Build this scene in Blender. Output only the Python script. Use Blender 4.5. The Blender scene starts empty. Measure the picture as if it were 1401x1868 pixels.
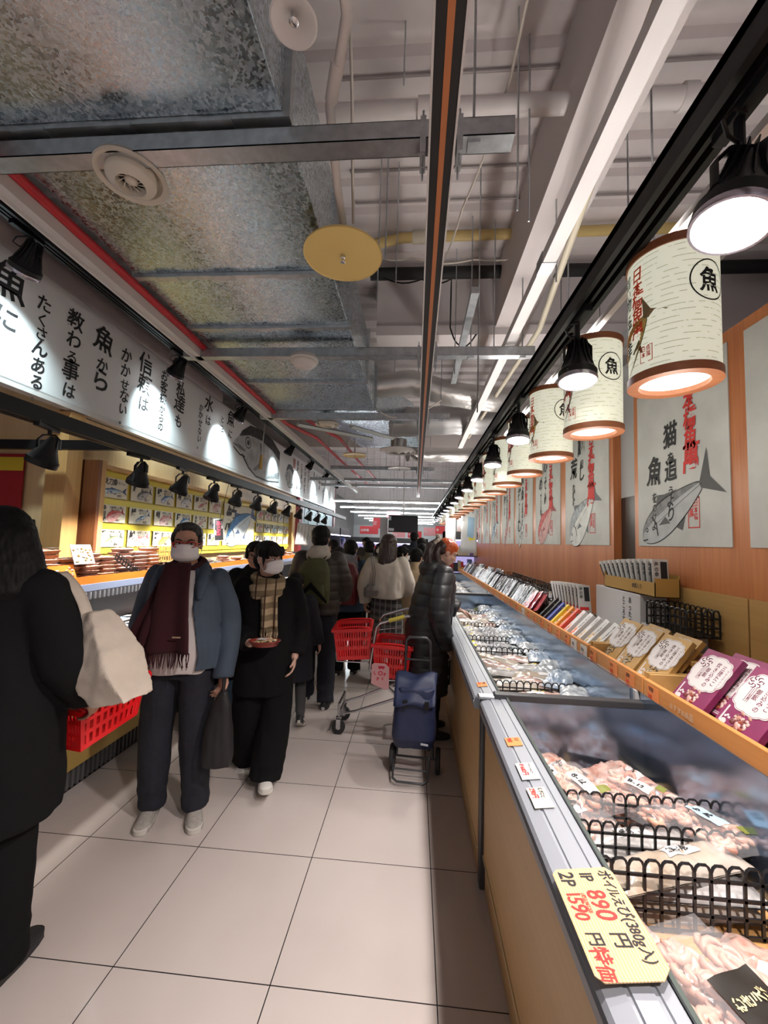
import bpy, math, random
import numpy as np
from math import pi, sin, cos, radians
from mathutils import Vector, Matrix, Euler, noise

# ------------------------------------------------------------------ camera, world, exposure
sc = bpy.context.scene
COL = sc.collection
CAM_H = 1.614
cam_d = bpy.data.cameras.new('camera')
cam = bpy.data.objects.new('camera', cam_d)
COL.objects.link(cam)
sc.camera = cam
cam_d.sensor_fit = 'VERTICAL'
cam_d.sensor_height = 36.0
cam_d.lens = 741.9 / 1868 * 36.0
cam_d.clip_start = 0.05
cam_d.clip_end = 100
_p, _y, _r = .0715, -.0785, .0311
_f = Vector((sin(_y) * cos(_p), cos(_y) * cos(_p), sin(_p)))
_rt = Vector((cos(_y), -sin(_y), 0))
_up = _rt.cross(_f)
_rt2 = cos(_r) * _rt + sin(_r) * _up
_up2 = -sin(_r) * _rt + cos(_r) * _up
cam.matrix_world = Matrix(((_rt2.x, _up2.x, -_f.x, 0), (_rt2.y, _up2.y, -_f.y, 0), (_rt2.z, _up2.z, -_f.z, CAM_H), (0, 0, 0, 1)))

wd = bpy.data.worlds.new('world')
sc.world = wd
wd.use_nodes = True
wd.node_tree.nodes['Background'].inputs[0].default_value = (0.97, 0.88, 0.90, 1)
wd.node_tree.nodes['Background'].inputs[1].default_value = 0.30
sc.view_settings.view_transform = 'Standard'
sc.view_settings.look = 'None'
sc.view_settings.gamma = 1
sc.view_settings.use_curve_mapping = False
sc.view_settings.exposure = 0.38
cy = sc.cycles
cy.max_bounces = 6
cy.diffuse_bounces = 3
cy.glossy_bounces = 3
cy.transmission_bounces = 4
cy.transparent_max_bounces = 8
cy.caustics_reflective = False
cy.caustics_refractive = False
cy.sample_clamp_indirect = 3.0

# lamp settings used by the fittings further down
L_RIGHT = dict(energy=40, color=(1.0, .94, .92), size=radians(82), blend=.45)
L_NEAR = dict(energy=122, color=(1.0, .895, .865), size=radians(118), blend=.3)
L_LEFT = dict(energy=84, color=(1.0, .93, .86), size=radians(94), blend=.5)
L_BANNER = dict(energy=74, color=(.78, .97, 1.0), size=radians(88), blend=.9)
E_TUBE = 40.0
E_LANTERN = 1.0
E_CASE = 7.0

# ------------------------------------------------------------------ helpers
rnd = random.Random(7)


def tag(o, label=None, cat=None, group=None, kind=None):
    if label: o['label'] = label
    if cat: o['category'] = cat
    if group: o['group'] = group
    if kind: o['kind'] = kind
    return o


def empty(name, loc=(0, 0, 0), rz=0.0, label=None, cat=None, group=None):
    o = bpy.data.objects.new(name, None)
    o.empty_display_size = .05
    COL.objects.link(o)
    o.location = loc
    o.rotation_euler = (0, 0, rz)
    return tag(o, label, cat, group)


KIDS = {}


def attach(o, parent):
    o.parent = parent
    KIDS.setdefault(parent.name, []).append(o)


def copy_tree(o, parent=None):
    c = o.copy()
    COL.objects.link(c)
    if parent is not None: attach(c, parent)
    for ch in KIDS.get(o.name, []): copy_tree(ch, c)
    return c


def link(name, me, parent=None, mats=()):
    o = bpy.data.objects.new(name, me)
    COL.objects.link(o)
    for m in mats: me.materials.append(m)
    if parent is not None: attach(o, parent)
    return o


class Fr:
    """a flat frame: origin + u*ex + v*ey + w*n"""
    def __init__(s, o, ex, ey):
        s.o = Vector(o); s.ex = Vector(ex).normalized(); s.ey = Vector(ey).normalized(); s.n = s.ex.cross(s.ey)

    def __call__(s, u, v, w=0):
        return s.o + s.ex * u + s.ey * v + s.n * w


class MB:
    def __init__(s):
        s.v = []; s.f = []; s.m = []; s.mi = 0; s.T = None

    def add(s, vs, fs):
        b = len(s.v)
        if s.T is not None: vs = [s.T @ Vector(p) for p in vs]
        s.v.extend([tuple(p) for p in vs])
        s.f.extend([tuple(i + b for i in f) for f in fs])
        s.m.extend([s.mi] * len(fs))
        return s

    def box(s, c, size, rot=None):
        hx, hy, hz = size[0] / 2, size[1] / 2, size[2] / 2
        vs = [Vector((x, y, z)) for x in (-hx, hx) for y in (-hy, hy) for z in (-hz, hz)]
        if rot is not None: vs = [rot @ p for p in vs]
        c = Vector(c)
        return s.add([p + c for p in vs], [(0, 1, 3, 2), (4, 6, 7, 5), (0, 4, 5, 1), (2, 3, 7, 6), (0, 2, 6, 4), (1, 5, 7, 3)])

    def box2(s, x0, x1, y0, y1, z0, z1):
        return s.box(((x0 + x1) / 2, (y0 + y1) / 2, (z0 + z1) / 2), (abs(x1 - x0), abs(y1 - y0), abs(z1 - z0)))

    def loft(s, rings, cap=True, closed=True):
        n = len(rings[0]); vs = [p for r in rings for p in r]; fs = []
        for i in range(len(rings) - 1):
            for j in range(n if closed else n - 1):
                a = i * n + j; b = i * n + (j + 1) % n
                fs.append((a, b, b + n, a + n))
        if cap:
            fs.append(tuple(range(n - 1, -1, -1)))
            fs.append(tuple((len(rings) - 1) * n + j for j in range(n)))
        return s.add(vs, fs)

    def tube(s, pts, r, n=8, cap=True):
        pts = [Vector(p) for p in pts]
        rs = r if isinstance(r, (list, tuple)) else [r] * len(pts)
        rings = []; up = None
        for i, p in enumerate(pts):
            if i == 0: t = pts[1] - p
            elif i == len(pts) - 1: t = p - pts[i - 1]
            else: t = (pts[i + 1] - p).normalized() + (p - pts[i - 1]).normalized()
            if t.length < 1e-9: t = Vector((0, 0, 1))
            t.normalize()
            if up is None:
                up = Vector((0, 0, 1)) if abs(t.z) < .9 else Vector((1, 0, 0))
            a = t.cross(up)
            if a.length < 1e-6: a = t.cross(Vector((0, 1, 0)))
            a.normalize(); b = a.cross(t); up = b
            rr = rs[i]
            ra, rb = rr if isinstance(rr, (list, tuple)) else (rr, rr)
            rings.append([p + a * (ra * cos(2 * pi * k / n)) + b * (rb * sin(2 * pi * k / n)) for k in range(n)])
        return s.loft(rings, cap)

    def cyl(s, p0, p1, r0, r1=None, n=12, cap=True):
        return s.tube([p0, p1], [r0, r0 if r1 is None else r1], n, cap)

    def lathe(s, prof, n=24, c=(0, 0, 0), rot=None):
        c = Vector(c); vs = []; fs = []
        for r, z in prof:
            for k in range(n):
                p = Vector((r * cos(2 * pi * k / n), r * sin(2 * pi * k / n), z))
                if rot is not None: p = rot @ p
                vs.append(p + c)
        for i in range(len(prof) - 1):
            for k in range(n):
                a = i * n + k; b = i * n + (k + 1) % n
                fs.append((a, b, b + n, a + n))
        return s.add(vs, fs)

    def ell(s, c, r, nu=16, nv=10, rot=None, fn=None):
        c = Vector(c); vs = []; fs = []
        if not isinstance(r, (list, tuple)): r = (r, r, r)
        for i in range(nv + 1):
            th = pi * i / nv
            for j in range(nu):
                ph = 2 * pi * j / nu
                d = Vector((sin(th) * cos(ph), sin(th) * sin(ph), cos(th)))
                k = fn(d) if fn else 1.0
                p = Vector((d.x * r[0], d.y * r[1], d.z * r[2])) * k
                if rot is not None: p = rot @ p
                vs.append(p + c)
        for i in range(nv):
            for j in range(nu):
                a = i * nu + j; b = i * nu + (j + 1) % nu
                if i == 0: fs.append((a, a + nu, b + nu))
                elif i == nv - 1: fs.append((a, a + nu, b))
                else: fs.append((a, a + nu, b + nu, b))
        return s.add(vs, fs)

    def prism(s, poly, fr, w0, w1):
        n = len(poly)
        vs = [fr(u, v, w0) for u, v in poly] + [fr(u, v, w1) for u, v in poly]
        fs = [tuple(range(n - 1, -1, -1)), tuple(range(n, 2 * n))]
        fs += [(i, (i + 1) % n, n + (i + 1) % n, n + i) for i in range(n)]
        return s.add(vs, fs)

    def poly(s, pts):
        return s.add(pts, [tuple(range(len(pts)))])

    def grid(s, nx, ny, fn, thick=0.0):
        vs = [fn(i / nx, j / ny) for j in range(ny + 1) for i in range(nx + 1)]
        fs = [(j * (nx + 1) + i, j * (nx + 1) + i + 1, (j + 1) * (nx + 1) + i + 1, (j + 1) * (nx + 1) + i) for j in range(ny) for i in range(nx)]
        return s.add(vs, fs)

    def build(s, name, mats, parent=None, smooth=40, loc=None, bevel=0, seg=2, solid=0):
        me = bpy.data.meshes.new(name)
        me.from_pydata(s.v, [], s.f)
        if not isinstance(mats, (list, tuple)): mats = [mats]
        for m in mats: me.materials.append(m)
        if len(mats) > 1: me.polygons.foreach_set('material_index', s.m)
        me.update()
        if smooth:
            me.polygons.foreach_set('use_smooth', [True] * len(me.polygons))
            me.set_sharp_from_angle(angle=radians(smooth))
        o = bpy.data.objects.new(name, me)
        COL.objects.link(o)
        if parent is not None: attach(o, parent)
        if loc is not None: o.location = loc
        if solid:
            md = o.modifiers.new('solid', 'SOLIDIFY'); md.thickness = solid; md.offset = 0
        if bevel:
            md = o.modifiers.new('bevel', 'BEVEL'); md.width = bevel; md.segments = seg; md.limit_method = 'ANGLE'; md.angle_limit = radians(35)
        return o


def remeshed(mb, voxel, smooth=2, sub_noise=None, name='m'):
    """union of closed shapes in mb as one smooth continuous skin -> mesh"""
    me = bpy.data.meshes.new(name)
    me.from_pydata(mb.v, [], mb.f)
    o = bpy.data.objects.new(name, me)
    COL.objects.link(o)
    md = o.modifiers.new('r', 'REMESH'); md.mode = 'VOXEL'; md.voxel_size = voxel; md.use_smooth_shade = True
    if smooth:
        ms = o.modifiers.new('s', 'SMOOTH'); ms.iterations = smooth; ms.factor = .5
    dg = bpy.context.evaluated_depsgraph_get()
    dg.update()
    out = bpy.data.meshes.new_from_object(o.evaluated_get(dg))
    out.name = name
    bpy.data.objects.remove(o)
    bpy.data.meshes.remove(me)
    if sub_noise:
        nrm = [v.normal.copy() for v in out.vertices]
        for v, n in zip(out.vertices, nrm):
            v.co += n * sub_noise(v.co, n)
    out.polygons.foreach_set('use_smooth', [True] * len(out.polygons))
    out.update()
    return out


# ------------------------------------------------------------------ materials
MATS = {}


def nd(nt, t, **kw):
    n = nt.nodes.new(t)
    for k, v in kw.items():
        if k in n.inputs: n.inputs[k].default_value = v
        else: setattr(n, k, v)
    return n


def mat(name, col, rough=.6, metal=0.0, var=.0, vscale=8.0, bump=.0, bscale=40.0, stretch=None, emit=0, ecol=None, coat=0, alpha=1.0, sheen=0, col2=None, spec=None, sss=0, trans=0):
    if name in MATS: return MATS[name]
    m = bpy.data.materials.new(name)
    MATS[name] = m
    m.use_nodes = True
    nt = m.node_tree
    b = nt.nodes['Principled BSDF']
    c = tuple(col) + (1,) if len(col) == 3 else col
    b.inputs['Base Color'].default_value = c
    b.inputs['Roughness'].default_value = rough
    b.inputs['Metallic'].default_value = metal
    if spec is not None: b.inputs['Specular IOR Level'].default_value = spec
    if coat: b.inputs['Coat Weight'].default_value = coat; b.inputs['Coat Roughness'].default_value = .08
    if sheen: b.inputs['Sheen Weight'].default_value = sheen
    if sss: b.inputs['Subsurface Weight'].default_value = sss; b.inputs['Subsurface Scale'].default_value = .01
    if trans: b.inputs['Transmission Weight'].default_value = trans
    if alpha < 1: b.inputs['Alpha'].default_value = alpha
    if emit:
        b.inputs['Emission Color'].default_value = tuple(ecol or col) + (1,)
        b.inputs['Emission Strength'].default_value = emit
    if var or bump or col2:
        tc = nd(nt, 'ShaderNodeTexCoord')
        mp = nd(nt, 'ShaderNodeMapping')
        if stretch: mp.inputs['Scale'].default_value = stretch
        nt.links.new(tc.outputs['Object'], mp.inputs[0])
        if var or col2:
            nz = nd(nt, 'ShaderNodeTexNoise', Scale=vscale, Detail=4.0)
            nt.links.new(mp.outputs[0], nz.inputs['Vector'])
            cr = nd(nt, 'ShaderNodeValToRGB')
            if col2:
                a2 = tuple(col2) + (1,); a1 = c
            else:
                a1 = tuple(max(0, x * (1 - var)) for x in c[:3]) + (1,)
                a2 = tuple(min(1, x * (1 + var)) for x in c[:3]) + (1,)
            cr.color_ramp.elements[0].position = .35; cr.color_ramp.elements[1].position = .65
            cr.color_ramp.elements[0].color = a1; cr.color_ramp.elements[1].color = a2
            nt.links.new(nz.outputs[0], cr.inputs[0])
            nt.links.new(cr.outputs[0], b.inputs['Base Color'])
        if bump:
            n2 = nd(nt, 'ShaderNodeTexNoise', Scale=bscale, Detail=3.0)
            nt.links.new(mp.outputs[0], n2.inputs['Vector'])
            bp = nd(nt, 'ShaderNodeBump', Strength=bump, Distance=.01)
            nt.links.new(n2.outputs[0], bp.inputs['Height'])
            nt.links.new(bp.outputs[0], b.inputs['Normal'])
    return m


def wood(name, c1, c2, scale=3.0, axis='Z', rough=.45, obj=True):
    """long grained veneer; grain runs along axis"""
    if name in MATS: return MATS[name]
    m = mat(name, c1, rough)
    nt = m.node_tree; b = nt.nodes['Principled BSDF']
    tc = nd(nt, 'ShaderNodeTexCoord'); mp = nd(nt, 'ShaderNodeMapping')
    s = [26.0, 26.0, 26.0]; s['XYZ'.index(axis)] = 1.2
    mp.inputs['Scale'].default_value = s
    nt.links.new(tc.outputs['Object'], mp.inputs[0])
    n1 = nd(nt, 'ShaderNodeTexNoise', Scale=scale, Detail=6.0, Roughness=.65)
    nt.links.new(mp.outputs[0], n1.inputs['Vector'])
    mp2 = nd(nt, 'ShaderNodeMapping'); s2 = [4.0, 4.0, 4.0]; s2['XYZ'.index(axis)] = .25
    mp2.inputs['Scale'].default_value = s2
    nt.links.new(tc.outputs['Object'], mp2.inputs[0])
    n2 = nd(nt, 'ShaderNodeTexNoise', Scale=1.5, Detail=2.0)
    nt.links.new(mp2.outputs[0], n2.inputs['Vector'])
    ad = nd(nt, 'ShaderNodeMath', operation='ADD')
    nt.links.new(n1.outputs[0], ad.inputs[0]); nt.links.new(n2.outputs[0], ad.inputs[1])
    cr = nd(nt, 'ShaderNodeValToRGB')
    cr.color_ramp.elements[0].position = .36; cr.color_ramp.elements[1].position = .66
    cr.color_ramp.elements[0].color = tuple(c1) + (1,); cr.color_ramp.elements[1].color = tuple(c2) + (1,)
    h = nd(nt, 'ShaderNodeMath', operation='MULTIPLY'); h.inputs[1].default_value = .5
    nt.links.new(ad.outputs[0], h.inputs[0]); nt.links.new(h.outputs[0], cr.inputs[0])
    nt.links.new(cr.outputs[0], b.inputs['Base Color'])
    return m


def galv():
    if 'galvanised_steel' in MATS: return MATS['galvanised_steel']
    m = mat('galvanised_steel', (.5, .5, .5), .3, 1.0)
    nt = m.node_tree; b = nt.nodes['Principled BSDF']
    tc = nd(nt, 'ShaderNodeTexCoord')
    vo = nd(nt, 'ShaderNodeTexVoronoi', Scale=88.0)
    wn = nd(nt, 'ShaderNodeTexNoise', Scale=18.0, Detail=3.0, Distortion=2.0)
    mx = nd(nt, 'ShaderNodeMix', data_type='RGBA'); mx.inputs[0].default_value = .025
    nt.links.new(tc.outputs['Object'], mx.inputs[6]); nt.links.new(wn.outputs[1], mx.inputs[7])
    nt.links.new(tc.outputs['Object'], wn.inputs['Vector'])
    nt.links.new(mx.outputs[2], vo.inputs['Vector'])
    cr = nd(nt, 'ShaderNodeValToRGB')
    cr.color_ramp.elements[0].color = (.27, .345, .39, 1); cr.color_ramp.elements[1].color = (.80, .92, .98, 1)
    nt.links.new(vo.outputs['Color'], cr.inputs[0])
    nt.links.new(cr.outputs[0], b.inputs['Base Color'])
    mr = nd(nt, 'ShaderNodeMapRange'); mr.inputs['To Min'].default_value = .16; mr.inputs['To Max'].default_value = .42
    nt.links.new(vo.outputs['Color'], mr.inputs[0])
    nt.links.new(mr.outputs[0], b.inputs['Roughness'])
    bp = nd(nt, 'ShaderNodeBump', Strength=.10, Distance=.012)
    n3 = nd(nt, 'ShaderNodeTexNoise', Scale=3.0, Detail=1.0)
    nt.links.new(tc.outputs['Object'], n3.inputs['Vector'])
    nt.links.new(n3.outputs[0], bp.inputs['Height']); nt.links.new(bp.outputs[0], b.inputs['Normal'])
    return m


INK = mat('black_ink', (.012, .012, .014), .7)
RED_INK = mat('red_ink', (.62, .03, .025), .7)
ORANGE_INK = mat('orange_red_ink', (.85, .09, .02), .7)
WHITE = mat('white_print', (.66, .66, .65), .6)
BLACK = mat('black_powder_coat', (.007, .007, .0075), .45, spec=.3)
BLACKP = mat('black_plastic_lattice', (.010, .010, .011), .35)
GALV = galv()
ZINC = mat('zinc_strut', (.50, .53, .55), .38, 1.0, var=.12, vscale=20)
WHITE_METAL = mat('white_painted_metal', (.70, .68, .67), .4)
CHROME = mat('chromed_wire', (.62, .63, .65), .22, 1.0)
RED_PLASTIC = mat('red_basket_plastic', (.78, .012, .016), .32)
RUBBER = mat('black_rubber', (.018, .018, .018), .7)

# ------------------------------------------------------------------ lettering and drawn fish
GLY = {}


def glyph(ch, off=.014):
    k = (ch, off)
    if k not in GLY:
        cu = bpy.data.curves.new('g', 'FONT')
        cu.body = ch; cu.size = 1; cu.offset = off; cu.resolution_u = 3
        o = bpy.data.objects.new('g', cu)
        COL.objects.link(o)
        dg = bpy.context.evaluated_depsgraph_get()
        me = bpy.data.meshes.new_from_object(o.evaluated_get(dg))
        vs = [(v.co.x, v.co.y) for v in me.vertices]
        fs = [tuple(p.vertices) for p in me.polygons]
        bpy.data.objects.remove(o); bpy.data.meshes.remove(me); bpy.data.curves.remove(cu)
        GLY[k] = (vs, fs)
    return GLY[k]


def write(mb, fr, x, y, text, size, vert=True, step=1.0, jit=.0, shear=.0, squeeze=1.0, w=.002, off=.014, rng=None, grow=None):
    """letters on frame fr; (x, y) is the centre of the first glyph when vertical, the left baseline when not"""
    rng = rng or rnd
    for i, ch in enumerate(text):
        sz = size * (1 + (rng.uniform(-jit, jit) * 2.2 if jit else 0))
        if grow: sz *= grow[i % len(grow)]
        if ch != ' ':
            vs, fs = glyph(ch, off)
            a = rng.uniform(-jit, jit) * 1.4 if jit else 0
            ca, sa = cos(a), sin(a)
            adv = max([p[0] for p in vs] or [.5]) + .06
            out = []
            for (gx, gy) in vs:
                if vert: px, py = (gx - .5) * squeeze, gy - .38
                else: px, py = gx * squeeze, gy
                px += py * shear
                px, py = px * ca - py * sa, px * sa + py * ca
                out.append(fr(x + px * sz, y + py * sz, w))
            mb.add(out, fs)
        else: adv = .5
        if vert:
            y -= sz * step
            if jit: x += rng.uniform(-jit, jit) * size * .6
        else: x += sz * adv * squeeze * step
    return mb


def fish_shape(kind='fish', n=22):
    top = []; bot = []
    for i in range(n + 1):
        t = i / n
        if kind == 'slim': h = .085 * (sin(pi * min(1, t * 1.02 + .02)) ** .55) * (1 - .35 * t)
        elif kind == 'deep': h = .24 * (sin(pi * t ** .72) ** .75) * (1 - .25 * t) + .02 * t
        elif kind == 'tuna': h = .17 * (sin(pi * t ** .78) ** .85) + .012
        else: h = .15 * (sin(pi * t ** .75) ** .75) * (1 - .2 * t) + .018 * t
        top.append((t * .84, h)); bot.append((t * .84, -h * .92))
    return top, bot


def draw_fish(mbs, fr, cx, cy, L, ang, kind='fish', w=.0015, flip=1):
    """mbs: dict of MB for 'belly','back','fin','line'; a painted fish lying on frame fr, head at the -u end"""
    ca, sa = cos(ang), sin(ang)

    def P(u, v, k=0):
        u = (u - .5) * L * flip; v = v * L
        return fr(cx + u * ca - v * sa, cy + u * sa + v * ca, w + k * .0004)
    top, bot = fish_shape(kind)

    def F(key, pts, k):
        mbs[key].poly([P(u, v, k) for u, v in (pts if flip > 0 else pts[::-1])])
    def strip(key, A, B, k):
        vs = []
        for (a, b) in zip(A, B): vs += [P(*a, k), P(*b, k)]
        mbs[key].add(vs, [(2 * i, 2 * i + 1, 2 * i + 3, 2 * i + 2) for i in range(len(A) - 1)])
    strip('line', [(u, v + .008) for u, v in top], [(u, v - .008) for u, v in bot], 0)
    strip('belly', top, bot, 1)
    strip('back', top, [(u, min(v, v * .35 + .012)) for u, v in top], 2)
    strip('line', [(u, v * .10 + .004) for u, v in top[5:]], [(u, v * .10) for u, v in top[5:]], 3)
    tl = .2 if kind != 'slim' else .13
    F('fin', [(.82, .02), (.82, -.02), (1.0, -tl * .9), (.93, 0), (1.0, tl)], 2)
    dh = dict(deep=.30, tuna=.26).get(kind, .22 if kind == 'fish' else .12)
    F('fin', [(.30, .15 if kind != 'slim' else .07), (.36, dh), (.44, dh * .8), (.60, .12 if kind != 'slim' else .06)][::-1], 0)
    F('fin', [(.42, -.10 if kind != 'slim' else -.05), (.50, -dh * .85), (.60, -.09 if kind != 'slim' else -.05)], 0)
    F('fin', [(.26, -.01), (.40, -.07), (.37, .01)], 3)
    F('line', [(.215, .10), (.245, .02), (.22, -.08), (.205, -.08), (.228, .02), (.20, .10)][::-1], 3)
    F('line', [(.0, -.012), (.07, -.035), (.07, -.047), (.0, -.026)][::-1], 3)
    ec = [(.095 + .02 * cos(a), .035 + .02 * sin(a)) for a in [2 * pi * i / 10 for i in range(10)]]
    F('line', ec, 4)
    ec = [(.095 + .010 * cos(a), .035 + .010 * sin(a)) for a in [2 * pi * i / 8 for i in range(8)]]
    F('belly', ec, 5)


def fish_mats(tone):
    T = dict(grey=((.46, .47, .47), (.10, .105, .11), (.05, .05, .055)), red=((.62, .36, .34), (.50, .10, .10), (.32, .06, .07)),
             blue=((.58, .66, .70), (.07, .20, .40), (.06, .10, .20)), green=((.60, .64, .50), (.20, .26, .12), (.10, .12, .08)),
             pink=((.72, .55, .52), (.56, .25, .25), (.40, .12, .14)), gold=((.72, .55, .16), (.62, .30, .06), (.26, .19, .09)),
             wash=((.44, .46, .47), (.20, .205, .21), (.085, .087, .09)), pale=((.68, .70, .68), (.34, .37, .40), (.14, .15, .17)))[tone]
    return [mat('belly_' + tone, T[0], .7, var=.1, vscale=14), mat('back_' + tone, T[1], .7, var=.3, vscale=20), mat('fin_' + tone, T[2], .7), INK]


def fish_print(name, fr, cx, cy, L, ang, kind, tone, parent, w=.0015, flip=1):
    ms = {k: MB() for k in ('belly', 'back', 'fin', 'line')}
    draw_fish(ms, fr, cx, cy, L, ang, kind, w, flip)
    mb = MB()
    for i, k in enumerate(('belly', 'back', 'fin', 'line')):
        mb.mi = i; mb.add(ms[k].v, ms[k].f)
    return mb.build(name, fish_mats(tone), parent, smooth=0)


ORD = ['nearest', 'second', 'third', 'fourth', 'fifth', 'sixth', 'seventh', 'eighth', 'ninth', 'tenth', 'eleventh', 'twelfth', 'thirteenth', 'fourteenth', 'fifteenth', 'sixteenth', 'seventeenth', 'eighteenth', 'nineteenth', 'twentieth']
# ------------------------------------------------------------------ the setting
def struct(name, mb, m, **kw):
    o = mb.build(name, m, **kw)
    o['kind'] = 'structure'
    return o


def floor_mat():
    m = mat('polished_tile', (.56, .50, .465), .13, spec=.55)
    nt = m.node_tree; b = nt.nodes['Principled BSDF']
    tc = nd(nt, 'ShaderNodeTexCoord'); sp = nd(nt, 'ShaderNodeSeparateXYZ')
    nt.links.new(tc.outputs['Object'], sp.inputs[0])
    lines = []
    for ax, o in (('X', .1178), ('Y', 1.5567)):
        a = nd(nt, 'ShaderNodeMath', operation='SUBTRACT'); a.inputs[1].default_value = o - 60
        d = nd(nt, 'ShaderNodeMath', operation='DIVIDE'); d.inputs[1].default_value = .6
        f = nd(nt, 'ShaderNodeMath', operation='FRACT')
        g = nd(nt, 'ShaderNodeMath', operation='PINGPONG'); g.inputs[1].default_value = .5
        l = nd(nt, 'ShaderNodeMath', operation='LESS_THAN'); l.inputs[1].default_value = .0036
        nt.links.new(sp.outputs[ax], a.inputs[0]); nt.links.new(a.outputs[0], d.inputs[0]); nt.links.new(d.outputs[0], f.inputs[0])
        nt.links.new(f.outputs[0], g.inputs[0]); nt.links.new(g.outputs[0], l.inputs[0]); lines.append(l)
    mx = nd(nt, 'ShaderNodeMath', operation='MAXIMUM')
    nt.links.new(lines[0].outputs[0], mx.inputs[0]); nt.links.new(lines[1].outputs[0], mx.inputs[1])
    nz = nd(nt, 'ShaderNodeTexNoise', Scale=2.6, Detail=7.0)
    nt.links.new(tc.outputs['Object'], nz.inputs['Vector'])
    cr = nd(nt, 'ShaderNodeValToRGB')
    cr.color_ramp.elements[0].color = (.52, .46, .425, 1); cr.color_ramp.elements[1].color = (.63, .57, .53, 1)
    nt.links.new(nz.outputs[0], cr.inputs[0])
    mm = nd(nt, 'ShaderNodeMix', data_type='RGBA'); mm.inputs[7].default_value = (.03, .026, .026, 1)
    nt.links.new(mx.outputs[0], mm.inputs[0]); nt.links.new(cr.outputs[0], mm.inputs[6]); nt.links.new(mm.outputs[2], b.inputs['Base Color'])
    rr = nd(nt, 'ShaderNodeMapRange'); rr.inputs['To Min'].default_value = .10; rr.inputs['To Max'].default_value = .19
    nt.links.new(nz.outputs[0], rr.inputs[0]); nt.links.new(rr.outputs[0], b.inputs['Roughness'])
    return m


mb = MB(); mb.box2(-5.2, 4.8, -1.6, 34, -.1, 0)
struct('floor', mb, floor_mat(), smooth=0)

CEIL = mat('painted_deck', (.78, .72, .71), .65, var=.06, vscale=3)
CEIL2 = mat('painted_steel_beam', (.74, .69, .68), .6)
# corrugated deck, ribs running across the aisle
mb = MB(); rings = []
y = -1.6; prof = []
while y < 34:
    prof += [(y, 4.60), (y + .17, 4.60), (y + .20, 4.645), (y + .27, 4.645)]
    y += .30
mb.add([(x, yy, z) for yy, z in prof for x in (-5.2, 4.8)], [(2 * i, 2 * i + 1, 2 * i + 3, 2 * i + 2) for i in range(len(prof) - 1)])
mb.box2(-5.2, 4.8, -1.6, 34, 4.66, 4.76)
struct('ceiling', mb, CEIL, smooth=0)
mb = MB(); mb.box2(-.5, 4.8, 4.45, 4.85, 4.03, 4.62); mb.box2(-.5, 4.8, 4.40, 4.90, 3.92, 4.03)
struct('beam_cross', mb, CEIL2, smooth=0)
mb = MB(); mb.box2(.82, 1.16, -1.6, 4.45, 4.0, 4.62)
struct('beam_long', mb, CEIL2, smooth=0)
mb = MB(); mb.box2(-5.2, 4.8, 9.8, 10.2, 3.9, 4.62)
struct('beam_far', mb, CEIL2, smooth=0)
OUT = mat('grey_outer_wall', (.30, .29, .29), .8)
mb = MB(); mb.box2(-5.3, -5.2, -1.6, 34, 0, 4.7)
struct('wall_outer_left', mb, OUT, smooth=0)
mb = MB(); mb.box2(4.8, 4.9, -1.6, 34, 0, 4.7)
struct('wall_outer_right', mb, OUT, smooth=0)
mb = MB(); mb.box2(-5.2, 4.8, 34, 34.1, 0, 4.7)
struct('wall_back', mb, mat('pale_back_wall', (.62, .64, .65), .7), smooth=0)

# right partition, orange cherry veneer in two panels with a gap
CHERRY = wood('orange_cherry_veneer', (.42, .135, .045), (.60, .235, .085), 2.4, 'Z')
mb = MB(); mb.box2(1.6, 1.68, -1.4, 3.105, 0, 2.77)
struct('wall_right', mb, CHERRY, smooth=0)
mb = MB(); mb.box2(1.6, 1.68, 3.425, 16, 0, 2.77)
struct('wall_right_far', mb, CHERRY, smooth=0)
mb = MB(); mb.mi = 0; mb.box2(1.66, 2.0, 3.0, 3.5, 0, 2.02); mb.mi = 1; mb.box2(1.66, 2.0, 3.0, 3.5, 2.02, 3.1)
struct('column', mb, [mat('dark_brown_column', (.030, .018, .014), .4), mat('white_column_top', (.42, .43, .44), .6)], smooth=0)

# left side: birch wall, alcove, pillar
BIRCH = wood('birch_veneer', (.62, .42, .21), (.72, .52, .29), 1.6, 'Z', .5)
BIRCH_D = wood('amber_veneer', (.50, .28, .10), (.60, .36, .14), 1.6, 'Z', .5)
mb = MB(); mb.box2(-3.16, -3.06, 3.30, 10.15, 0, 2.655)
struct('wall_left', mb, BIRCH, smooth=0)
mb = MB(); mb.box2(-5.2, -3.17, 3.30, 3.40, 0, 3.4)
struct('wall_alcove', mb, BIRCH, smooth=0)
mb = MB(); mb.box2(-3.19, -3.0, 3.235, 3.40, 0, 2.655)
struct('pillar', mb, BIRCH_D, smooth=0)
MAROON = mat('maroon_panel', (.16, .018, .025), .45)
mb = MB(); mb.box2(-3.16, -2.96, 10.15, 10.45, 0, 2.655)
struct('pillar_maroon', mb, MAROON, smooth=0)
mb = MB(); mb.box2(-3.2, -3.02, 14.8, 15.05, 0, 3.6)
struct('pillar_maroon_far', mb, MAROON, smooth=0)
mb = MB(); mb.box2(-3.2, -3.06, 10.45, 14.8, 0, 2.655)
struct('wall_left_far', mb, mat('pale_blue_board', (.40, .54, .60), .5), smooth=0)
for i, yy in enumerate((11.4, 12.5, 13.6)):
    mb = MB(); mb.box2(-3.06, -3.05, yy - .02, yy + .02, 1.6, 2.65)
    struct('trim_%d' % (i + 1), mb, mat('dark_trim', (.05, .06, .07), .5), smooth=0)
mb = MB(); mb.box2(-1.22, -.96, 14.0, 14.3, 0, 2.42)
struct('column_grey', mb, mat('grey_column', (.44, .44, .43), .6), smooth=0)

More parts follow.
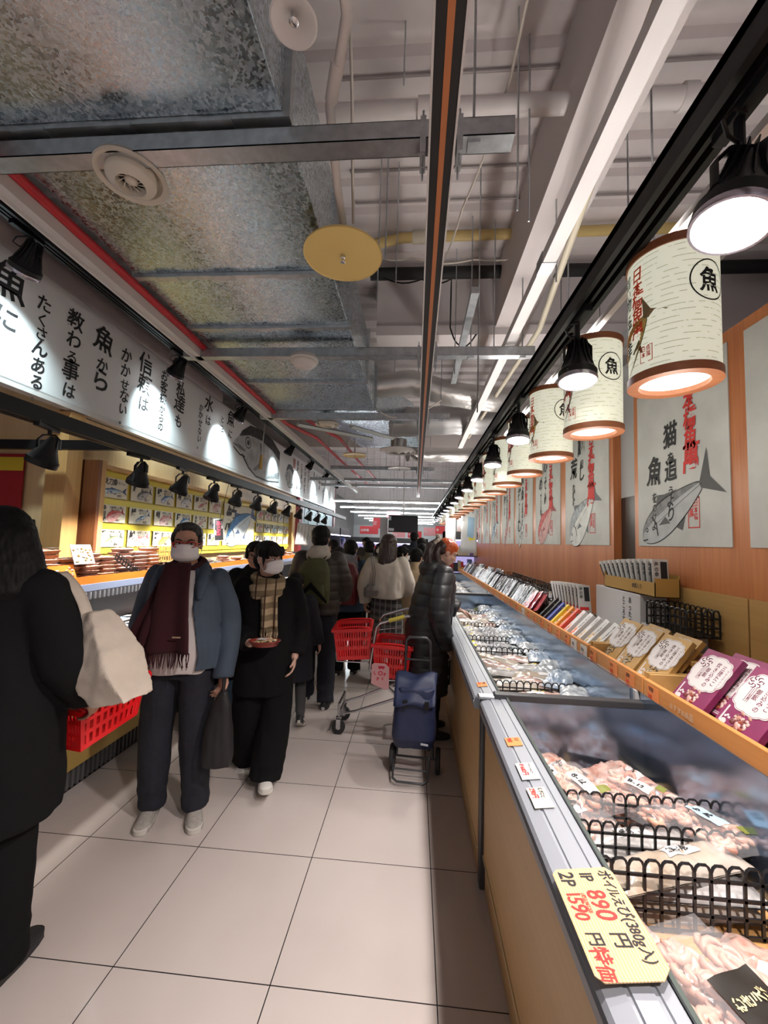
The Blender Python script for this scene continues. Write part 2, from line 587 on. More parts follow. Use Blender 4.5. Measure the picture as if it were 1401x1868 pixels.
# ------------------------------------------------------------------ services overhead
def duct_x(mb, x0, x1, y0, y1, z0, z1): mb.box2(x0, x1, y0, y1, z0, z1)


d = empty('air_duct', (-1.3, 2, 3.4), 0, 'wide galvanised rectangular air duct with flanged joints along the left ceiling', 'air duct')
seams = [-.6, .62, 1.56, 2.56, 3.24, 4.42, 5.36]
prev = -1.5
for s_ in seams:
    mb = MB(); mb.T = Matrix.Translation((1.3, -2, -3.4)); mb.box2(-1.97, -.60, prev + .02, s_ - .02, 3.40, 3.98)
    mb.build('duct_section', GALV, d, smooth=0, bevel=.006)
    mb = MB(); mb.T = Matrix.Translation((1.3, -2, -3.4))
    mb.box2(-2.0, -.57, s_ - .02, s_ + .02, 3.375, 4.0)
    for cx in (-1.75, -1.35, -.9): mb.box2(cx - .08, cx + .08, s_ - .026, s_ + .026, 3.368, 3.38)
    mb.build('joint_flange', ZINC, d, smooth=0)
    prev = s_
mb = MB(); mb.T = Matrix.Translation((1.3, -2, -3.4))
def rc(y, x0, x1, z0, z1): return [(x0, y, z0), (x1, y, z0), (x1, y, z1), (x0, y, z1)]
mb.loft([rc(5.38, -1.97, -.6, 3.4, 3.98), rc(6.0, -1.9, -.55, 3.5, 4.0), rc(7.0, -1.5, -.1, 3.62, 4.05), rc(8.6, -1.2, .05, 3.62, 4.05)])
mb.build('duct_transition', GALV, d, smooth=25)

def strut(x0, x1, y, z, label, posts=()):
    t = MB()
    t.box2(x0, x1, y - .042, y + .042, z, z + .004); t.box2(x0, x1, y - .042, y - .039, z, z + .08); t.box2(x0, x1, y + .039, y + .042, z, z + .08)
    t.box2(x0, x1, y - .042, y - .026, z + .077, z + .08); t.box2(x0, x1, y + .026, y + .042, z + .077, z + .08)
    o = t.build('strut_channel', ZINC, None, smooth=0)
    tag(o, label, 'strut channel', 'galvanised struts across the aisle')
    for px in posts:
        r = MB(); r.cyl((px, y, z), (px, y, 4.62), .006, n=6); r.box2(px - .025, px + .025, y - .025, y + .025, z - .012, z)
        r.build('hanger_rod', ZINC, o, smooth=30)
    return o
strut(-2.2, .36, 1.60, 3.27, 'galvanised strut channel nearest overhead, its bare end hanging right of the dark busway', (-2.05, .2))
strut(-2.2, 1.0, 3.56, 3.27, 'galvanised strut channel second from the camera, carrying the round white detector', (-2.1, .45, .9))
strut(-2.2, .42, 5.44, 3.27, 'galvanised strut channel third along, just before the round silver ducts', (-2.1, .3))
strut(-2.2, .40, 9.4, 3.27, 'galvanised strut channel fourth along, beyond the silver ducts', (-2.1, .3))

strut(-3.0, 1.6, 11.2, 3.27, 'galvanised strut channel fifth along, above the hanging white sheets', (-2.6, -1.2, .3, 1.4))
strut(-3.0, 1.6, 12.6, 3.30, 'galvanised strut channel sixth along, before the fluorescent rows', (-2.6, -1.9, -.6, .9, 1.4))
# black busway with copper strip down the middle
b_ = empty('busway_track', (.065, 6, 3.2), 0, 'long black overhead power track with copper strip and white edges down the aisle', 'power track')
T = Matrix.Translation((-.065, -6, -3.2))
mb = MB(); mb.T = T
mb.box2(.02, .11, -1.5, 14.2, 3.17, 3.25)
mb.build('housing', mat('busway_black', (.010, .008, .008), .5), b_, smooth=0)
mb = MB(); mb.T = T; mb.box2(.055, .078, -1.5, 14.2, 3.167, 3.172); mb.build('copper_strip', mat('copper_strip', (.55, .20, .08), .4, .3), b_, smooth=0)
for x in (.016, .114):
    mb = MB(); mb.T = T; mb.box2(x - .004, x + .004, -1.5, 14.2, 3.165, 3.255); mb.build('edge_flange', WHITE_METAL, b_, smooth=0)
for y in (1.6, 3.56, 5.44, 9.4):
    for sx in (-.01, .14):
        mb = MB(); mb.T = T
        mb.box2(sx - .012, sx + .012, y - .05, y + .05, 3.20, 3.36); mb.cyl((sx, y - .03, 3.15), (sx, y - .03, 3.40), .005, n=6); mb.cyl((sx, y + .03, 3.15), (sx, y + .03, 3.40), .005, n=6)
        mb.build('clamp', ZINC, b_, smooth=30)

# pipes
def pipe(name, pts, r, m, label, cat='pipe', group=None, joints=(), jm=None, n=14):
    t = MB(); t.tube(pts, r, n)
    o = t.build(name, m, None, smooth=50)
    tag(o, label, cat, group)
    for (p, q) in joints:
        j = MB(); j.cyl(p, q, r * 1.25, n=n); j.build('pipe_collar', jm or m, o, smooth=40)
    return o
WPIPE = mat('white_pipe_wrap', (.76, .72, .70), .55)
YPIPE = mat('pale_yellow_pipe', (.66, .50, .20), .5)
CPIPE = mat('cream_pipe', (.62, .57, .44), .5)
pipe('sprinkler_pipe', [(-.285, -.5, 3.55), (-.30, 1.35, 3.55), (-.37, 1.52, 3.52), (-.42, 1.62, 3.50), (-.46, 2.0, 3.48), (-.47, 2.27, 3.46), (-.47, 2.27, 3.34)], .022, WPIPE, 'white sprinkler pipe with elbow above the yellow disc beside the big duct', joints=[((-.36, 1.48, 3.53), (-.41, 1.60, 3.505))])
pipe('water_pipe', [(-.55, 2.27, 4.2), (4.6, 2.27, 4.2)], .055, WPIPE, 'thick white pipe crossing the ceiling nearest the camera', joints=[((1.45, 2.27, 4.2), (1.52, 2.27, 4.2)), ((-.05, 2.27, 4.2), (.02, 2.27, 4.2))])
pipe('gas_pipe', [(-.55, 3.72, 4.46), (-.2, 3.7, 4.52), (4.6, 3.66, 4.54)], .045, YPIPE, 'pale yellow pipe crossing the ceiling before the cross beam', joints=[((-.1, 3.7, 4.522), (.08, 3.7, 4.524))], jm=CPIPE)
pipe('insulated_pipe', [(-.55, 4.15, 4.47), (4.6, 4.15, 4.47)], .062, mat('black_foam_insulation', (.012, .012, .012), .7), 'black foam insulated pipe crossing in front of the cross beam')
pipe('white_drain_pipe', [(-.55, 4.3, 4.60), (4.6, 4.3, 4.62)], .035, WPIPE, 'white pipe lying just above the black insulated pipe')
pipe('conduit_pipe', [(.80, 1.0, 3.60), (.86, 1.75, 3.60), (1.09, 3.70, 3.60), (1.0, 8.0, 3.7)], .025, CPIPE, 'cream flexible conduit running along beside the white cable tray')
pipe('red_pipe', [(-2.01, -1.5, 3.36), (-2.01, 5.2, 3.36), (-1.98, 5.9, 3.34), (-1.75, 6.8, 3.36), (-1.72, 9.0, 3.40), (-1.55, 13, 3.42)], .028, mat('red_fire_pipe', (.50, .012, .02), .4), 'red fire pipe running along under the left edge of the big duct')
pipe('red_pipe', [(-1.9, 5.55, 3.5), (-1.75, 6.3, 3.50), (-1.45, 7.4, 3.5), (-1.40, 10, 3.52), (-1.2, 13, 3.5)], .028, MATS['red_fire_pipe'], 'second red fire pipe that splits off past the end of the big duct')
# cable tray (white) and its dark twin, both along the aisle
mb = MB()
mb.box2(.755, .835, -1.5, 2.52, 3.39, 3.46); mb.box2(.755, .835, 2.60, 7.6, 3.39, 3.46)
o = mb.build('cable_tray', WHITE_METAL, None, smooth=0); tag(o, 'white square cable tray running along the aisle under the right steel beam', 'cable tray')
mb = MB(); mb.box2(.75, .84, 2.50, 2.62, 3.385, 3.465); mb.build('joiner_plate', ZINC, o, smooth=0)
mb = MB(); mb.box2(-2.085, -2.03, -1.5, 14, 3.27, 3.345); mb.box2(-2.10, -2.085, -1.5, 14, 3.25, 3.36)
o = mb.build('cable_tray', WHITE_METAL, None, smooth=0); tag(o, 'white cable tray running beside the red pipe above the left banner lights', 'cable tray')
mb = MB(); mb.box2(.37, .43, 2.95, 4.7, 3.48, 3.53)
o = mb.build('support_rail', ZINC, None, smooth=0); tag(o, 'short pale rail sloping away under the cross beam right of the busway', 'rail')

# round silver ducts across
FOIL = mat('silver_foil_wrap', (.62, .61, .59), .32, .85, bump=.55, bscale=14)
def flexi(pts, r, label, m=FOIL):
    P = []
    for i in range(len(pts) - 1):
        a, b = Vector(pts[i]), Vector(pts[i + 1])
        k = max(1, int((b - a).length / .11))
        P += [a.lerp(b, j / k) for j in range(k)]
    P.append(Vector(pts[-1]))
    t = MB(); t.tube(P, [r * (1 + .03 * sin(i * 2.4) + .02 * noise.noise(p * 5)) for i, p in enumerate(P)], 22)
    o = t.build('round_duct', m, None, smooth=70)
    for e in (P[2], P[-2]):
        if e.z < 4.3:
            s_ = MB(); s_.cyl((e.x, e.y, e.z), (e.x, e.y, 4.62), .006, n=6); s_.build('hanger_rod', ZINC, o, smooth=40)
    return tag(o, label, 'air duct')
flexi([(-.6, 5.6, 3.80), (-.1, 5.6, 3.86), (.4, 5.65, 3.72), (1.0, 5.7, 3.65), (2.6, 5.7, 3.66)], .17, 'silver foil wrapped round duct bending across the aisle behind the third strut')
flexi([(-.5, 6.9, 3.66), (.6, 6.9, 3.72), (3.6, 6.9, 3.74)], .25, 'broad bare metal round duct lying behind the foil wrapped duct', mat('dull_metal', (.42, .42, .42), .4, .9, bump=.1, bscale=6))
flexi([(-.2, 8.3, 3.42), (.3, 8.5, 3.46), (2.5, 8.6, 3.5)], .15, 'small foil wrapped duct feeding the large round ceiling diffuser')
flexi([(-3.6, -1, 3.92), (-3.6, 6.5, 3.92)], .30, 'foil wrapped duct running along above the white left banner', mat('pink_foil', (.62, .55, .54), .3, .85, bump=.6, bscale=10))
flexi([(1.7, 4.2, 3.4), (2.3, 4.6, 3.5), (3.0, 5.4, 3.5)], .16, 'foil wrapped duct above the right partition behind the big lantern')
# diffusers, detectors, sprinkler plates
CREAM = mat('cream_plastic', (.66, .61, .52), .45)
YDISC = mat('yellow_disc', (.80, .60, .22), .45)
def nozzle(loc, r, label, neck):
    t = empty('round_diffuser', loc, 0, label, 'air diffuser')
    m = MB(); m.lathe([(r * .62, neck), (r * .62, .02), (r * .6, .02)], 32); m.build('neck', GALV, t, smooth=40)
    m = MB(); m.lathe([(r * .62, .03), (r * 1.0, .0), (r * 1.03, -.012), (r, -.022), (r * .86, -.012), (r * .80, .03), (r * .62, .04)], 40); m.build('outer_ring', CREAM, t, smooth=40)
    m = MB(); m.lathe([(r * .70, .03), (r * .70, -.03), (r * .66, -.04), (r * .42, -.055), (r * .40, -.03), (r * .40, .05)], 40); m.build('inner_ring', CREAM, t, smooth=40)
    m = MB(); m.lathe([(0, -.012), (r * .41, -.012)], 24); m.build('throat', BLACK, t, smooth=0)
    for k in range(12):
        a = 2 * pi * k / 12
        m = MB(); m.poly([(r * .40 * cos(a), r * .40 * sin(a), -.03), (r * .40 * cos(a + .12), r * .40 * sin(a + .12), -.03), (r * .17 * cos(a + .75), r * .17 * sin(a + .75), -.028), (r * .17 * cos(a + .62), r * .17 * sin(a + .62), -.028)])
        m.build('vane', CREAM, t, smooth=0, solid=.002)
    m = MB(); m.ell((0, 0, -.03), (r * .19, r * .19, .012), 20, 8); m.build('hub', CREAM, t, smooth=60)
    return t
nozzle((-1.36, 1.68, 3.28), .150, 'large cream round air nozzle nearest the camera under the big duct', .13)
nozzle((-1.31, 5.67, 3.28), .165, 'cream round air nozzle under the far end of the big duct', .16)
def plate(loc, r, label, m=YDISC, up=.1):
    t = empty('sprinkler_plate', loc, 0, label, 'sprinkler')
    q = MB(); q.lathe([(0, .008), (r * .97, .008), (r, .0), (r, -.010), (r * .97, -.004), (0, -.002)], 40); q.build('heat_collector', m, t, smooth=40)
    q = MB(); q.lathe([(.0, -.05), (.008, -.05), (.016, -.045), (.007, -.04), (.007, -.025), (.014, -.02), (.014, -.004), (0, -.004)], 14); q.build('sprinkler_head', CHROME, t, smooth=40)
    q = MB(); q.cyl((0, 0, .008), (0, 0, up), .013, n=10); q.build('drop_pipe', WPIPE, t, smooth=40)
plate((-.47, 2.27, 3.30), .232, 'pale yellow sprinkler disc hanging nearest beside the big duct')
plate((-1.24, 7.9, 3.30), .235, 'pale yellow sprinkler disc farther away past the big duct', up=.34)
plate((-.40, 9.2, 3.28), .26, 'small white disc hanging beyond the far large round diffuser', WHITE_METAL, .64)
t = empty('heat_detector', (-.44, 1.185, 3.30), 0, 'white bell shaped detector at the top edge beside the big duct', 'detector')
q = MB(); q.lathe([(.05, .05), (.075, .012), (.078, .0), (.072, -.004), (.055, .004), (.03, .03), (.0, .035)], 36); q.build('cup', WHITE_METAL, t, smooth=50)
q = MB(); q.lathe([(0, -.005), (.008, -.005), (.016, .0), (.006, .006), (.01, .03)], 14); q.build('sensor', CHROME, t, smooth=40)
t = empty('smoke_detector', (-1.06, 3.56, 3.265), 0, 'round white detector dome mounted on the second strut', 'detector')
q = MB(); q.lathe([(.12, .02), (.13, 0), (.13, -.02), (.115, -.03), (.11, -.05), (.085, -.075), (.05, -.085), (0, -.088)], 36); q.build('dome', WHITE_METAL, t, smooth=30)
q = MB(); q.lathe([(.118, -.036), (.121, -.04), (.112, -.045)], 36); q.build('grille_ring', CREAM, t, smooth=30)
t = empty('ceiling_diffuser', (-.35, 7.45, 3.30), 0, 'large round white ceiling diffuser with concentric rings past the silver ducts', 'air diffuser')
for k, (ra, rb) in enumerate(((.36, .29), (.27, .21), (.19, .13), (.10, .0))):
    q = MB(); q.lathe([(ra, .0), (ra, -.012), (rb, -.03 - .012 * k), (rb, -.018 - .012 * k)], 40); q.build('ring', WHITE_METAL, t, smooth=50)
q = MB(); q.cyl((0, 0, -.01), (0, 0, .2), .15, n=24); q.build('neck', FOIL, t, smooth=40)
# ceiling lamps hanging off, tilted tube fittings far ahead
for i, (p, q_) in enumerate([((-.75, 6.6, 3.3), (-1.75, 5.7, 3.27)), ((-.40, 6.4, 3.26), (-.95, 5.6, 3.22))]):
    m = MB(); m.tube([p, q_], [(.05, .03), (.05, .03)], 4)
    for e in (p, q_): m.cyl((e[0], e[1], e[2]), (e[0], e[1], 3.5), .005, n=6)
    tag(m.build('strip_light', mat('unlit_strip', (.55, .62, .62), .4), None, smooth=0), ['long unlit strip light slung diagonally under the duct end', 'shorter pale strip light slung diagonally right of the air nozzle'][i], 'light')
# hanger rods and cables
rods = [(-.13, 2.13, 4.2), (.03, 2.37, 3.36), (.50, 2.1, 3.40), (.60, 2.25, 3.46), (.66, 3.6, 3.35), (.91, 2.72, 3.4), (1.25, 2.2, 2.7), (-.25, 2.6, 3.5), (-.33, 2.9, 3.4), (-.2, 3.0, 3.6), (.45, 3.1, 2.62), (.35, 4.0, 3.3), (1.2, 3.3, 2.62), (1.4, 2.75, 2.8), (1.35, 3.9, 2.8)] + [(-1.6 + .37 * (j % 8) + .05 * j % .2, 9.0 + .42 * j, 3.2 + .05 * (j % 3)) for j in range(14)]
for i, (x, y, z) in enumerate(rods):
    m = MB(); m.cyl((x, y, z), (x, y, 4.63), .0055, n=6)
    tag(m.build('hanger_rod', ZINC, None, smooth=40), 'thin steel hanger rod dropping from the ceiling deck over the aisle' if i < 15 else 'thin steel hanger rod dropping from the far ceiling before the fluorescent rows', 'rod', 'hanger rods from the deck')
for i, (y, z, x0, x1) in enumerate(((2.39, 4.585, -.6, 4.6), (3.05, 4.585, -.6, 4.6), (3.35, 4.58, -.6, 4.6), (1.78, 4.58, -.6, 4.6))):
    m = MB(); m.cyl((x0, y, z), (x1, y, z), .010, n=8)
    tag(m.build('conduit', mat('grey_conduit', (.40, .36, .35), .5, .4), None, smooth=40), 'thin grey conduit running across the ceiling deck, ' + ['second', 'third', 'farthest', 'nearest'][i] + ' of the four', 'conduit')
WIRE = mat('cream_cable', (.62, .57, .50), .5)
CABLES = [([(-.3, 1.0, 4.5), (-.38, 1.9, 3.9), (-.42, 2.3, 3.52)], 'cream cable hanging beside the sprinkler pipe'), ([(-.5, 3.7, 4.38), (-.1, 3.65, 4.28), (.5, 3.8, 4.36), (1.1, 3.75, 4.40)], 'slack cream cable slung under the yellow pipe'),
          ([(-.4, 4.05, 4.36), (0, 3.95, 4.27), (.3, 4.0, 4.30), (.32, 4.3, 3.95), (.42, 4.2, 3.7), (.5, 3.6, 3.5)], 'dark looping cable below the black pipe'), ([(.5, 1.2, 4.5), (.48, 2.2, 4.3), (.3, 3.0, 4.2), (.2, 3.9, 4.4)], 'pair of thin cables strung up toward the deck'), ([(.3, 5.3, 3.5), (-.2, 5.5, 3.35), (-.5, 5.2, 3.3)], 'thin wire strung under the bend of the foil duct')]
for i, (p, lb) in enumerate(CABLES):
    P = []
    for a, b in zip(p[:-1], p[1:]):
        P += [Vector(a).lerp(Vector(b), k / 6) - Vector((0, 0, .05 * sin(pi * k / 6))) for k in range(6)]
    m = MB(); m.tube(P + [Vector(p[-1])], .008, 6)
    tag(m.build('cable', BLACK if 'dark' in lb else WIRE, None, smooth=60), lb, 'cable')

# far fluorescent rows
TUBE = mat('fluorescent_tube', (.9, .95, 1), .4, emit=E_TUBE, ecol=(.90, .97, 1.0))
row_proto = None
for i, y in enumerate((14.6, 17.2, 20.0, 22.8, 25.6, 28.4, 31.2)):
    t = empty('fluorescent_light', (-.95, y, 3.02), 0, 'long white fluorescent row across the far ceiling, ' + ORD[i] + ' of the seven', 'light', 'fluorescent rows at the far end')
    if row_proto is None:
        row_proto = []
        m = MB(); m.box2(-2.3, 2.3, -.05, .05, .02, .08); a = m.build('fitting', WHITE_METAL, t, smooth=0)
        m = MB()
        for x in (-2.28, -.75, .78): m.cyl((x, 0, 0), (x + 1.48, 0, 0), .024, n=10)
        b2 = m.build('tube', TUBE, t, smooth=40); row_proto = [a, b2]
        m = MB()
        for x in (-2.1, 0, 2.1): m.cyl((x, 0, .08), (x, 0, 1.6), .006, n=6)
        row_proto.append(m.build('hanger_wire', ZINC, t, smooth=40))
    else:
        for pr in row_proto:
            c = pr.copy(); COL.objects.link(c); c.parent = None; attach(c, t)
# ------------------------------------------------------------------ right wall posters
PAPER = mat('mottled_grey_paper', (.56, .57, .55), .75, var=.10, vscale=3.5)
POST = [  # y0, y1, black lines, red, kind, tone, fish name
    (.98, 2.073, ['旬の味', '海の幸'], '日本橋魚萬', 'fish', 'grey', 'edge'),
    (2.184, 3.045, ['猫を追うより', '魚をのけよ'], '日本橋魚萬', 'fish', 'grey', 'salmon'),
    (3.49, 4.47, ['鰤起し', '荒れ模様'], '日本橋魚萬', 'deep', 'pale', 'yellowtail'),
    (4.63, 5.55, ['腐っても鯛', 'めでたい魚'], '日本橋魚萬', 'deep', 'red', 'red sea bream'),
    (5.70, 6.64, ['秋刀魚が出ると', '按摩が引込む'], '日本橋魚萬', 'slim', 'pale', 'thin pale fish'),
    (6.76, 7.67, ['海老で鯛を釣る', '海の幸'], '日本橋魚萬', 'slim', 'red', 'long red prawn'),
    (7.85, 8.76, ['鰯の頭も信心から', '海の幸'], '日本橋魚萬', 'fish', 'blue', 'blue fish'),
    (8.94, 9.81, ['鯖を読む', '海の幸'], '日本橋魚萬', 'slim', 'blue', 'slim blue fish'),
    (10.03, 10.94, ['蛸の八つ足', '海の幸'], '日本橋魚萬', 'deep', 'pink', 'dark red creature'),
    (11.13, 12.0, ['鮎の友釣り', '海の幸'], '日本橋魚萬', 'fish', 'grey', 'grey fish'),
    (12.2, 13.1, ['鮪', '海の幸'], '日本橋魚萬', 'fish', 'grey', 'grey fish'),
    (13.3, 14.2, ['鰻登り', '海の幸'], '日本橋魚萬', 'fish', 'grey', 'grey fish')]
for i, (y0, y1, lines, red, kind, tone, nm) in enumerate(POST):
    W = y1 - y0; H = 1.07
    # frame looking at the wall from the aisle: +u runs towards the camera (right in the picture)
    fr = Fr((1.594, y1, 1.637), (0, -1, 0), (0, 0, 1))
    lab = {0: 'pale paper poster at the right edge, mostly cut off by the frame', 1: 'large pale poster with a grey salmon and brush writing below the biggest lantern'}.get(i, 'pale right wall poster painted with a %s, %s from the camera' % (nm, ORD[i].replace('nearest', 'first')))
    m = MB(); m.box2(1.594, 1.5995, y0, y1, 1.637, 2.707)
    o = m.build('wall_poster', PAPER, None, smooth=0)
    tag(o, lab, 'poster', 'fish posters on the right wall')
    o.location = (0, 0, 0)
    if i == 0: continue
    r2 = random.Random(i)
    tx = .54 * W
    m = MB(); write(m, fr, tx - .10 * W, (.66 if i == 1 else .92) * H, lines[0], .125 * W / .86, True, .9, .05, .12, .85, .0025, .026, r2, [1.45, .7, 1.15, .6, .7, .8, .8])
    write(m, fr, tx - .30 * W, (.47 if i == 1 else .72) * H, lines[1], .115 * W / .86, True, .9, .05, .12, .8, .0025, .026, r2, [1.6, .65, .6, .6, .7])
    m.build('brush_lettering', INK, o, smooth=0)
    m = MB(); write(m, fr, .66 * W, .91 * H, red, .135 * W / .86, True, .86, .04, .12, .85, .0035, .026, r2, [.9, .9, 1.05, 1.1, 1.3])
    m.build('red_lettering', RED_INK, o, smooth=0)
    m = MB()
    for (a, b, c, d) in ((.62, .735, .10, .106), (.62, .735, .259, .265), (.62, .627, .1, .265), (.728, .735, .1, .265)):
        m.poly([fr(a * W, c * H, .0015), fr(b * W, c * H, .0015), fr(b * W, d * H, .0015), fr(a * W, d * H, .0015)])
    write(m, fr, .655 * W, .235 * H, '魚萬', .055, True, .95, .05, 0, .8, .0015, .01, r2)
    write(m, fr, .70 * W, .235 * H, '日本橋', .045, True, .9, .05, 0, .8, .0015, .01, r2)
    m.build('red_seal', RED_INK, o, smooth=0)
    if i == 1: fish_print('painted_fish', fr, .48 * W, .215 * H, .80, radians(27), kind, 'wash', o)
    else: fish_print('painted_fish', fr, .47 * W, .25 * H, .80 * W, radians(36 if kind != 'slim' else 58), kind, tone, o)

# ------------------------------------------------------------------ lanterns
def lantern_paper():
    m = bpy.data.materials.new('lantern_paper'); m.use_nodes = True
    nt = m.node_tree; b = nt.nodes['Principled BSDF']; b.inputs['Roughness'].default_value = .8
    tc = nd(nt, 'ShaderNodeTexCoord'); sp = nd(nt, 'ShaderNodeSeparateXYZ'); nt.links.new(tc.outputs['Object'], sp.inputs[0])
    k = nd(nt, 'ShaderNodeMath', operation='MULTIPLY'); k.inputs[1].default_value = 1 / .021; nt.links.new(sp.outputs[2], k.inputs[0])
    f = nd(nt, 'ShaderNodeMath', operation='FRACT'); nt.links.new(k.outputs[0], f.inputs[0])
    l = nd(nt, 'ShaderNodeMath', operation='LESS_THAN'); l.inputs[1].default_value = .12; nt.links.new(f.outputs[0], l.inputs[0])
    nz = nd(nt, 'ShaderNodeTexNoise', Scale=30.0, Detail=5.0); nt.links.new(tc.outputs['Object'], nz.inputs['Vector'])
    g = nd(nt, 'ShaderNodeMath', operation='GREATER_THAN'); g.inputs[1].default_value = .50; nt.links.new(nz.outputs[0], g.inputs[0])
    q = nd(nt, 'ShaderNodeMath', operation='MULTIPLY'); nt.links.new(l.outputs[0], q.inputs[0]); nt.links.new(g.outputs[0], q.inputs[1])
    mx = nd(nt, 'ShaderNodeMix', data_type='RGBA'); mx.inputs[6].default_value = (.76, .77, .62, 1); mx.inputs[7].default_value = (.36, .36, .27, 1)
    nt.links.new(q.outputs[0], mx.inputs[0])
    nt.links.new(mx.outputs[2], b.inputs['Base Color']); nt.links.new(mx.outputs[2], b.inputs['Emission Color']); b.inputs['Emission Strength'].default_value = E_LANTERN * .45
    return m
LPAPER = lantern_paper()
LWOOD = wood('lantern_hoop_wood', (.23, .075, .03), (.34, .125, .05), 3, 'X', .5)
LGLOW = mat('lantern_diffuser', (.9, .95, .92), .5, emit=1.05, ecol=(.90, 1.0, .97))
LR, LH = .139, .485
def cylmap(a0, flip=1):
    """flat lettering -> outside of the lantern; u runs round, v up"""
    def f(u, v, w=0):
        a = a0 + u / LR
        return Vector(((LR + .0015 + w) * cos(a), (LR + .0015 + w) * sin(a), v))
    return f
def make_lantern(idx, full):
    t = empty('paper_lantern', (0, 0, 0))
    m = MB(); m.lathe([(LR, .025), (LR, LH - .02)], 56); m.build('paper_shade', LPAPER, t, smooth=60)
    for z0 in (0, LH - .03):
        m = MB(); m.lathe([(LR - .03, z0), (LR + .006, z0), (LR + .006, z0 + .03), (LR - .03, z0 + .03), (LR - .03, z0)], 56); m.build('wood_hoop', LWOOD, t, smooth=30)
    m = MB(); m.lathe([(0, .018), (LR - .028, .018)], 48); m.build('diffuser', LGLOW, t, smooth=0)
    m = MB(); m.cyl((0, 0, LH), (0, 0, LH + .06), .004, n=6); m.cyl((0, 0, LH - .03), (0, 0, LH - .005), .02, n=10); m.box2(-.14, .14, -.008, .008, LH - .02, LH - .008)
    m.build('hanger_wire', BLACK, t, smooth=30)
    ld = bpy.data.lights.new('lantern_bulb', 'POINT'); ld.energy = 3; ld.color = (1.0, .97, .88); ld.shadow_soft_size = .08
    lo = bpy.data.objects.new('lamp_glow', ld); COL.objects.link(lo); attach(lo, t); lo.location = (0, 0, -.15)
    ld = bpy.data.lights.new('lantern_fill_uplight', 'SPOT'); ld.energy = 16; ld.color = (1.0, .93, .89); ld.spot_size = radians(150); ld.spot_blend = .6; ld.shadow_soft_size = .06  # added uplight that brightens the ceiling, not a bulb of the lantern
    lo = bpy.data.objects.new('lamp_glow', ld); COL.objects.link(lo); attach(lo, t); lo.location = (0, 0, LH + .02); lo.rotation_euler = (pi, 0, 0)
    # crest in a circle on the side toward the camera
    f = cylmap(radians(-72))
    m = MB(); n = 40
    for k in range(n):
        a, b = 2 * pi * k / n, 2 * pi * (k + 1) / n
        m.poly([f(.068 * cos(a), .31 + .072 * sin(a)), f(.068 * cos(b), .31 + .072 * sin(b)), f(.063 * cos(b), .31 + .067 * sin(b)), f(.063 * cos(a), .31 + .067 * sin(a))])
    write(m, f, 0, .31, '魚', .088, True, 1, 0, 0, .85, 0, .026)
    m.build('circle_crest', INK, t, smooth=0)
    f = cylmap(radians(-204))
    if full:
        r2 = random.Random(idx)
        m = MB(); write(m, f, .09, .40, '日本橋魚萬', .060, True, .86, .05, .1, .85, 0, .022, r2, [.9, .9, 1, 1.05, 1.2]); m.build('red_lettering', ORANGE_INK, t, smooth=0)
        m = MB(); write(m, f, .035, .40, '旨い物は海の幸', .046, True, .9, .05, .1, .8, 0, .02, r2, [1.2, .9, 1.2, .8]); m.build('brush_lettering', INK, t, smooth=0)
        m = MB()
        for (a, b, c, d) in ((.10, .145, .06, .0625), (.10, .145, .1175, .12), (.10, .1025, .06, .12), (.1425, .145, .06, .12)): m.poly([f(a, c), f(b, c), f(b, d), f(a, d)])
        write(m, f, .113, .108, '日本', .022, True, .95, 0, 0, .8, 0, .01); write(m, f, .131, .108, '魚萬', .022, True, .95, 0, 0, .8, 0, .01)
        m.build('red_seal', RED_INK, t, smooth=0)
    fish_print('painted_fish', f, .055, .15, .30, radians(48), 'deep', ['gold', 'pink', 'grey', 'gold', 'red'][idx % 5], t, w=0)
    return t
protos = [make_lantern(i, True) for i in range(2)]
for i in range(19):
    y = 1.51 + .672 * i
    t = protos[i] if i < 2 else copy_tree(protos[i % 2])
    t.location = (.918, y, 2.21); t.rotation_euler.z = rnd.uniform(-.06, .06)
    tag(t, ('largest and nearest' if i == 0 else ORD[i]) + ' paper lantern from the camera in the right wall row', 'lantern', 'paper lanterns over the right freezers')

# ------------------------------------------------------------------ track lights
def track(name, x, y0, y1, z, label, w=.045, lw=None):
    m = MB(); m.box2(x - w, x - w + .022, y0, y1, z, z + .09); m.box2(x + w - .022, x + w, y0, y1, z, z + .09); m.box2(x - w, x + w, y0, y1, z + .06, z + .09)
    m.box2(x - .007, x + .007, y0, y1, z, z + .06)
    o = m.build(name, BLACK, None, smooth=0)
    tag(o, label, 'lighting track')
    for k in (-.02, .02):
        m = MB(); m.box2(x + k - .003, x + k + .003, y0, y1, z + .05, z + .058); m.build('copper_conductor', MATS['copper_strip'], o, smooth=0)
    return o
track('lighting_track', .74, -1.2, 17.5, 2.685, 'long black lighting track over the right freezers beside the lanterns', .05)
track('lighting_track', -2.3, .3, 13.0, 2.265, 'lower black lighting track over the left counter below the white banner')
track('lighting_track', -2.6, -.6, 14, 3.58, 'upper black lighting track on the left that lights the white banner')
m = MB(); m.box2(-5.0, -2.35, 3.03, 3.075, 2.275, 2.35); tag(m.build('lighting_track', BLACK, None, smooth=0), 'short black cross track turning into the alcove above the red and blue flag', 'lighting track')
# white upright support profile above right track
m = MB(); m.box2(.903, .933, -1.2, 17.5, 2.75, 2.78)
tag(m.build('lantern_rail', WHITE_METAL, None, smooth=0), 'pale slim rail the lanterns hang from, right of the long black track', 'rail')
m = MB(); m.box2(1.25, 1.32, -1.2, 17.5, 2.90, 2.95)
o = m.build('cable_ladder', ZINC, None, smooth=0); tag(o, 'grey metal ladder tray running above the lanterns near the right wall', 'cable tray')

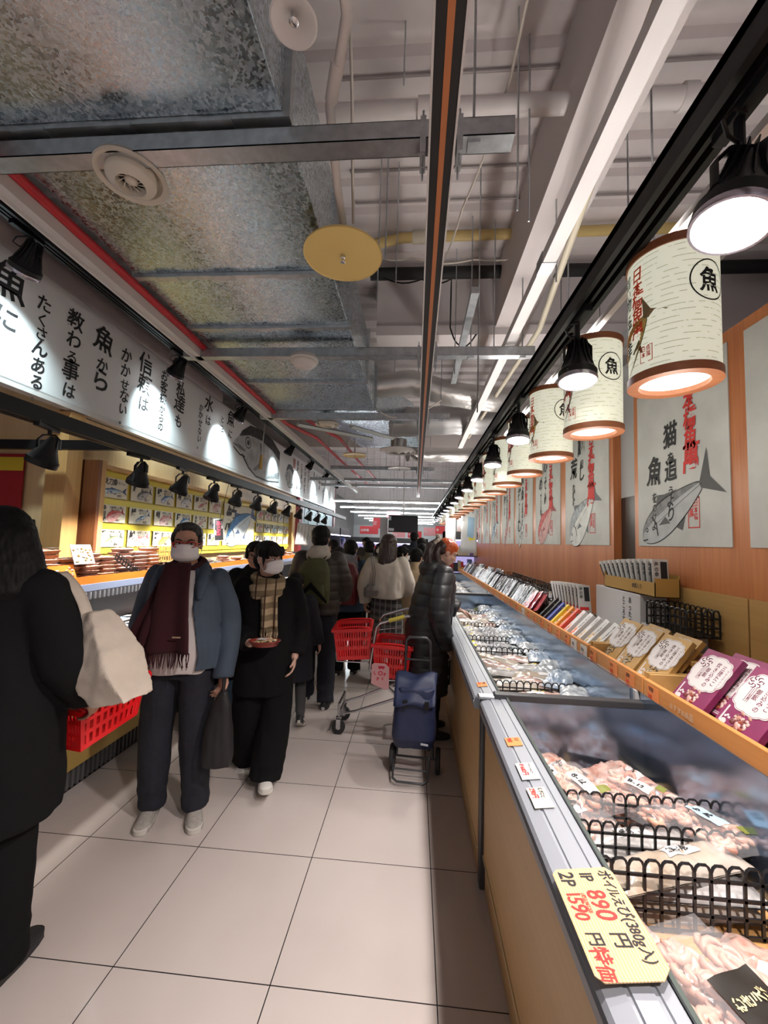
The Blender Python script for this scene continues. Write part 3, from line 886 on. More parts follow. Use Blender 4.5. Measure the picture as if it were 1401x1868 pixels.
LENS = mat('lamp_lens', (1, 1, 1), .3, emit=9, ecol=(1.0, .98, 1.0))
LENS_L = mat('warm_lamp_lens', (1, 1, 1), .3, emit=5, ecol=(.95, 1.0, 1.0))
SILV = mat('lamp_rim_metal', (.55, .52, .60), .25, .9)
def make_spot(aim, lamp, lens, fins=True, s=1.0, name='track_spotlight', dz=0.0):
    """hangs from z=0 (underside of a track); head points along aim"""
    t = empty(name, (0, 0, 0))
    m = MB(); m.box((0, -.03 * s, -.012), (.036 * s, .20 * s, .036)); m.build('track_adapter', BLACK, t, smooth=0, bevel=.003)
    m = MB(); m.cyl((0, 0, -.02), (0, 0, -.055 * s - dz), .012 * s, n=10)
    # yoke: bent flat bar
    R_ = .062 * s
    pts = [(x, 0, -z * s - dz) for x, z in ((-R_, .15), (-R_, .09), (-R_ * .5, .058), (R_ * .5, .058), (R_, .09), (R_, .15))]
    m.tube(pts, [(.016 * s, .005 * s)] * 6, 6); m.build('yoke', BLACK, t, smooth=30)
    d = Vector(aim).normalized()
    q = Vector((0, 0, -1)).rotation_difference(d).to_matrix()
    piv = Vector((0, 0, -.15 * s - dz))
    m = MB(); m.lathe([(0, .085 * s), (.022 * s, .085 * s), (.034 * s, .05 * s), (.050 * s, 0), (.080 * s, -.062 * s), (.086 * s, -.068 * s), (.086 * s, -.105 * s), (.079 * s, -.106 * s), (.073 * s, -.085 * s), (0, -.083 * s)], 28, piv, q)
    h = m.build('lamp_head', BLACK, t, smooth=35)
    if fins:
        m = MB()
        for k in range(14):
            a = 2 * pi * k / 14
            ra = [(.02, .10), (.043, .095), (.052, .03), (.074, -.045), (.05, -.05), (.02, .02)]
            pl = [q @ Vector((r * s * cos(a), r * s * sin(a), z * s)) + piv for r, z in ra]
            n_ = q @ Vector((-sin(a), cos(a), 0)) * .0016
            m.add([p + n_ for p in pl] + [p - n_ for p in pl], [tuple(range(6)), tuple(range(11, 5, -1))] + [(i, 6 + i, 6 + (i + 1) % 6, (i + 1) % 6) for i in range(6)])
        m.build('cooling_fin', BLACK, h, smooth=0)
        m = MB(); m.lathe([(.0865 * s, -.098 * s), (.0885 * s, -.104 * s), (.0865 * s, -.118 * s), (.080 * s, -.118 * s), (.078 * s, -.104 * s)], 32, piv, q); m.build('lamp_rim', SILV, h, smooth=30)
        m = MB(); m.tube([(0, -.02, -.03 * s), (-.05 * s, -.05 * s, -.05 * s), (-.075 * s, -.05 * s, -.08 * s), (-.05 * s, -.03 * s, -.10 * s), (0, 0, -.09 * s)], .005 * s, 6); m.build('power_cord', BLACK, t, smooth=60)
    m = MB(); m.lathe([(0, -.1035 * s), (.079 * s, -.1035 * s)], 28, piv, q); m.build('lens', lens, h, smooth=0)
    ld = bpy.data.lights.new(name + '_lamp', 'SPOT')
    ld.energy = lamp['energy']; ld.color = lamp['color']; ld.spot_size = lamp['size']; ld.spot_blend = lamp['blend']; ld.shadow_soft_size = .055
    lo = bpy.data.objects.new('lamp_glow', ld); COL.objects.link(lo); attach(lo, t)
    lo.location = piv + d * (.125 * s)
    lo.rotation_euler = d.to_track_quat('-Z', 'Y').to_euler()
    return t
pn = make_spot((-.30, -.06, -1), L_NEAR, LENS, True, .98, dz=.05)
p = make_spot((-.06, -.12, -1), L_RIGHT, LENS, True, .98, dz=.05)
ys = [.98, 1.92, 3.02, 4.0, 4.95, 5.95, 6.95, 7.9, 8.85, 9.8, 10.8, 11.8, 12.8, 13.8, 14.8]
for i, y in enumerate([-.1] + ys):
    t = pn if i == 0 else p if i == 2 else copy_tree(pn if i < 2 else p)
    t.location = (.74 if i > 1 else .76, y, 2.69)
    t.rotation_euler.z = 0
    tag(t, 'black track spotlight on the long right track, ' + ('out of view above the camera' if i == 0 else 'the ' + ORD[i - 1] + ' from the camera'), 'spotlight', 'right track spotlights')
p = make_spot((-.44, .10, -1), L_LEFT, LENS_L, False, 1.0)
for i, y in enumerate([1.3, 2.34, 3.2, 3.81, 4.44, 5.05, 5.73, 6.42, 7.14, 7.9, 8.67, 9.42, 10.2]):
    t = p if i == 0 else copy_tree(p)
    t.location = (-2.3, y, 2.27); t.rotation_euler.z = rnd.uniform(-.25, .25)
    tag(t, 'black cone spotlight on the lower left track, ' + ('hidden off the left edge' if i == 0 else ORD[i - 1].replace('nearest', 'first') + ' from the left'), 'spotlight', 'lower left track spotlights')
p = make_spot((-.42, .16, -.52), L_BANNER, LENS_L, True, 1.05)
for i, y in enumerate([.8, 2.385, 4.10, 5.69, 8.07, 9.70, 11.43, 13.18]):
    t = p if i == 0 else copy_tree(p)
    t.location = (-2.6, y, 3.585); t.rotation_euler.z = rnd.uniform(-.08, .08)
    tag(t, 'black spotlight on the upper left track aimed at the banner, ' + ('hidden off the left edge' if i == 0 else ORD[i - 1].replace('nearest', 'first') + ' from the left'), 'spotlight', 'upper left track spotlights')

# ------------------------------------------------------------------ left banner
BAN = mat('white_banner_sheet', (.80, .81, .82), .6)
m = MB(); m.box2(-3.07, -3.0, -.6, 14.75, 2.70, 3.66)
ban = m.build('banner', BAN, None, smooth=0, bevel=.02)
tag(ban, 'long white banner with black brush writing along the top of the left wall', 'banner')
m = MB(); m.box2(-3.075, -2.985, -.6, 14.75, 2.665, 2.70); m.build('lower_edge', WHITE_METAL, ban, smooth=0)
fb = Fr((-3.0, 0, 2.7), (0, 1, 0), (0, 0, 1))   # seen from the aisle u runs away from the camera = to the right
def col(y, z, text, size, grow=None, seed=0, sh=.1):
    mm = MB(); write(mm, fb, y, z - 2.7, text, size, True, .95, .05, sh, .95, .003, .018, random.Random(seed), grow)
    mm.build('brush_lettering', INK, ban, smooth=0)
col(2.62, 3.42, '魚に', .30, [1.05, .7], 1)
col(2.90, 3.42, 'たくさんある。', .13, [1.0, 1, .9, 1.15, 1.1, .9, .6], 2)
col(3.20, 3.45, '教わる事は', .17, [1.15, .95, .8, 1.2, .8], 3)
col(3.53, 3.44, '魚から', .22, [1.25, .75, 1.0], 4)
col(3.83, 3.43, 'かかせない。', .14, [1.15, 1, 1, 1, .95, .6], 5)
col(4.13, 3.48, '信頼は', .20, [1.15, 1.2, .9], 6)
col(4.46, 3.48, 'お客様からの', .14, [1.05, 1.15, 1.1, .8, .8, .8], 7)
col(4.80, 3.46, '私達も', .20, [1.1, 1.15, .8], 8)
col(5.30, 3.38, 'かかせない。', .11, None, 9)
col(5.50, 3.50, '水は', .20, [1.25, .85], 10)
col(5.92, 3.40, 'とって', .13, [.9, .9, 1.1], 11)
col(6.20, 3.50, '魚に', .22, [1.2, .75], 12)
for k, y in enumerate((9.95, 10.3, 10.65, 11.0, 11.6, 11.95, 12.3)):
    col(y, 3.5, ['美味しい魚', '毎日食べよう', '海の恵みを', 'ありがとう', '魚は元気の', 'もとになる', '旬の魚'][k], .15, None, 20 + k)
m = MB(); m.poly([fb(9.55, .62, .003), fb(9.75, .62, .003), fb(9.75, .86, .003), fb(9.55, .86, .003)]); m.build('red_seal', mat('faded_red_print', (.42, .20, .18), .7), ban, smooth=0)
# great tuna head facing left
G1 = mat('ink_wash_dark', (.035, .035, .037), .7, var=.5, vscale=10); G2 = mat('ink_wash_mid', (.17, .17, .175), .7, var=.4, vscale=9); G3 = mat('ink_wash_pale', (.42, .425, .43), .7, var=.2, vscale=7)
def shape(mm, pts, k, sx=1.0, ox=0, oy=0): mm.poly([fb(ox + u * sx, oy + v, .003 + .0006 * k) for u, v in pts])
def fishhead(ox, oy, sx, sc_=1.0):
    mm = MB()
    S = lambda pts: [(u * sc_, v * sc_) for u, v in pts]
    mm.mi = 2; shape(mm, S([(.0, .40), (.14, .36), (.30, .30), (.55, .12), (.85, .02), (1.35, .02), (1.9, .10), (1.9, .70), (1.5, .86), (1.0, .90), (.55, .84), (.28, .64), (.10, .50)]), 0, sx, ox, oy)
    mm.mi = 0; shape(mm, S([(.20, .58), (.55, .70), (1.0, .74), (1.5, .68), (1.9, .55), (1.9, .75), (1.5, .90), (1.0, .94), (.55, .88), (.28, .70)]), 1, sx, ox, oy)
    mm.mi = 1; shape(mm, S([(.0, .40), (.22, .44), (.40, .40), (.42, .36), (.22, .37)]), 1, sx, ox, oy)
    shape(mm, S([(.80, .10), (1.02, .24), (1.08, .46), (1.0, .68), (.93, .68), (.99, .46), (.93, .27), (.74, .14)]), 1, sx, ox, oy)
    shape(mm, S([(1.3, .06), (1.9, .16), (1.9, .30), (1.45, .18)]), 1, sx, ox, oy)
    mm.mi = 0
    shape(mm, S([(.02, .37), (.25, .29), (.42, .29), (.42, .27), (.25, .26), (.04, .34)]), 2, sx, ox, oy)
    shape(mm, S([(.30, .28), (.55, .10), (.85, .0), (1.35, .0), (1.9, .08), (1.9, .10), (1.35, .03), (.85, .03), (.57, .13), (.33, .31)]), 2, sx, ox, oy)
    for r_, k, mi in ((.105, 2, 0), (.085, 3, 2), (.055, 4, 1), (.035, 5, 0)):
        mm.mi = mi; shape(mm, S([(.50 + r_ * cos(2 * pi * j / 20), .55 + r_ * sin(2 * pi * j / 20)) for j in range(20)]), k, sx, ox, oy)
    mm.build('painted_fish_head', [G1, G2, G3], ban, smooth=0)
fishhead(6.30, .03, 1.2, 1.0)
fishhead(9.0, .10, .55, .6)
for k, (y, tone) in enumerate(((13.0, 'grey'), (13.9, 'pale'))): fish_print('painted_fish', fb, y, .5, .9, radians(70), 'fish', tone, ban, .004)
# hanging white rod with yellow end in front of the banner
m = MB(); m.tube([(-2.86, 7.4, 4.62), (-2.9, 7.3, 3.15)], .010, 8); o = m.build('pull_rod', WHITE_METAL, None, smooth=40); tag(o, 'white pull rod with a yellow handle hanging before the painted fish head', 'rod')
m = MB(); m.cyl((-2.9, 7.3, 3.15), (-2.905, 7.29, 2.88), .024, .03, 10); m.build('yellow_handle', mat('amber_handle', (.62, .40, .10), .4), o, smooth=40)

# ------------------------------------------------------------------ card board on the left wall
YB = mat('yellow_board', (.55, .43, .06), .5, var=.1, vscale=4)
YS = mat('yellow_strip', (.66, .56, .05), .4)
m = MB(); m.box2(-3.06, -2.99, 3.52, 9.4, 1.36, 2.22)
bd = m.build('card_board', YB, None, smooth=0)
tag(bd, 'long yellow display board holding rows of fish cards on the left wall', 'display board')
m = MB(); m.box2(-3.06, -2.87, 3.44, 3.475, 1.30, 2.27); m.build('end_frame', wood('dark_walnut_end', (.13, .045, .015), (.20, .075, .028), 2, 'Z'), bd, smooth=0)
m = MB(); m.box2(-3.06, -2.87, 3.475, 3.53, 1.30, 2.27); m.box2(-3.06, -2.90, 3.53, 9.45, 2.215, 2.25); m.box2(-3.06, -2.90, 9.40, 9.45, 1.30, 2.22); m.build('wood_frame', BIRCH_D, bd, smooth=0)
for z in (1.43, 1.665, 1.905, 2.17):
    m = MB(); m.box2(-2.99, -2.975, 3.53, 9.4, z - .02, z + .035); m.build('yellow_rail', YS, bd, smooth=0)
CARD = mat('card_stock', (.74, .71, .58), .7)
FISH = [['秋刀魚', '鰯', '鯖', '鮭', '鰻', '蟹'], ['金目鯛', '鰆', '蛸', '鰹', '烏賊', '海老'], ['鰤', '鯱', '鮪', '鯵', '鱈', '鰈']]
TONE = [['blue', 'grey', 'blue', 'pale', 'red', 'pink'], ['red', 'blue', 'pink', 'blue', 'pink', 'blue'], ['green', 'pink', 'gold', 'grey', 'grey', 'green']]
KIND = [['slim', 'tuna', 'fish', 'deep', 'slim', 'deep'], ['deep', 'slim', 'deep', 'tuna', 'slim', 'fish'], ['fish', 'fish', 'fish', 'deep', 'fish', 'deep']]
TW = dict(blue='blue', grey='grey', pale='silvery', red='red', pink='pink', green='green', gold='yellow')
KW = dict(slim='slender', tuna='plump', fish='', deep='round')
def card(y0, y1, z0, z1, name, tone, kind, label, seed, big=False):
    m = MB(); m.box2(-2.975, -2.970, y0, y1, z0, z1)
    o = m.build('fish_card', CARD, None, smooth=0)
    tag(o, label, 'card', 'fish cards on the yellow board')
    f = Fr((-2.970, y0, z0), (0, 1, 0), (0, 0, 1)); W, H = y1 - y0, z1 - z0; r2 = random.Random(seed)
    mm = MB()
    if big:
        write(mm, f, .20 * W, .66 * H, '鮪', .42, True, 1, 0, .12, .85, .002, .026); write(mm, f, .30 * W, .93 * H, 'まぐろ', .06, False, 1, 0, .1, .9, .002, .016)
        write(mm, f, .05 * W, .05 * H, '海の王様まぐろの旨さ', .07, False, 1, .03, .1, .9, .002, .016)
    elif len(name) == 1 or kind != 'slim' or len(name) == 2:
        write(mm, f, .17 * W, .72 * H if len(name) == 1 else .80 * H, name, min(.13, .26 * W) / (1 if len(name) == 1 else 1.5), True, .95, .03, .1, .9, .002, .024, r2)
        write(mm, f, .36 * W, .80 * H, 'の美味しい季節'[:6], .030, False, 1, .06, .15, .9, .002, .014, r2); write(mm, f, .42 * W, .64 * H, '脂のり抜群', .026, False, 1, .06, .15, .9, .002, .014, r2)
    else:
        write(mm, f, .04 * W, .66 * H, name, .072, False, .95, .03, .12, .9, .002, .022, r2); write(mm, f, .60 * W, .74 * H, 'おいしい', .03, False, 1, .06, .15, .9, .002, .014, r2)
    write(mm, f, .60 * W, .08 * H, '産直便', .026, False, 1, .05, .1, .9, .002, .012, r2)
    mm.build('brush_lettering', INK, o, smooth=0)
    if big: fish_print('painted_fish', f, .56 * W, .50 * H, 1.05 * W, radians(27), 'tuna', 'blue', o, .0022)
    elif kind == 'slim' and name == '秋刀魚': fish_print('painted_fish', f, .5 * W, .34 * H, .95 * W, radians(4), kind, tone, o, .0022)
    else: fish_print('painted_fish', f, .60 * W, .42 * H, .70 * W, radians(22), kind, tone, o, .0022)
rowz = [(1.955, 2.150), (1.715, 1.885), (1.475, 1.645)]
for r_, (z0, z1) in enumerate(rowz):
    for c in range(6):
        y0 = 3.60 + c * .408
        card(y0, y0 + .352, z0, z1, FISH[r_][c], TONE[r_][c], KIND[r_][c], 'paper fish card with %s %s fish, %s row, %s from the left' % (KW[KIND[r_][c]] or 'plain', TW[TONE[r_][c]], ['top', 'middle', 'bottom'][r_], ORD[c].replace('nearest', 'first')), r_ * 7 + c)
card(6.10, 7.30, 1.475, 2.13, '鮪', 'blue', 'tuna', 'biggest card on the yellow board, with a large blue tuna', 99, True)
for r_, (z0, z1) in enumerate(rowz):
    for c in range(5):
        y0 = 7.40 + c * .40
        card(y0, y0 + .34, z0, z1, '鯛鮑鱚鮃鯉'[c], ['red', 'pink', 'grey', 'blue', 'pale'][(c + r_) % 5], ['deep', 'fish'][(c + r_) % 2], 'small fish card right of the big tuna card, %s row, %s from the left' % (['top', 'middle', 'bottom'][r_], ORD[c].replace('nearest', 'first')), 50 + r_ * 7 + c)
# hanging black pop sign with red and white writing
o = empty('hanging_sign', (-2.30, 4.62, 1.66), 0, 'narrow black hanging sign with red and white writing in front of the fish cards', 'sign')
m = MB(); m.T = Matrix.Rotation(radians(18), 4, 'Z') @ Matrix.Rotation(radians(-5), 4, 'Y')
m.box2(-.052, .052, -.002, .002, -.10, .155); m.build('board', WHITE, o, smooth=0)
fz = lambda u, v, w=0: m.T @ Vector((u, -.0025 - w, v))
m2 = MB(); m2.poly([fz(-.047, -.095), fz(.047, -.095), fz(.047, .15), fz(-.047, .15)]); m2.build('black_face', INK, o, smooth=0)
m2 = MB(); write(m2, fz, 0, .105, 'あじ鮪', .054, True, 1.05, .03, .05, .9, .001, .03); m2.build('red_lettering', mat('bright_red_print', (.85, .03, .07), .6), o, smooth=0)
m2 = MB(); write(m2, fz, .036, .12, '脂のり最高', .017, True, 1.05, 0, 0, .9, .001, .01); write(m2, fz, -.036, .02, 'お買得品', .015, True, 1.05, 0, 0, .9, .001, .01); m2.build('white_lettering', WHITE, o, smooth=0)
m2 = MB(); m2.cyl((0, 0, .155), (.03, .12, .60), .003, n=6); m2.build('cord', BLACK, o, smooth=30)
for k, (y, x, tl) in enumerate(((8.3, -2.32, .1), (9.35, -2.3, -.15))):
    o = empty('hanging_sheet', (x, y, 1.70), 0, ['left', 'right'][k] + ' of two white handwritten sheets hanging from the lower track near the maroon pillar', 'sign', 'white sheets hanging from the track')
    m = MB(); T = Matrix.Rotation(tl, 4, 'Y'); m.T = T
    m.grid(6, 8, lambda a, b: ((a - .5) * .30, .02 * sin(a * 4 + b * 3), (b - .5) * .46)); m.build('sheet', mat('white_sheet', (.58, .59, .60), .7), o, smooth=60, solid=.003)
    m = MB(); f = lambda u, v, w=0: T @ Vector((u, -.024 - w, v))
    for q in range(4): write(m, f, .105 - q * .07, .17, '本日のお買得品'[q:] + '鮮魚', .04, True, 1.0, .05, .05, .9, .001, .006)
    m.build('handwriting', mat('pale_ink', (.16, .17, .2), .7), o, smooth=0)
    m = MB(); m.cyl((0, 0, .26), (0, .05, .56), .004, n=6); m.build('cord', BLACK, o, smooth=30)
# red, yellow and blue fishing flag on the alcove wall
o = empty('fishing_flag', (-4.0, 3.24, 1.95), 0, 'red blue and yellow fishing flag with a wave pattern in the left alcove', 'flag')
f = Fr((-4.9, 3.27, 1.35), (1, 0, 0), (0, 0, 1))
def L(m, pts, k): m.poly([f(u, v, .004 * k) - Vector((-4.0, 3.24, 1.95)) for u, v in pts])
m = MB(); m.T = Matrix.Translation((4.0, -3.24, -1.95)); m.box2(-4.9, -3.43, 3.272, 3.28, 1.35, 2.28); m.build('cloth', mat('flag_red', (.36, .012, .02), .8), o, smooth=0)
m = MB(); L(m, [(0, .78), (1.47, .78), (1.47, .90), (0, .90)], 1); m.build('yellow_band', mat('flag_yellow', (.66, .48, .03), .8), o, smooth=0)
m = MB(); L(m, [(.3, .28), (1.25, .28), (1.24, .45), (1.14, .62), (1.06, .76), (.7, .76), (.3, .7)], 2); L(m, [(0, .0), (1.47, .0), (1.47, .34), (1.38, .30), (1.30, .34), (1.2, .28), (1.1, .32), (1.0, .28), (0, .3)], 2); m.build('white_outline', WHITE, o, smooth=0)
m = MB(); L(m, [(.3, .30), (1.20, .30), (1.19, .45), (1.09, .62), (1.02, .73), (.7, .73), (.3, .68)], 3); L(m, [(0, 0), (1.47, 0), (1.47, .31), (1.38, .27), (1.30, .31), (1.2, .25), (1.1, .29), (1.0, .25), (0, .27)], 3); m.build('blue_wave', mat('flag_blue', (.015, .05, .20), .8), o, smooth=0)
m = MB()
for (u, v, r_) in ((1.25, .17, .035), (1.34, .13, .04), (1.40, .06, .03), (1.28, .08, .035), (1.38, .2, .03), (1.02, .48, .05), (.95, .58, .05)):
    L(m, [(u + r_ * cos(a), v + r_ * sin(a)) for a in [2 * pi * j / 12 for j in range(12)]], 4)
m.build('white_spray', WHITE, o, smooth=0)
# television hung at the far end
o = empty('television', (-.42, 13.8, 1.93), 0, 'black television hung from the ceiling beside the grey column at the far end', 'television')
m = MB(); m.box2(-.50, .50, 0, .06, 0, .58); m.build('housing', BLACK, o, smooth=0, bevel=.008)
m = MB(); m.box2(-.485, .485, -.003, 0, .015, .565); m.build('screen', mat('dark_screen', (.008, .009, .011), .12), o, smooth=0)
m = MB(); m.box2(-.49, -.41, -.008, -.004, .40, .54); m.box2(-.49, -.31, -.008, -.004, .04, .13); m.build('sticker', mat('bluish_white_sticker', (.6, .66, .70), .5), o, smooth=0)
m = MB(); m.cyl((0, .04, .55), (0, .04, 2.68), .025, n=8); m.build('hanging_pole', WHITE_METAL, o, smooth=30)
# ------------------------------------------------------------------ right freezer cases
OAKF = wood('amber_front_veneer', (.52, .32, .13), (.61, .39, .17), 1.4, 'Y', .42)
OAKL = wood('orange_pine_lip', (.58, .235, .06), (.68, .30, .09), 2.0, 'Y', .45)
OAKB = wood('tan_back_board', (.46, .27, .09), (.54, .33, .12), 1.6, 'Y', .5)
BUMP = mat('grey_blue_bumper', (.27, .29, .32), .35)
DARKG = mat('dark_grey_metal', (.060, .062, .066), .4, .3)
MIRR = mat('blue_black_liner', (.30, .38, .50), .17, .9)
LINER = mat('white_case_liner', (.58, .60, .64), .45)


def freezer(y0, y1, label, dx=0.0, tall=0):
    t = empty('freezer_case', (.36 + dx, y0, 0), 0, label, 'freezer', 'right freezer cases')
    T = Matrix.Translation((-.36, -y0, 0))
    def part(name, m_, fn, **kw):
        q = MB(); q.T = T; fn(q); return q.build(name, m_, t, **kw)
    part('kick_panel', OAKF, lambda q: q.box2(.365, .40, y0, y1, 0, .145), smooth=0)
    part('seam_strip', mat('pale_seam', (.62, .48, .28), .4), lambda q: q.box2(.353, .372, y0, y1, .145, .157), smooth=0)
    part('front_panel', OAKF, lambda q: q.box2(.358, .42, y0, y1, .157, .80), smooth=0)
    prof = [(.350, .795), (.333, .80), (.328, .835), (.333, .842), (.331, .848), (.338, .858), (.372, .868), (.374, .865), (.380, .865), (.382, .870), (.418, .874), (.420, .871), (.426, .871), (.428, .875), (.452, .876), (.452, .795)]
    part('bumper_rail', BUMP, lambda q: q.loft([[(x, y, z) for x, z in prof] for y in (y0 + .005, y1 - .045)]), smooth=20)
    part('inner_glass', mat('smoky_edge_glass', (.09, .11, .10), .1), lambda q: q.box2(.453, .462, y0 + .02, y1 - .04, .60, .885), smooth=0)
    part('well_floor', LINER, lambda q: q.box2(.42, 1.09, y0, y1, .42, .46), smooth=0)
    part('back_liner', MIRR, lambda q: q.box2(1.085, 1.10, y0 + .02, y1 - .02, .46, .935), smooth=0)
    part('end_liner', MIRR, lambda q: q.box2(.462, 1.085, y1 - .045, y1 - .03, .46, .865), smooth=0)
    part('rear_body', mat('white_case_body', (.5, .5, .5), .5), lambda q: q.box2(1.10, 1.585, y0, y1, 0, .93), smooth=0)
    part('end_bar', DARKG, lambda q: (q.box2(.40, 1.09, y1 - .05, y1 - .005, .865, .898)), smooth=0, bevel=.005)
    part('end_post', DARKG, lambda q: q.box2(.340, .40, y1 - .045, y1 + .012, 0, .868), smooth=0, bevel=.006)
    part('post_cap', ZINC, lambda q: q.box2(.325, .46, y1 - .045, y1 + .0, .866, .882), smooth=0, bevel=.005)
    return t
freezer(-.6, 2.10, 'nearest freezer case on the right with tan front, holding shrimp bags')
freezer(2.115, 6.1, 'second freezer case on the right, behind the black bar, holding long fish packs', -.02)
freezer(6.115, 10.2, 'third freezer case on the right, beyond the woman in the black puffer coat', -.02)

def shelf(y0, y1, label, back=True):
    t = empty('display_shelf', (1.10, y0, .93), 0, label, 'shelf', 'wooden shelves behind the right freezers')
    T = Matrix.Translation((-1.10, -y0, -.93))
    q = MB(); q.T = T; q.box2(1.10, 1.59, y0, y1, .93, .948); q.build('shelf_board', OAKB, t, smooth=0)
    q = MB(); q.T = T; q.box2(1.09, 1.112, y0, y1, .932, 1.008); q.build('front_lip', OAKL, t, smooth=0, bevel=.003)
    for yy in (y0, y1 - .02):
        q = MB(); q.T = T; q.box2(1.112, 1.57, yy, yy + .02, .948, 1.03); q.build('end_board', OAKB, t, smooth=0)
    if back:
        q = MB(); q.T = T; q.box2(1.57, 1.592, y0, y1, .948, 1.395); q.build('back_board', OAKB, t, smooth=0)
    return t
shelf(.3, 2.06, 'wooden shelf tray nearest the camera holding the purple cartons')
shelf(2.07, 2.66, 'short wooden shelf tray holding the mustard cartons')
shelf(2.68, 10.3, 'long wooden shelf tray receding along the right wall behind the puffer coat', False)

# ------------------------------------------------------------------ left open chiller
GRIP = mat('gold_laminate', (.52, .36, .10), .4)
t = empty('open_chiller', (-2.4, 1.0, 0), 0, 'long open chiller counter along the left wall with lit shelves', 'chiller')
T = Matrix.Translation((2.4, -1.0, 0))
Y0, Y1 = 1.0, 9.6
def part(name, m_, fn, **kw):
    q = MB(); q.T = T; fn(q); return q.build(name, m_, t, **kw)
part('kick_panel', DARKG, lambda q: q.box2(-2.12, -2.16, Y0, Y1, 0, .16), smooth=0)
q = MB(); q.T = T
for k in range(60): q.box2(-2.10, -2.12, 1.3 + k * .04, 1.318 + k * .04, .02, .13)
q.build('air_grille', mat('grille_grey', (.10, .10, .10), .5), t, smooth=0)
part('front_panel', GRIP, lambda q: q.box2(-2.06, -2.12, Y0, Y1, .16, .80), smooth=0)
part('front_rail', mat('white_front_rail', (.78, .80, .80), .3), lambda q: q.loft([[(x, y, z) for x, z in ((-2.04, .80), (-2.03, .86), (-2.05, .895), (-2.12, .905), (-2.13, .80))] for y in (Y0, Y1)]), smooth=20)
part('well_floor', LINER, lambda q: q.box2(-2.13, -2.70, Y0, Y1, .70, .74), smooth=0)
part('rear_wall', mat('chiller_dark_liner', (.03, .03, .032), .35), lambda q: q.box2(-2.68, -2.72, Y0, Y1, .74, 1.16), smooth=0)
q = MB(); q.T = T
for k in range(170): q.box2(-2.66, -2.68, 1.0 + k * .05, 1.02 + k * .05, 1.06, 1.12)
q.build('air_slots', mat('slot_grey', (.25, .25, .25), .5), t, smooth=0)
part('upper_shelf', DARKG, lambda q: q.box2(-2.58, -3.0, Y0, Y1, 1.16, 1.20), smooth=0)
part('price_rail', mat('blue_white_price_rail', (.30, .36, .52), .3), lambda q: q.box2(-2.565, -2.58, Y0, Y1, 1.145, 1.20), smooth=0)
part('lamp_strip', mat('chiller_lamp', (1, 1, 1), .4, emit=E_CASE, ecol=(1.0, .93, .95)), lambda q: q.box2(-2.585, -2.61, Y0 + .1, Y1 - .1, 1.148, 1.158), smooth=0)
part('orange_lip', mat('orange_lip_plastic', (.80, .22, .03), .35), lambda q: q.box2(-2.585, -2.60, Y0, Y1, 1.20, 1.26), smooth=0)
part('body', DARKG, lambda q: (q.box2(-2.72, -3.05, Y0, Y1, 0, 1.16), q.box2(-2.12, -2.72, Y0, Y1, 0, .70), q.box2(-2.05, -3.05, Y1 - .03, Y1, 0, 1.3)), smooth=0)
# far left cold cabinets and gondolas at the end of the aisle
PURP = mat('violet_glow_liner', (.6, .55, .8), .5, emit=.55, ecol=(.62, .55, 1.0))  # liner glows by itself, standing in for violet light falling on it
CAB_DARK = mat('cabinet_dark_grey', (.05, .052, .056), .45)
PK = [mat('far_pack_%s' % n, c, .4) for n, c in (('white', (.62, .62, .66)), ('black', (.03, .03, .04)), ('violet', (.22, .16, .40)), ('red', (.55, .04, .05)), ('blue', (.12, .20, .45)), ('cream', (.60, .52, .38)))]
def cabinet(loc, w, d, h, rz, label, lit=True, shelves=3):
    t = empty('cold_cabinet', loc, rz, label, 'cabinet')
    q = MB(); q.box2(0, w, d - .04, d, 0, h); q.box2(0, .05, 0, d, 0, h); q.box2(w - .05, w, 0, d, 0, h); q.box2(0, w, 0, d, h - .2, h); q.box2(0, w, 0, d, 0, .35)
    q.build('body', CAB_DARK, t, smooth=0)
    q = MB(); q.box2(.05, w - .05, d - .06, d - .045, .35, h - .2); q.build('back_liner', PURP, t, smooth=0)
    q = MB(); q.box2(.06, w - .06, -.01, .02, h - .24, h - .21); q.build('lamp', mat('violet_white_lamp', (1, 1, 1), .4, emit=3.5, ecol=(.80, .74, 1.0)), t, smooth=0)
    r2 = random.Random(label)
    for k in range(shelves):
        z = .5 + k * (h - .75) / shelves
        q = MB(); q.box2(.05, w - .05, .05, d - .06, z, z + .025); s_ = q.build('shelf', CAB_DARK, t, smooth=0)
        q = MB(); x = .08
        while x < w - .16:
            ww = r2.uniform(.05, .12); q.mi = r2.randrange(6); q.box2(x, x + ww - .008, .10, .3, z + .026, z + .026 + r2.uniform(.10, (h - .75) / shelves - .06)); x += ww
        o = q.build('stacked_packs', PK, s_, smooth=0); o['kind'] = 'stuff'
    return t
cabinet((-2.35, 10.6, 0), 2.0, .7, 1.98, radians(90), 'dark cold cabinet on the left just beyond the maroon pillar')
cabinet((-2.35, 12.7, 0), 2.0, .7, 1.98, radians(90), 'dark cold cabinet farther on the left with violet lit shelves')
cabinet((-2.9, 16.2, 0), 2.0, .7, 1.75, 0, 'violet lit cold cabinet across the far end, left of the grey column')
cabinet((-.8, 16.2, 0), 1.3, .7, 1.75, 0, 'violet lit cold cabinet across the far end, under the television')
cabinet((.75, 10.6, 0), 1.0, .7, 1.92, 0, 'dark cold cabinet standing at the far end of the right freezers')
POPR = mat('red_poster_stock', (.60, .05, .06), .6)
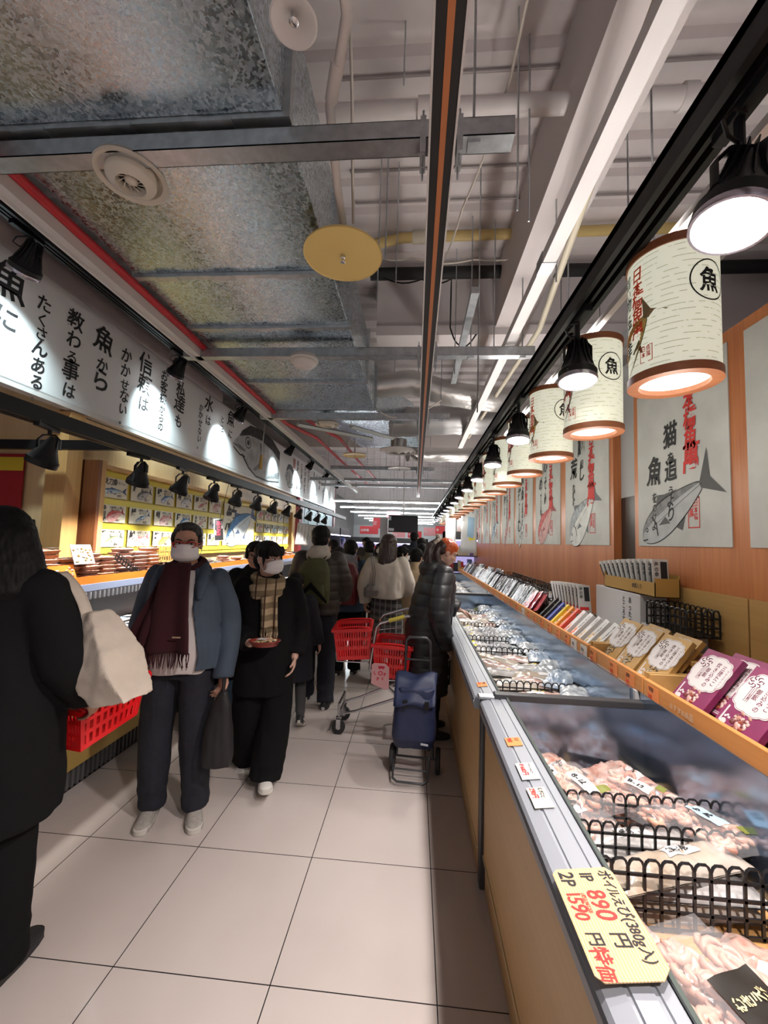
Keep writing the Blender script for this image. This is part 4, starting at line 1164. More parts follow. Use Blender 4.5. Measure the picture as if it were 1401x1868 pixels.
for i, (x, y, z, w, h, m_) in enumerate([(-2.4, 17.5, 1.9, .8, .34, 'r'), (-1.25, 17.4, 2.0, .6, .9, 'p'), (-.9, 16.25, 1.78, .5, .22, 'p'), (-.3, 16.25, 1.78, .55, .26, 'r'), (.75, 15.5, 1.95, .35, .3, 'r'), (-2.0, 19, 2.2, .6, .5, 'r'), (.35, 17.5, 1.9, .6, .35, 'p')]):
    o = empty('promotion_board', (x, y, z), 0, ['wide red board above the far left cabinet', 'tall pink board left of the grey column', 'small pink board on the far cabinet under the television, left', 'small red board on the far cabinet under the television, right', 'small red board at the far end by the right track', 'red board high behind the far left boards', 'pink board at the far right of the television'][i], 'sign')
    q = MB(); q.box2(0, w, 0, .02, 0, h); q.build('board', POPR if m_ == 'r' else mat('pink_poster_stock', (.75, .34, .36), .6), o, smooth=0)
    q = MB(); f = Fr((0, 0, 0), (1, 0, 0), (0, 0, 1)); write(q, f, .03, h * .35, ['大特価', '肉', '鮮魚', '特売', '市', '酒', '卵'][i], h * .38, False, 1, 0, 0, .9, .003, .02); q.build('white_lettering', WHITE, o, smooth=0)
    q = MB(); q.box2(.02, .05, .021, .033, -z if z > 1.8 else -.03, h); q.build('stand', WHITE_METAL, o, smooth=0)
# banner flags at the far right
for i, (x, y, z, w, h) in enumerate([(.98, 8.9, 1.42, .34, 1.0), (.72, 9.9, 1.45, .25, .9)]):
    o = empty('hanging_poster', (x, y, z), radians(-12), ['pale blue and white poster with yellow tag at the far end of the freezers', 'plain white sheet hanging behind the pale blue poster'][i], 'poster')
    q = MB(); q.grid(6, 8, lambda a, b: (a * w, .02 * sin(a * 5), b * h)); q.build('sheet', mat('pale_white_sheet', (.66, .68, .70), .7), o, smooth=60, solid=.004)
    if i == 0:
        q = MB(); f = lambda u, v, w_=0: Vector((u, .02 * sin(u / w * 5) - .006 - w_, v))
        q.poly([f(.13, .35), f(.27, .30), (f(.29, .75)), f(.15, .78)]); q.build('blue_print', mat('pale_blue_print', (.30, .46, .62), .7), o, smooth=0)
        q = MB(); q.poly([f(.17, .26), f(.29, .28), f(.29, .35), f(.17, .33)]); q.build('yellow_tag', mat('yellow_tag', (.80, .66, .04), .6), o, smooth=0)
        q = MB(); write(q, f, .05, .85, 'お知らせ', .05, True, 1, 0, 0, .9, .001, .01); write(q, f, .25, .9, '営業', .04, True, 1, 0, 0, .9, .001, .01); q.build('lettering', mat('pale_ink', (.16, .17, .2), .7), o, smooth=0)
    q = MB(); q.cyl((w / 2, 0, h), (w / 2, 0, 2.56 - z), .004, n=6); q.build('cord', BLACK, o, smooth=30)
# ------------------------------------------------------------------ people
SKIN = mat('skin', (.52, .29, .20), .5, sss=.08, var=.06, vscale=14)
SKIN_P = mat('fair_skin', (.58, .36, .28), .5, sss=.08, var=.05, vscale=14)
HAIRB = mat('black_hair', (.006, .0055, .0055), .6, var=.5, vscale=30, stretch=(8, 8, .6), spec=.15)
HAIRG = mat('greying_hair', (.010, .0095, .0095), .55, col2=(.050, .048, .046), vscale=16, stretch=(5, 5, 1), spec=.3)
HAIRN = mat('dark_brown_hair', (.028, .013, .010), .36, var=.5, vscale=30, stretch=(8, 8, .6))
HAIRO = mat('orange_dyed_hair', (.50, .085, .018), .35, var=.35, vscale=30, stretch=(6, 6, 1))
MASK = mat('white_face_mask', (.80, .80, .82), .75)
EYEW = mat('eye_white', (.62, .60, .58), .3)
BLACKCLOTH = mat('black_wool', (.006, .006, .0065), .9, bump=.15, bscale=120, spec=.15)
JEANS = mat('dark_navy_denim', (.009, .0105, .018), .85, var=.2, vscale=40)
BLUEJ = mat('blue_denim', (.06, .12, .20), .85, var=.2, vscale=30)
SOLE = mat('off_white_sole', (.55, .53, .48), .6)
SHOEG = mat('grey_canvas', (.34, .32, .29), .85, var=.1, vscale=60)
SHOEW = mat('white_leather_shoe', (.66, .64, .60), .45)
SHOEB = mat('black_shoe', (.02, .02, .021), .5)


def ring(z, rx, ry, cx=0, cy=0, n=28, p=2.3, tilt=0.0):
    out = []
    for k in range(n):
        a = 2 * pi * k / n
        c, s = cos(a), sin(a)
        x = rx * math.copysign(abs(c) ** (2 / p), c); y = ry * math.copysign(abs(s) ** (2 / p), s)
        out.append(Vector((cx + x, cy + y, z + tilt * y)))
    return out


def limb(mb, pts, rs, n=16, ends=True):
    """tapered limb with dense, rounded bends"""
    P = []; Rr = []
    pts = [Vector(p) for p in pts]
    m = len(pts)
    for i in range(m - 1):
        a = pts[max(0, i - 1)]; b = pts[i]; c = pts[i + 1]; d = pts[min(m - 1, i + 2)]
        for k in range(8):
            t = k / 8
            p = .5 * ((2 * b) + (c - a) * t + (2 * a - 5 * b + 4 * c - d) * t * t + (3 * b - a - 3 * c + d) * t ** 3)
            P.append(p); Rr.append(rs[i] * (1 - t) + rs[i + 1] * t)
    P.append(pts[-1]); Rr.append(rs[-1])
    mb.tube(P, Rr, n)
    if ends:
        mb.ell(P[0], Rr[0] * .99, 14, 8); mb.ell(P[-1], Rr[-1] * .99, 14, 8)


def head_shapes(mb, face=True):
    mb.ell((0, -.012, .030), (.076, .096, .088), 24, 16)
    mb.ell((0, .010, -.03), (.066, .082, .080), 22, 14)
    mb.ell((0, .038, -.088), (.036, .040, .026), 16, 10)
    mb.ell((0, .020, -.07), (.056, .062, .045), 18, 10)
    mb.ell((0, .058, .028), (.060, .034, .020), 16, 8)
    for s in (-1, 1):
        mb.ell((s * .040, .056, -.025), (.026, .030, .022), 12, 8)
        mb.ell((s * .078, -.010, -.004), (.010, .022, .033), 12, 8)
    if face:
        mb.ell((0, .094, -.018), (.010, .014, .026), 10, 8)
        mb.ell((0, .100, -.030), (.016, .014, .011), 10, 8)
        mb.ell((0, .080, -.058), (.024, .014, .007), 12, 6); mb.ell((0, .078, -.070), (.020, .013, .008), 12, 6)


def hand_shapes(mb, wrist, fwd, palm, side=1, curl=.6, s=1.0):
    """wrist point, direction of the hand, palm normal (the way fingers close)"""
    w = Vector(wrist); f = Vector(fwd).normalized(); n = Vector(palm); n = (n - f * n.dot(f)).normalized(); x = f.cross(n) * side
    q = Matrix((x, f, n)).transposed()
    mb.ell(w + f * .045 * s, (.040 * s, .052 * s, .016 * s), 14, 10, q)
    for k, (ox, ln, r) in enumerate(((-.030, .058, .0075), (-.011, .074, .0082), (.010, .080, .0085), (.029, .072, .0082))):
        b = w + f * (.078 * s) + x * (ox * s)
        pts = [b - f * .02 * s]; d = f.copy(); p = b
        pts.append(p)
        for j, fr_ in enumerate((.45, .32, .26)):
            a = curl * (.75 + .25 * j)
            d = (d * cos(a) + n * sin(a)).normalized() if j or curl > .2 else (d * cos(a) + n * sin(a)).normalized()
            n2 = n
            p = p + d * ln * fr_ * s; pts.append(p)
            n = (n * cos(a) - f * sin(a)) if False else n
        mb.tube(pts, [r * s, r * s, r * s * .95, r * s * .88, r * s * .75], 8); mb.ell(pts[-1], r * s * .75, 8, 6)
    tb = w + f * .02 * s + x * .036 * s
    mb.tube([tb - x * .012 * s, tb + x * .016 * s + f * .02 * s + n * .01 * s, tb + x * .024 * s + f * .045 * s + n * .022 * s, tb + x * .020 * s + f * .066 * s + n * .034 * s], [.012 * s, .0105 * s, .0095 * s, .007 * s], 8)


def wrinkle(amp, fx=9, fz=5, seed=0, extra=None):
    off = Vector((seed * 3.7, seed * 1.3, seed * 2.1))
    def f(co, n):
        p = Vector((co.x * fx, co.y * fx, co.z * fz)) + off
        d = amp * (noise.noise(p) + .5 * noise.noise(p * 2.3))
        if extra: d += extra(co, n)
        return d
    return f


class Person:
    def __init__(s, loc, face, H, label, fine=.011, skin=SKIN, group=None):
        s.k = H / 1.70; s.fine = fine; s.skin = skin
        # face: world direction the person looks along (degrees, 0 = away from the camera, 180 = toward it, 90 = to the left)
        s.root = empty('person', (loc[0], loc[1], 0), radians(face), label, 'person', group)
        s.headM = None; s.parts = {}

    def S(s, p): return Vector(p) * s.k

    def pose(s, lean=(0, 0), legs=None, arms=None, head=(0, 0, 0), headoff=(0, 0, 0)):
        k = s.k
        L = legs or {}
        s.hip = {}; s.knee = {}; s.ank = {}; s.sho = {}; s.elb = {}; s.wri = {}
        lx, ly = lean
        for sd in (-1, 1):
            kn, an = L.get(sd, ((0, .015, .48), (0, 0, .085)))
            s.hip[sd] = Vector((sd * .092, 0, .89)) * k
            s.knee[sd] = Vector((sd * .098 + kn[0], kn[1], kn[2])) * k
            s.ank[sd] = Vector((sd * .10 + an[0], an[1], an[2])) * k
            sh = Vector((sd * .172 + lx, ly - .01, 1.395)) * k
            s.sho[sd] = sh
            el, wr = (arms or {}).get(sd, ((sd * .255, -.03, 1.12), (sd * .265, .05, .88)))
            s.elb[sd] = Vector(el) * k; s.wri[sd] = Vector(wr) * k
        s.lean = (lx, ly)
        s.neck = Vector((lx, ly - .01, 1.44)) * k
        hc = Vector((lx + headoff[0], ly + .02 + headoff[1], 1.585 + headoff[2])) * k
        s.headM = Matrix.Translation(hc) @ Matrix.Rotation(radians(head[0]), 4, 'Z') @ Matrix.Rotation(radians(head[1]), 4, 'X') @ Matrix.Rotation(radians(head[2]), 4, 'Y') @ Matrix.Scale(k, 4)
        return s

    def body(s, hands=(), face=True, voxel=None, curl=None):
        mb = MB(); k = s.k; lx, ly = s.lean
        mb.T = s.headM; head_shapes(mb, face); mb.T = None
        limb(mb, [s.headM @ Vector((0, -.015, -.06)), s.neck, s.neck - Vector((0, 0, .08 * k))], [.052 * k, .056 * k, .075 * k])
        R = lambda z, rx, ry, f: ring(z * k, rx * k, ry * k, lx * f * k, ly * f * k)
        mb.loft([R(.84, .10, .08, 0), R(.92, .135, .095, 0), R(1.04, .115, .08, .35), R(1.22, .135, .09, .7), R(1.34, .145, .08, .95), R(1.42, .09, .06, 1)])
        for sd in (-1, 1):
            limb(mb, [s.sho[sd], s.elb[sd], s.wri[sd]], [.048 * k, .040 * k, .027 * k])
            limb(mb, [s.hip[sd], s.knee[sd], s.ank[sd]], [.078 * k, .052 * k, .037 * k])
            mb.ell(s.ank[sd] + Vector((0, .02, -.05)) * k, (.030 * k, .055 * k, .022 * k), 14, 8)
            h = dict(hands).get(sd)
            if h: hand_shapes(mb, s.wri[sd], h[0], h[1], h[2] if len(h) > 2 else sd, h[3] if len(h) > 3 else .6, k * 1.02)
            else: hand_shapes(mb, s.wri[sd], s.wri[sd] - s.elb[sd], (-sd, .25, 0), sd, .45, k)
        me = remeshed(mb, voxel or s.fine * .7, 2, name='body')
        o = link('body', me, s.root, [s.skin])
        return o

    def eyes(s, body):
        mb = MB(); mb.T = s.headM
        for sd in (-1, 1): mb.ell((sd * .032, .080, .006), (.0145, .010, .0075), 12, 8)
        mb.build('eyes', EYEW, s.root, smooth=60)
        mb = MB(); mb.T = s.headM
        for sd in (-1, 1): mb.ell((sd * .032 - .004, .0885, .006), (.006, .003, .0065), 10, 6)
        mb.build('irises', INK, s.root, smooth=60)
        mb = MB(); mb.T = s.headM
        for sd in (-1, 1): mb.tube([(sd * .016, .094, .024), (sd * .034, .092, .031), (sd * .054, .078, .026)], [.003, .0042, .002], 6)
        for sd in (-1, 1): mb.tube([(sd * .018, .088, .012), (sd * .032, .091, .0145), (sd * .048, .082, .011)], .0018, 5)
        mb.build('eyebrows', HAIRB, s.root, smooth=60)

    def mask(s, m=None):
        mb = MB(); mb.T = s.headM
        def f(a, b):
            u = (a - .5) * 2; t = (b - .5) * 2
            an = u * radians(70)
            x = (.076 + .004 * (1 - t * t)) * sin(an); y = .014 + .096 * cos(an) ** .8 + .016 * math.exp(-(u * 3) ** 2) * (.5 + .5 * t) + .008 * (1 - t * t)
            y -= .026 * max(0, -t) ** 2
            z = -.052 + t * .047 * (1 - .38 * abs(u) ** 2) + .012 * (1 - u * u) * (t > .0) * t
            y += .0022 * sin(t * 9) * (1 - abs(u) ** 3)
            return (x, y, z)
        mb.grid(22, 18, f)
        o = mb.build('face_mask', m or MASK, s.root, smooth=80, solid=.0025 * s.k)
        mb = MB(); mb.T = s.headM
        for sd in (-1, 1):
            mb.tube([(sd * .073, .045, -.022), (sd * .080, .012, .012), (sd * .086, -.014, .022), (sd * .087, -.024, .002), (sd * .082, .01, -.05), (sd * .073, .045, -.078)], .0017, 6)
        mb.build('ear_loops', m or MASK, o, smooth=60)

    def hair(s, style, m, extra=None):
        mb = MB(); mb.T = s.headM
        if style == 'man':
            mb.ell((0, -.026, .052), (.085, .096, .080), 24, 14)
            mb.ell((0, -.058, .0), (.074, .062, .072), 20, 12)
            mb.ell((0, .030, .104), (.060, .05, .026), 16, 8)
            for sd in (-1, 1): mb.ell((sd * .074, .010, .030), (.014, .036, .040), 12, 8)
        elif style == 'short':
            mb.ell((0, -.022, .050), (.093, .106, .088), 24, 14)
            mb.ell((0, -.050, -.01), (.084, .072, .080), 20, 12)
            mb.ell((0, .052, .075), (.070, .045, .038), 16, 8)
            for sd in (-1, 1): mb.ell((sd * .077, .015, .020), (.016, .04, .05), 12, 8)
        elif style == 'bangs':
            mb.ell((0, -.018, .050), (.091, .108, .086), 24, 14)
            mb.ell((0, -.055, -.01), (.082, .066, .080), 20, 12)
            for k in range(9):
                u = (k - 4) / 4
                mb.tube([(u * .060, .060, .095), (u * .070, .092 - .022 * u * u, .062), (u * .072, .097 - .034 * u * u, .030 - .006 * (k % 3))], [(.014, .010), (.013, .008), (.004, .003)], 7)
            for sd in (-1, 1):
                mb.tube([(sd * .076, .03, .07), (sd * .082, .036, .0), (sd * .078, .034, -.055)], [(.018, .012), (.014, .009), (.003, .003)], 8)
            mb.ell((0, -.115, -.005), (.034, .034, .045), 14, 8)
        elif style in ('long', 'longback'):
            mb.ell((0, -.020, .048), (.093, .108, .088), 24, 14)
            mb.ell((0, -.055, -.02), (.090, .070, .095), 20, 12)
            mb.loft([ring(.06, .095, .06, 0, -.055, 20), ring(-.06, .105, .062, 0, -.062, 20), ring(-.16, .110, .058, 0, -.075, 20), ring(-.24, .105, .045, 0, -.085, 20), ring(-.29, .07, .02, 0, -.09, 20)])
            if style == 'long':
                for sd in (-1, 1): mb.tube([(sd * .07, .04, .09), (sd * .088, .045, .02), (sd * .092, .03, -.08), (sd * .09, .0, -.2)], [(.02, .014), (.022, .014), (.024, .014), (.01, .008)], 8)
        if extra: extra(mb)
        me = remeshed(mb, .0055 * s.k if s.fine < .012 else .010, 1, lambda co, n: .0035 * noise.noise(Vector((co.x * 110, co.y * 110, co.z * 9))) + .002 * noise.noise(co * 40), 'hair')
        return link('hair', me, s.root, [m])

    def trousers(s, m, r=(.105, .085, .075), hem=.05, wr=.008, seed=1, top=.98, name='trousers'):
        mb = MB(); k = s.k
        mb.loft([ring(.80 * k, .15 * k, .105 * k), ring(.90 * k, .168 * k, .122 * k), ring(top * k, .150 * k, .110 * k)])
        for sd in (-1, 1):
            lo = s.ank[sd] + Vector((0, -.005, -(.085 - hem) * 1.0)) * k
            limb(mb, [s.hip[sd], s.knee[sd], lo], [r[0] * k, r[1] * k, r[2] * k], 20, False)
        def ex(co, n):
            return -.006 * abs(sin(co.z / k * 34 + 3 * co.x)) * max(0, 1 - abs(co.z / k - .14) / .13)
        me = remeshed(mb, s.fine, 2, wrinkle(wr, 11, 6, seed, ex), name)
        return link(name, me, s.root, [m])

    def skirt(s, m, top=1.0, hem=.5, rx=.22, ry=.17, seed=1, name='skirt', wr=.01):
        mb = MB(); k = s.k
        mb.loft([ring(hem * k, rx * k, ry * k), ring((hem + .2) * k, rx * .95 * k, ry * .95 * k), ring(.9 * k, .18 * k, .14 * k), ring(top * k, .15 * k, .115 * k)])
        me = remeshed(mb, s.fine, 1, wrinkle(wr, 12, 2, seed), name)
        return link(name, me, s.root, [m])

    def coat(s, m, hem=.80, w=(.20, .19, .205), d=(.14, .135, .14), sl=(.078, .068, .060), cuff=1.0, wr=.010, seed=1, extra=None, collar=True, name='coat', hood=False, arm_len=1.0, sho_w=0):
        mb = MB(); k = s.k; lx, ly = s.lean
        R = lambda z, rx, ry, f, p=2.4: ring(z * k, rx * k, ry * k, lx * f * k, (ly * f - .005) * k, 30, p)
        zs = [R(hem, w[0], d[0], 0)]
        if hem < .85: zs.append(R(.92, (w[0] + w[1]) / 2, (d[0] + d[1]) / 2, 0))
        zs += [R(1.04, w[1], d[1], .35), R(1.24, w[2], d[2], .75), R(1.36, w[2] * .98, d[2] * .86, .97), R(1.425, w[2] * .68, d[2] * .62, 1), R(1.455, .085, .075, 1)]
        mb.loft(zs)
        for sd in (-1, 1):
            wv = s.wri[sd]; e = s.elb[sd]
            lo = e + (wv - e) * cuff
            sh = s.sho[sd] + Vector((sd * sho_w, 0, -.012)) * k
            limb(mb, [sh, e, lo], [sl[0] * k, sl[1] * k, sl[2] * k], 18, False)
            mb.ell(sh, sl[0] * 1.0 * k, 16, 10)
        if collar: limb(mb, [s.neck + Vector((0, -.02, -.02)) * k, s.neck + Vector((0, -.015, .035)) * k], [.082 * k, .076 * k])
        if hood:
            mb.ell(s.neck + Vector((0, -.085, -.02)) * k, (.13 * k, .085 * k, .085 * k), 18, 10)
            mb.ell(s.neck + Vector((0, -.03, .02)) * k, (.115 * k, .10 * k, .06 * k), 18, 10)
        me = remeshed(mb, s.fine, 2, wrinkle(wr, 8, 5, seed, extra), name)
        return link(name, me, s.root, [m])

    def shoes(s, m, sole=SOLE, toe=0, lift=None, hi=0, yaw=0):
        k = s.k
        for sd in (-1, 1):
            a = s.ank[sd]
            pit = (lift or {}).get(sd, 0)
            T = Matrix.Translation(a) @ Matrix.Rotation(radians(pit), 4, 'X') @ Matrix.Rotation(radians(-sd * 7 + yaw), 4, 'Z') @ Matrix.Scale(k, 4) @ Matrix.Diagonal((1, .9, 1, 1))
            mb = MB(); mb.T = T
            sec = []
            for y_, w_, h_, zc in ((-.075, .026, .05, 0), (-.062, .036, .075, 0), (-.02, .040, .088 + hi, 0), (.03, .042, .080 + hi * .6, 0), (.08, .047, .056, 0), (.13, .049, .043, 0), (.17, .042, .034, 0), (.193, .024, .022, 0)):
                sec.append([Vector((w_ * math.copysign(abs(cos(t)) ** .8, cos(t)), y_, -.078 + (h_ * max(0, sin(t)) ** .8 if sin(t) > 0 else 0))) for t in [2 * pi * j / 22 for j in range(22)]])
            mb.loft(sec)
            sh = mb.build('shoe', m, s.root, smooth=70)
            mb = MB(); mb.T = T
            out = []
            for z_, e in ((-.085, -.001), (-.082, .004), (-.058, .005), (-.055, .001)):
                o = []
                for j in range(30):
                    t = 2 * pi * j / 30
                    y_ = .059 + (.137 + e) * sin(t); w_ = (.041 + .010 * sin(t) + e) * (abs(cos(t)) ** .7) * math.copysign(1, cos(t))
                    o.append(Vector((w_, y_, z_)))
                out.append(o)
            mb.loft(out); mb.build('sole', sole, sh, smooth=40)


def panel(s, name, m, pts_fn, nx=8, ny=24, thick=.012, parent=None):
    mb = MB(); mb.grid(nx, ny, pts_fn)
    return mb.build(name, m, parent or s.root, smooth=80, solid=thick)

# ---- man in the open blue jacket
MAROON_S = mat('maroon_wool', (.034, .0035, .007), .95, bump=.2, bscale=140)
JACKET = mat('slate_blue_jacket', (.040, .060, .088), .8, var=.08, vscale=10)
TEE = mat('white_sweatshirt', (.60, .56, .55), .9)
mp = Person((-1.36, 2.37), 188, 1.675, 'man in an open slate blue jacket, maroon scarf and white mask standing facing the camera', .0075)
mp.pose(legs={1: ((.015, .02, .48), (.02, .0, .085)), -1: ((-.02, .03, .48), (-.028, .0, .085))},
        arms={1: ((.275, -.05, 1.10), (.275, .03, .83)), -1: ((-.255, -.05, 1.10), (-.258, .02, .82))}, head=(14, -3, 0), headoff=(0, .015, 0))
b = mp.body(hands={-1: ((.05, .05, -1), (.3, .4, 0), -1, 1.0), 1: ((0, .1, -1), (-.3, .3, 0), 1, .5)}, voxel=.0052)
mp.eyes(b); mp.mask(); mp.hair('man', HAIRG)
mb = MB(); mb.T = mp.headM
for sd in (-1, 1):
    P = []
    for j in range(17):
        a = 2 * pi * j / 16
        P.append((sd * .034 + .027 * math.copysign(abs(cos(a)) ** .7, cos(a)), .106 - .006 * abs(cos(a)), .002 + .0155 * math.copysign(abs(sin(a)) ** .7, sin(a))))
    mb.tube(P, .0030, 6)
    mb.tube([(sd * .061, .098, .008), (sd * .074, .07, .008), (sd * .082, -.01, .010)], .0028, 6)
mb.tube([(-.008, .108, .006), (0, .111, .008), (.008, .108, .006)], .002, 6)
mb.build('red_glasses', mat('red_glasses_frame', (.45, .012, .018), .3), mp.root, smooth=60)
mp.trousers(JEANS, (.108, .090, .078), .06, .007, 3)
mp.shoes(SHOEG, SOLE, yaw=14)
# sweatshirt under the jacket
mb = MB(); k = mp.k
mb.loft([ring(z * k, rx * k, ry * k, 0, .012 * k) for z, rx, ry in ((.84, .178, .135), (.90, .185, .142), (1.05, .175, .135), (1.25, .185, .135), (1.36, .17, .11), (1.43, .10, .075), (1.465, .078, .066))])
link('sweatshirt', remeshed(mb, .009, 2, wrinkle(.009, 9, 6, 5), 'sweatshirt'), mp.root, [TEE])
mb = MB()
def cring(z, rx, ry, a0, th=.016, cy=0):
    out = []
    n = 26
    A = [a0 + (2 * pi - 2 * a0) * j / n for j in range(n + 1)]   # measured from the front (+y)
    for a in A: out.append(Vector((rx * sin(a), cy + ry * cos(a), z)) * k)
    for a in reversed(A): out.append(Vector(((rx - th) * sin(a), cy + (ry - th) * cos(a), z)) * k)
    return out
mb.loft([cring(.865, .232, .180, .62), cring(.95, .232, .180, .66), cring(1.06, .218, .172, .60), cring(1.22, .214, .170, .50), cring(1.33, .205, .150, .50), cring(1.40, .160, .118, .58), cring(1.445, .112, .095, .75)])
for sd in (-1, 1):
    sh = mp.sho[sd] + Vector((sd * .004, 0, -.02)) * k
    limb(mb, [sh, mp.elb[sd], mp.wri[sd] + (mp.wri[sd] - mp.elb[sd]).normalized() * .02], [.070 * k, .072 * k, .062 * k], 20, False)
    mb.ell(sh, .070 * k, 16, 10)
mb.ell(mp.neck + Vector((0, -.075, -.015)) * k, (.125 * k, .055 * k, .065 * k), 18, 10)
for sd in (-1, 1): mb.tube([Vector((sd * .085, -.03, 1.47)) * k, Vector((sd * .125, .055, 1.43)) * k, Vector((sd * .135, .125, 1.36)) * k, Vector((sd * .132, .15, 1.27)) * k], [(.03 * k, .018 * k)] * 3 + [(.015 * k, .012 * k)], 10)
link('jacket', remeshed(mb, .0075, 2, wrinkle(.013, 8, 3.2, 2), 'jacket'), mp.root, [JACKET])
# scarf
mb = MB()
mb.tube([Vector((.088 * sin(a), -.012 + .080 * cos(a), 1.455 - .028 * cos(a))) * k for a in [2 * pi * j / 20 for j in range(21)]], [(.026 * k, .034 * k)] * 21, 12)
sc_o = link('scarf', remeshed(mb, .008, 2, wrinkle(.006, 14, 14, 4), 'scarf'), mp.root, [MAROON_S])
def pan(x0t, x1t, x0b, x1b, zt, zb, yt, yb, seed):
    def f(a, b):
        z = zt + (zb - zt) * b
        x = (x0t + (x0b - x0t) * b) * (1 - a) + (x1t + (x1b - x1t) * b) * a
        y = yt + (yb - yt) * min(1, b * 1.6) + .014 * sin(a * 8 + seed) * (.3 + b) + .01 * sin(b * 7 + seed)
        return Vector((x, y, z)) * k
    return f
panel(mp, 'scarf_front_panel', MAROON_S, pan(.075, -.070, .115, -.125, 1.475, .985, .128, .212, 0), 14, 24, .012, sc_o)
panel(mp, 'scarf_side_panel', MAROON_S, pan(.085, .035, .235, .120, 1.43, 1.00, .115, .200, 2), 10, 24, .012, sc_o)
mb = MB()
for j in range(30):
    a = j / 29; x = .117 - a * .242
    q = Vector((x, .214 + .012 * sin(a * 8), .99)); mb.tube([q * k, (q + Vector((rnd.uniform(-.008, .008), .004, -.035))) * k, (q + Vector((rnd.uniform(-.012, .012), .0, -.075 - rnd.uniform(0, .02)))) * k], [.0032, .0028, .002], 5)
for j in range(14):
    a = j / 13; x = .235 - a * .11
    q = Vector((x, .202, 1.005)); mb.tube([q * k, (q + Vector((.004, .002, -.03))) * k, (q + Vector((rnd.uniform(-.004, .012), 0, -.07))) * k], [.0032, .0028, .002], 5)
o = mb.build('fringe', MAROON_S, sc_o, smooth=60); o['kind'] = 'stuff'
mb = MB(); mb.box(Vector((-.055, .232, 1.075)) * k, (.045, .002, .008)); mb.build('scarf_label', mat('beige_label', (.35, .25, .17), .8), sc_o, smooth=0)
# black tote bag in his left hand
o = empty('tote_bag', (-1.06, 2.26, .35), radians(8), 'slim black bag hanging from the hand of the man in the blue jacket', 'bag')
mb = MB(); mb.loft([ring(0, .075, .035, 0, 0, 20, 4), ring(.06, .085, .042, 0, 0, 20, 4), ring(.2, .078, .04, .0, 0, 20, 3), ring(.33, .05, .03, .01, 0, 20, 3), ring(.40, .02, .018, .014, 0, 20)])
link('bag_body', remeshed(mb, .008, 2, wrinkle(.006, 14, 5, 3), 'bag_body'), o, [mat('black_nylon', (.008, .008, .009), .6)])
mb = MB(); mb.tube([(.005, .0, .38), (.012, .012, .42), (.015, .015, .47)], .009, 8); mb.tube([(.02, .0, .38), (.018, -.012, .42), (.015, -.01, .47)], .009, 8); mb.build('handle', MATS['black_nylon'], o, smooth=60)

# ---- woman carrying a tray of food
PLAID = None
def plaid(name, base, light, dark):
    m = mat(name, base, .95, bump=.15, bscale=150); nt = m.node_tree; b_ = nt.nodes['Principled BSDF']
    tc = nd(nt, 'ShaderNodeTexCoord'); sp = nd(nt, 'ShaderNodeSeparateXYZ'); nt.links.new(tc.outputs['Object'], sp.inputs[0])
    prev = None
    mixc = nd(nt, 'ShaderNodeMix', data_type='RGBA'); mixc.inputs[6].default_value = tuple(base) + (1,); mixc.inputs[7].default_value = tuple(light) + (1,)
    w = nd(nt, 'ShaderNodeMath', operation='MULTIPLY_ADD'); w.inputs[1].default_value = 13.0; nt.links.new(sp.outputs[2], w.inputs[0]); nt.links.new(sp.outputs[0], w.inputs[2])
    fr_ = nd(nt, 'ShaderNodeMath', operation='FRACT'); nt.links.new(w.outputs[0], fr_.inputs[0])
    g = nd(nt, 'ShaderNodeMath', operation='GREATER_THAN'); g.inputs[1].default_value = .5; nt.links.new(fr_.outputs[0], g.inputs[0]); nt.links.new(g.outputs[0], mixc.inputs[0])
    m2 = nd(nt, 'ShaderNodeMix', data_type='RGBA'); m2.inputs[7].default_value = tuple(dark) + (1,)
    w2 = nd(nt, 'ShaderNodeMath', operation='MULTIPLY'); w2.inputs[1].default_value = 16.0; nt.links.new(sp.outputs[0], w2.inputs[0])
    f2 = nd(nt, 'ShaderNodeMath', operation='FRACT'); nt.links.new(w2.outputs[0], f2.inputs[0])
    l2 = nd(nt, 'ShaderNodeMath', operation='LESS_THAN'); l2.inputs[1].default_value = .16; nt.links.new(f2.outputs[0], l2.inputs[0])
    nt.links.new(l2.outputs[0], m2.inputs[0]); nt.links.new(mixc.outputs[2], m2.inputs[6])
    nt.links.new(m2.outputs[2], b_.inputs['Base Color'])
    return m
PLAID = plaid('beige_plaid_wool', (.20, .15, .085), (.42, .32, .20), (.07, .035, .02))
w3 = Person((-1.0, 2.76), 196, 1.575, 'woman in a black coat, beige plaid scarf and white mask walking with a food tray', .008, SKIN_P)
k = w3.k
w3.pose(legs={-1: ((.0, .03, .48), (.05, .10, .11)), 1: ((.0, -.03, .48), (.02, -.22, .11))}, lean=(.0, .02),
        arms={1: ((.225, .02, 1.10), (.085, .215, 1.02)), -1: ((-.245, -.05, 1.12), (-.215, .06, .88))}, head=(46, -3, 0), headoff=(0, .02, 0))
b = w3.body(hands={1: ((-.85, .55, .02), (-.3, -.4, 1), -1, .5)}, voxel=.0052)
w3.eyes(b); w3.mask()
def bun(mb): mb.ell((0, -.12, .0), (.03, .03, .04), 12, 8)
w3.hair('bangs', HAIRB)
w3.trousers(BLACKCLOTH, (.125, .115, .115), .045, .008, 4)
w3.shoes(SHOEW, SOLE, lift={1: -28, -1: 12})
w3.coat(BLACKCLOTH, .63, (.215, .195, .20), (.165, .145, .14), (.074, .074, .068), .92, .009, 6)
mb = MB()
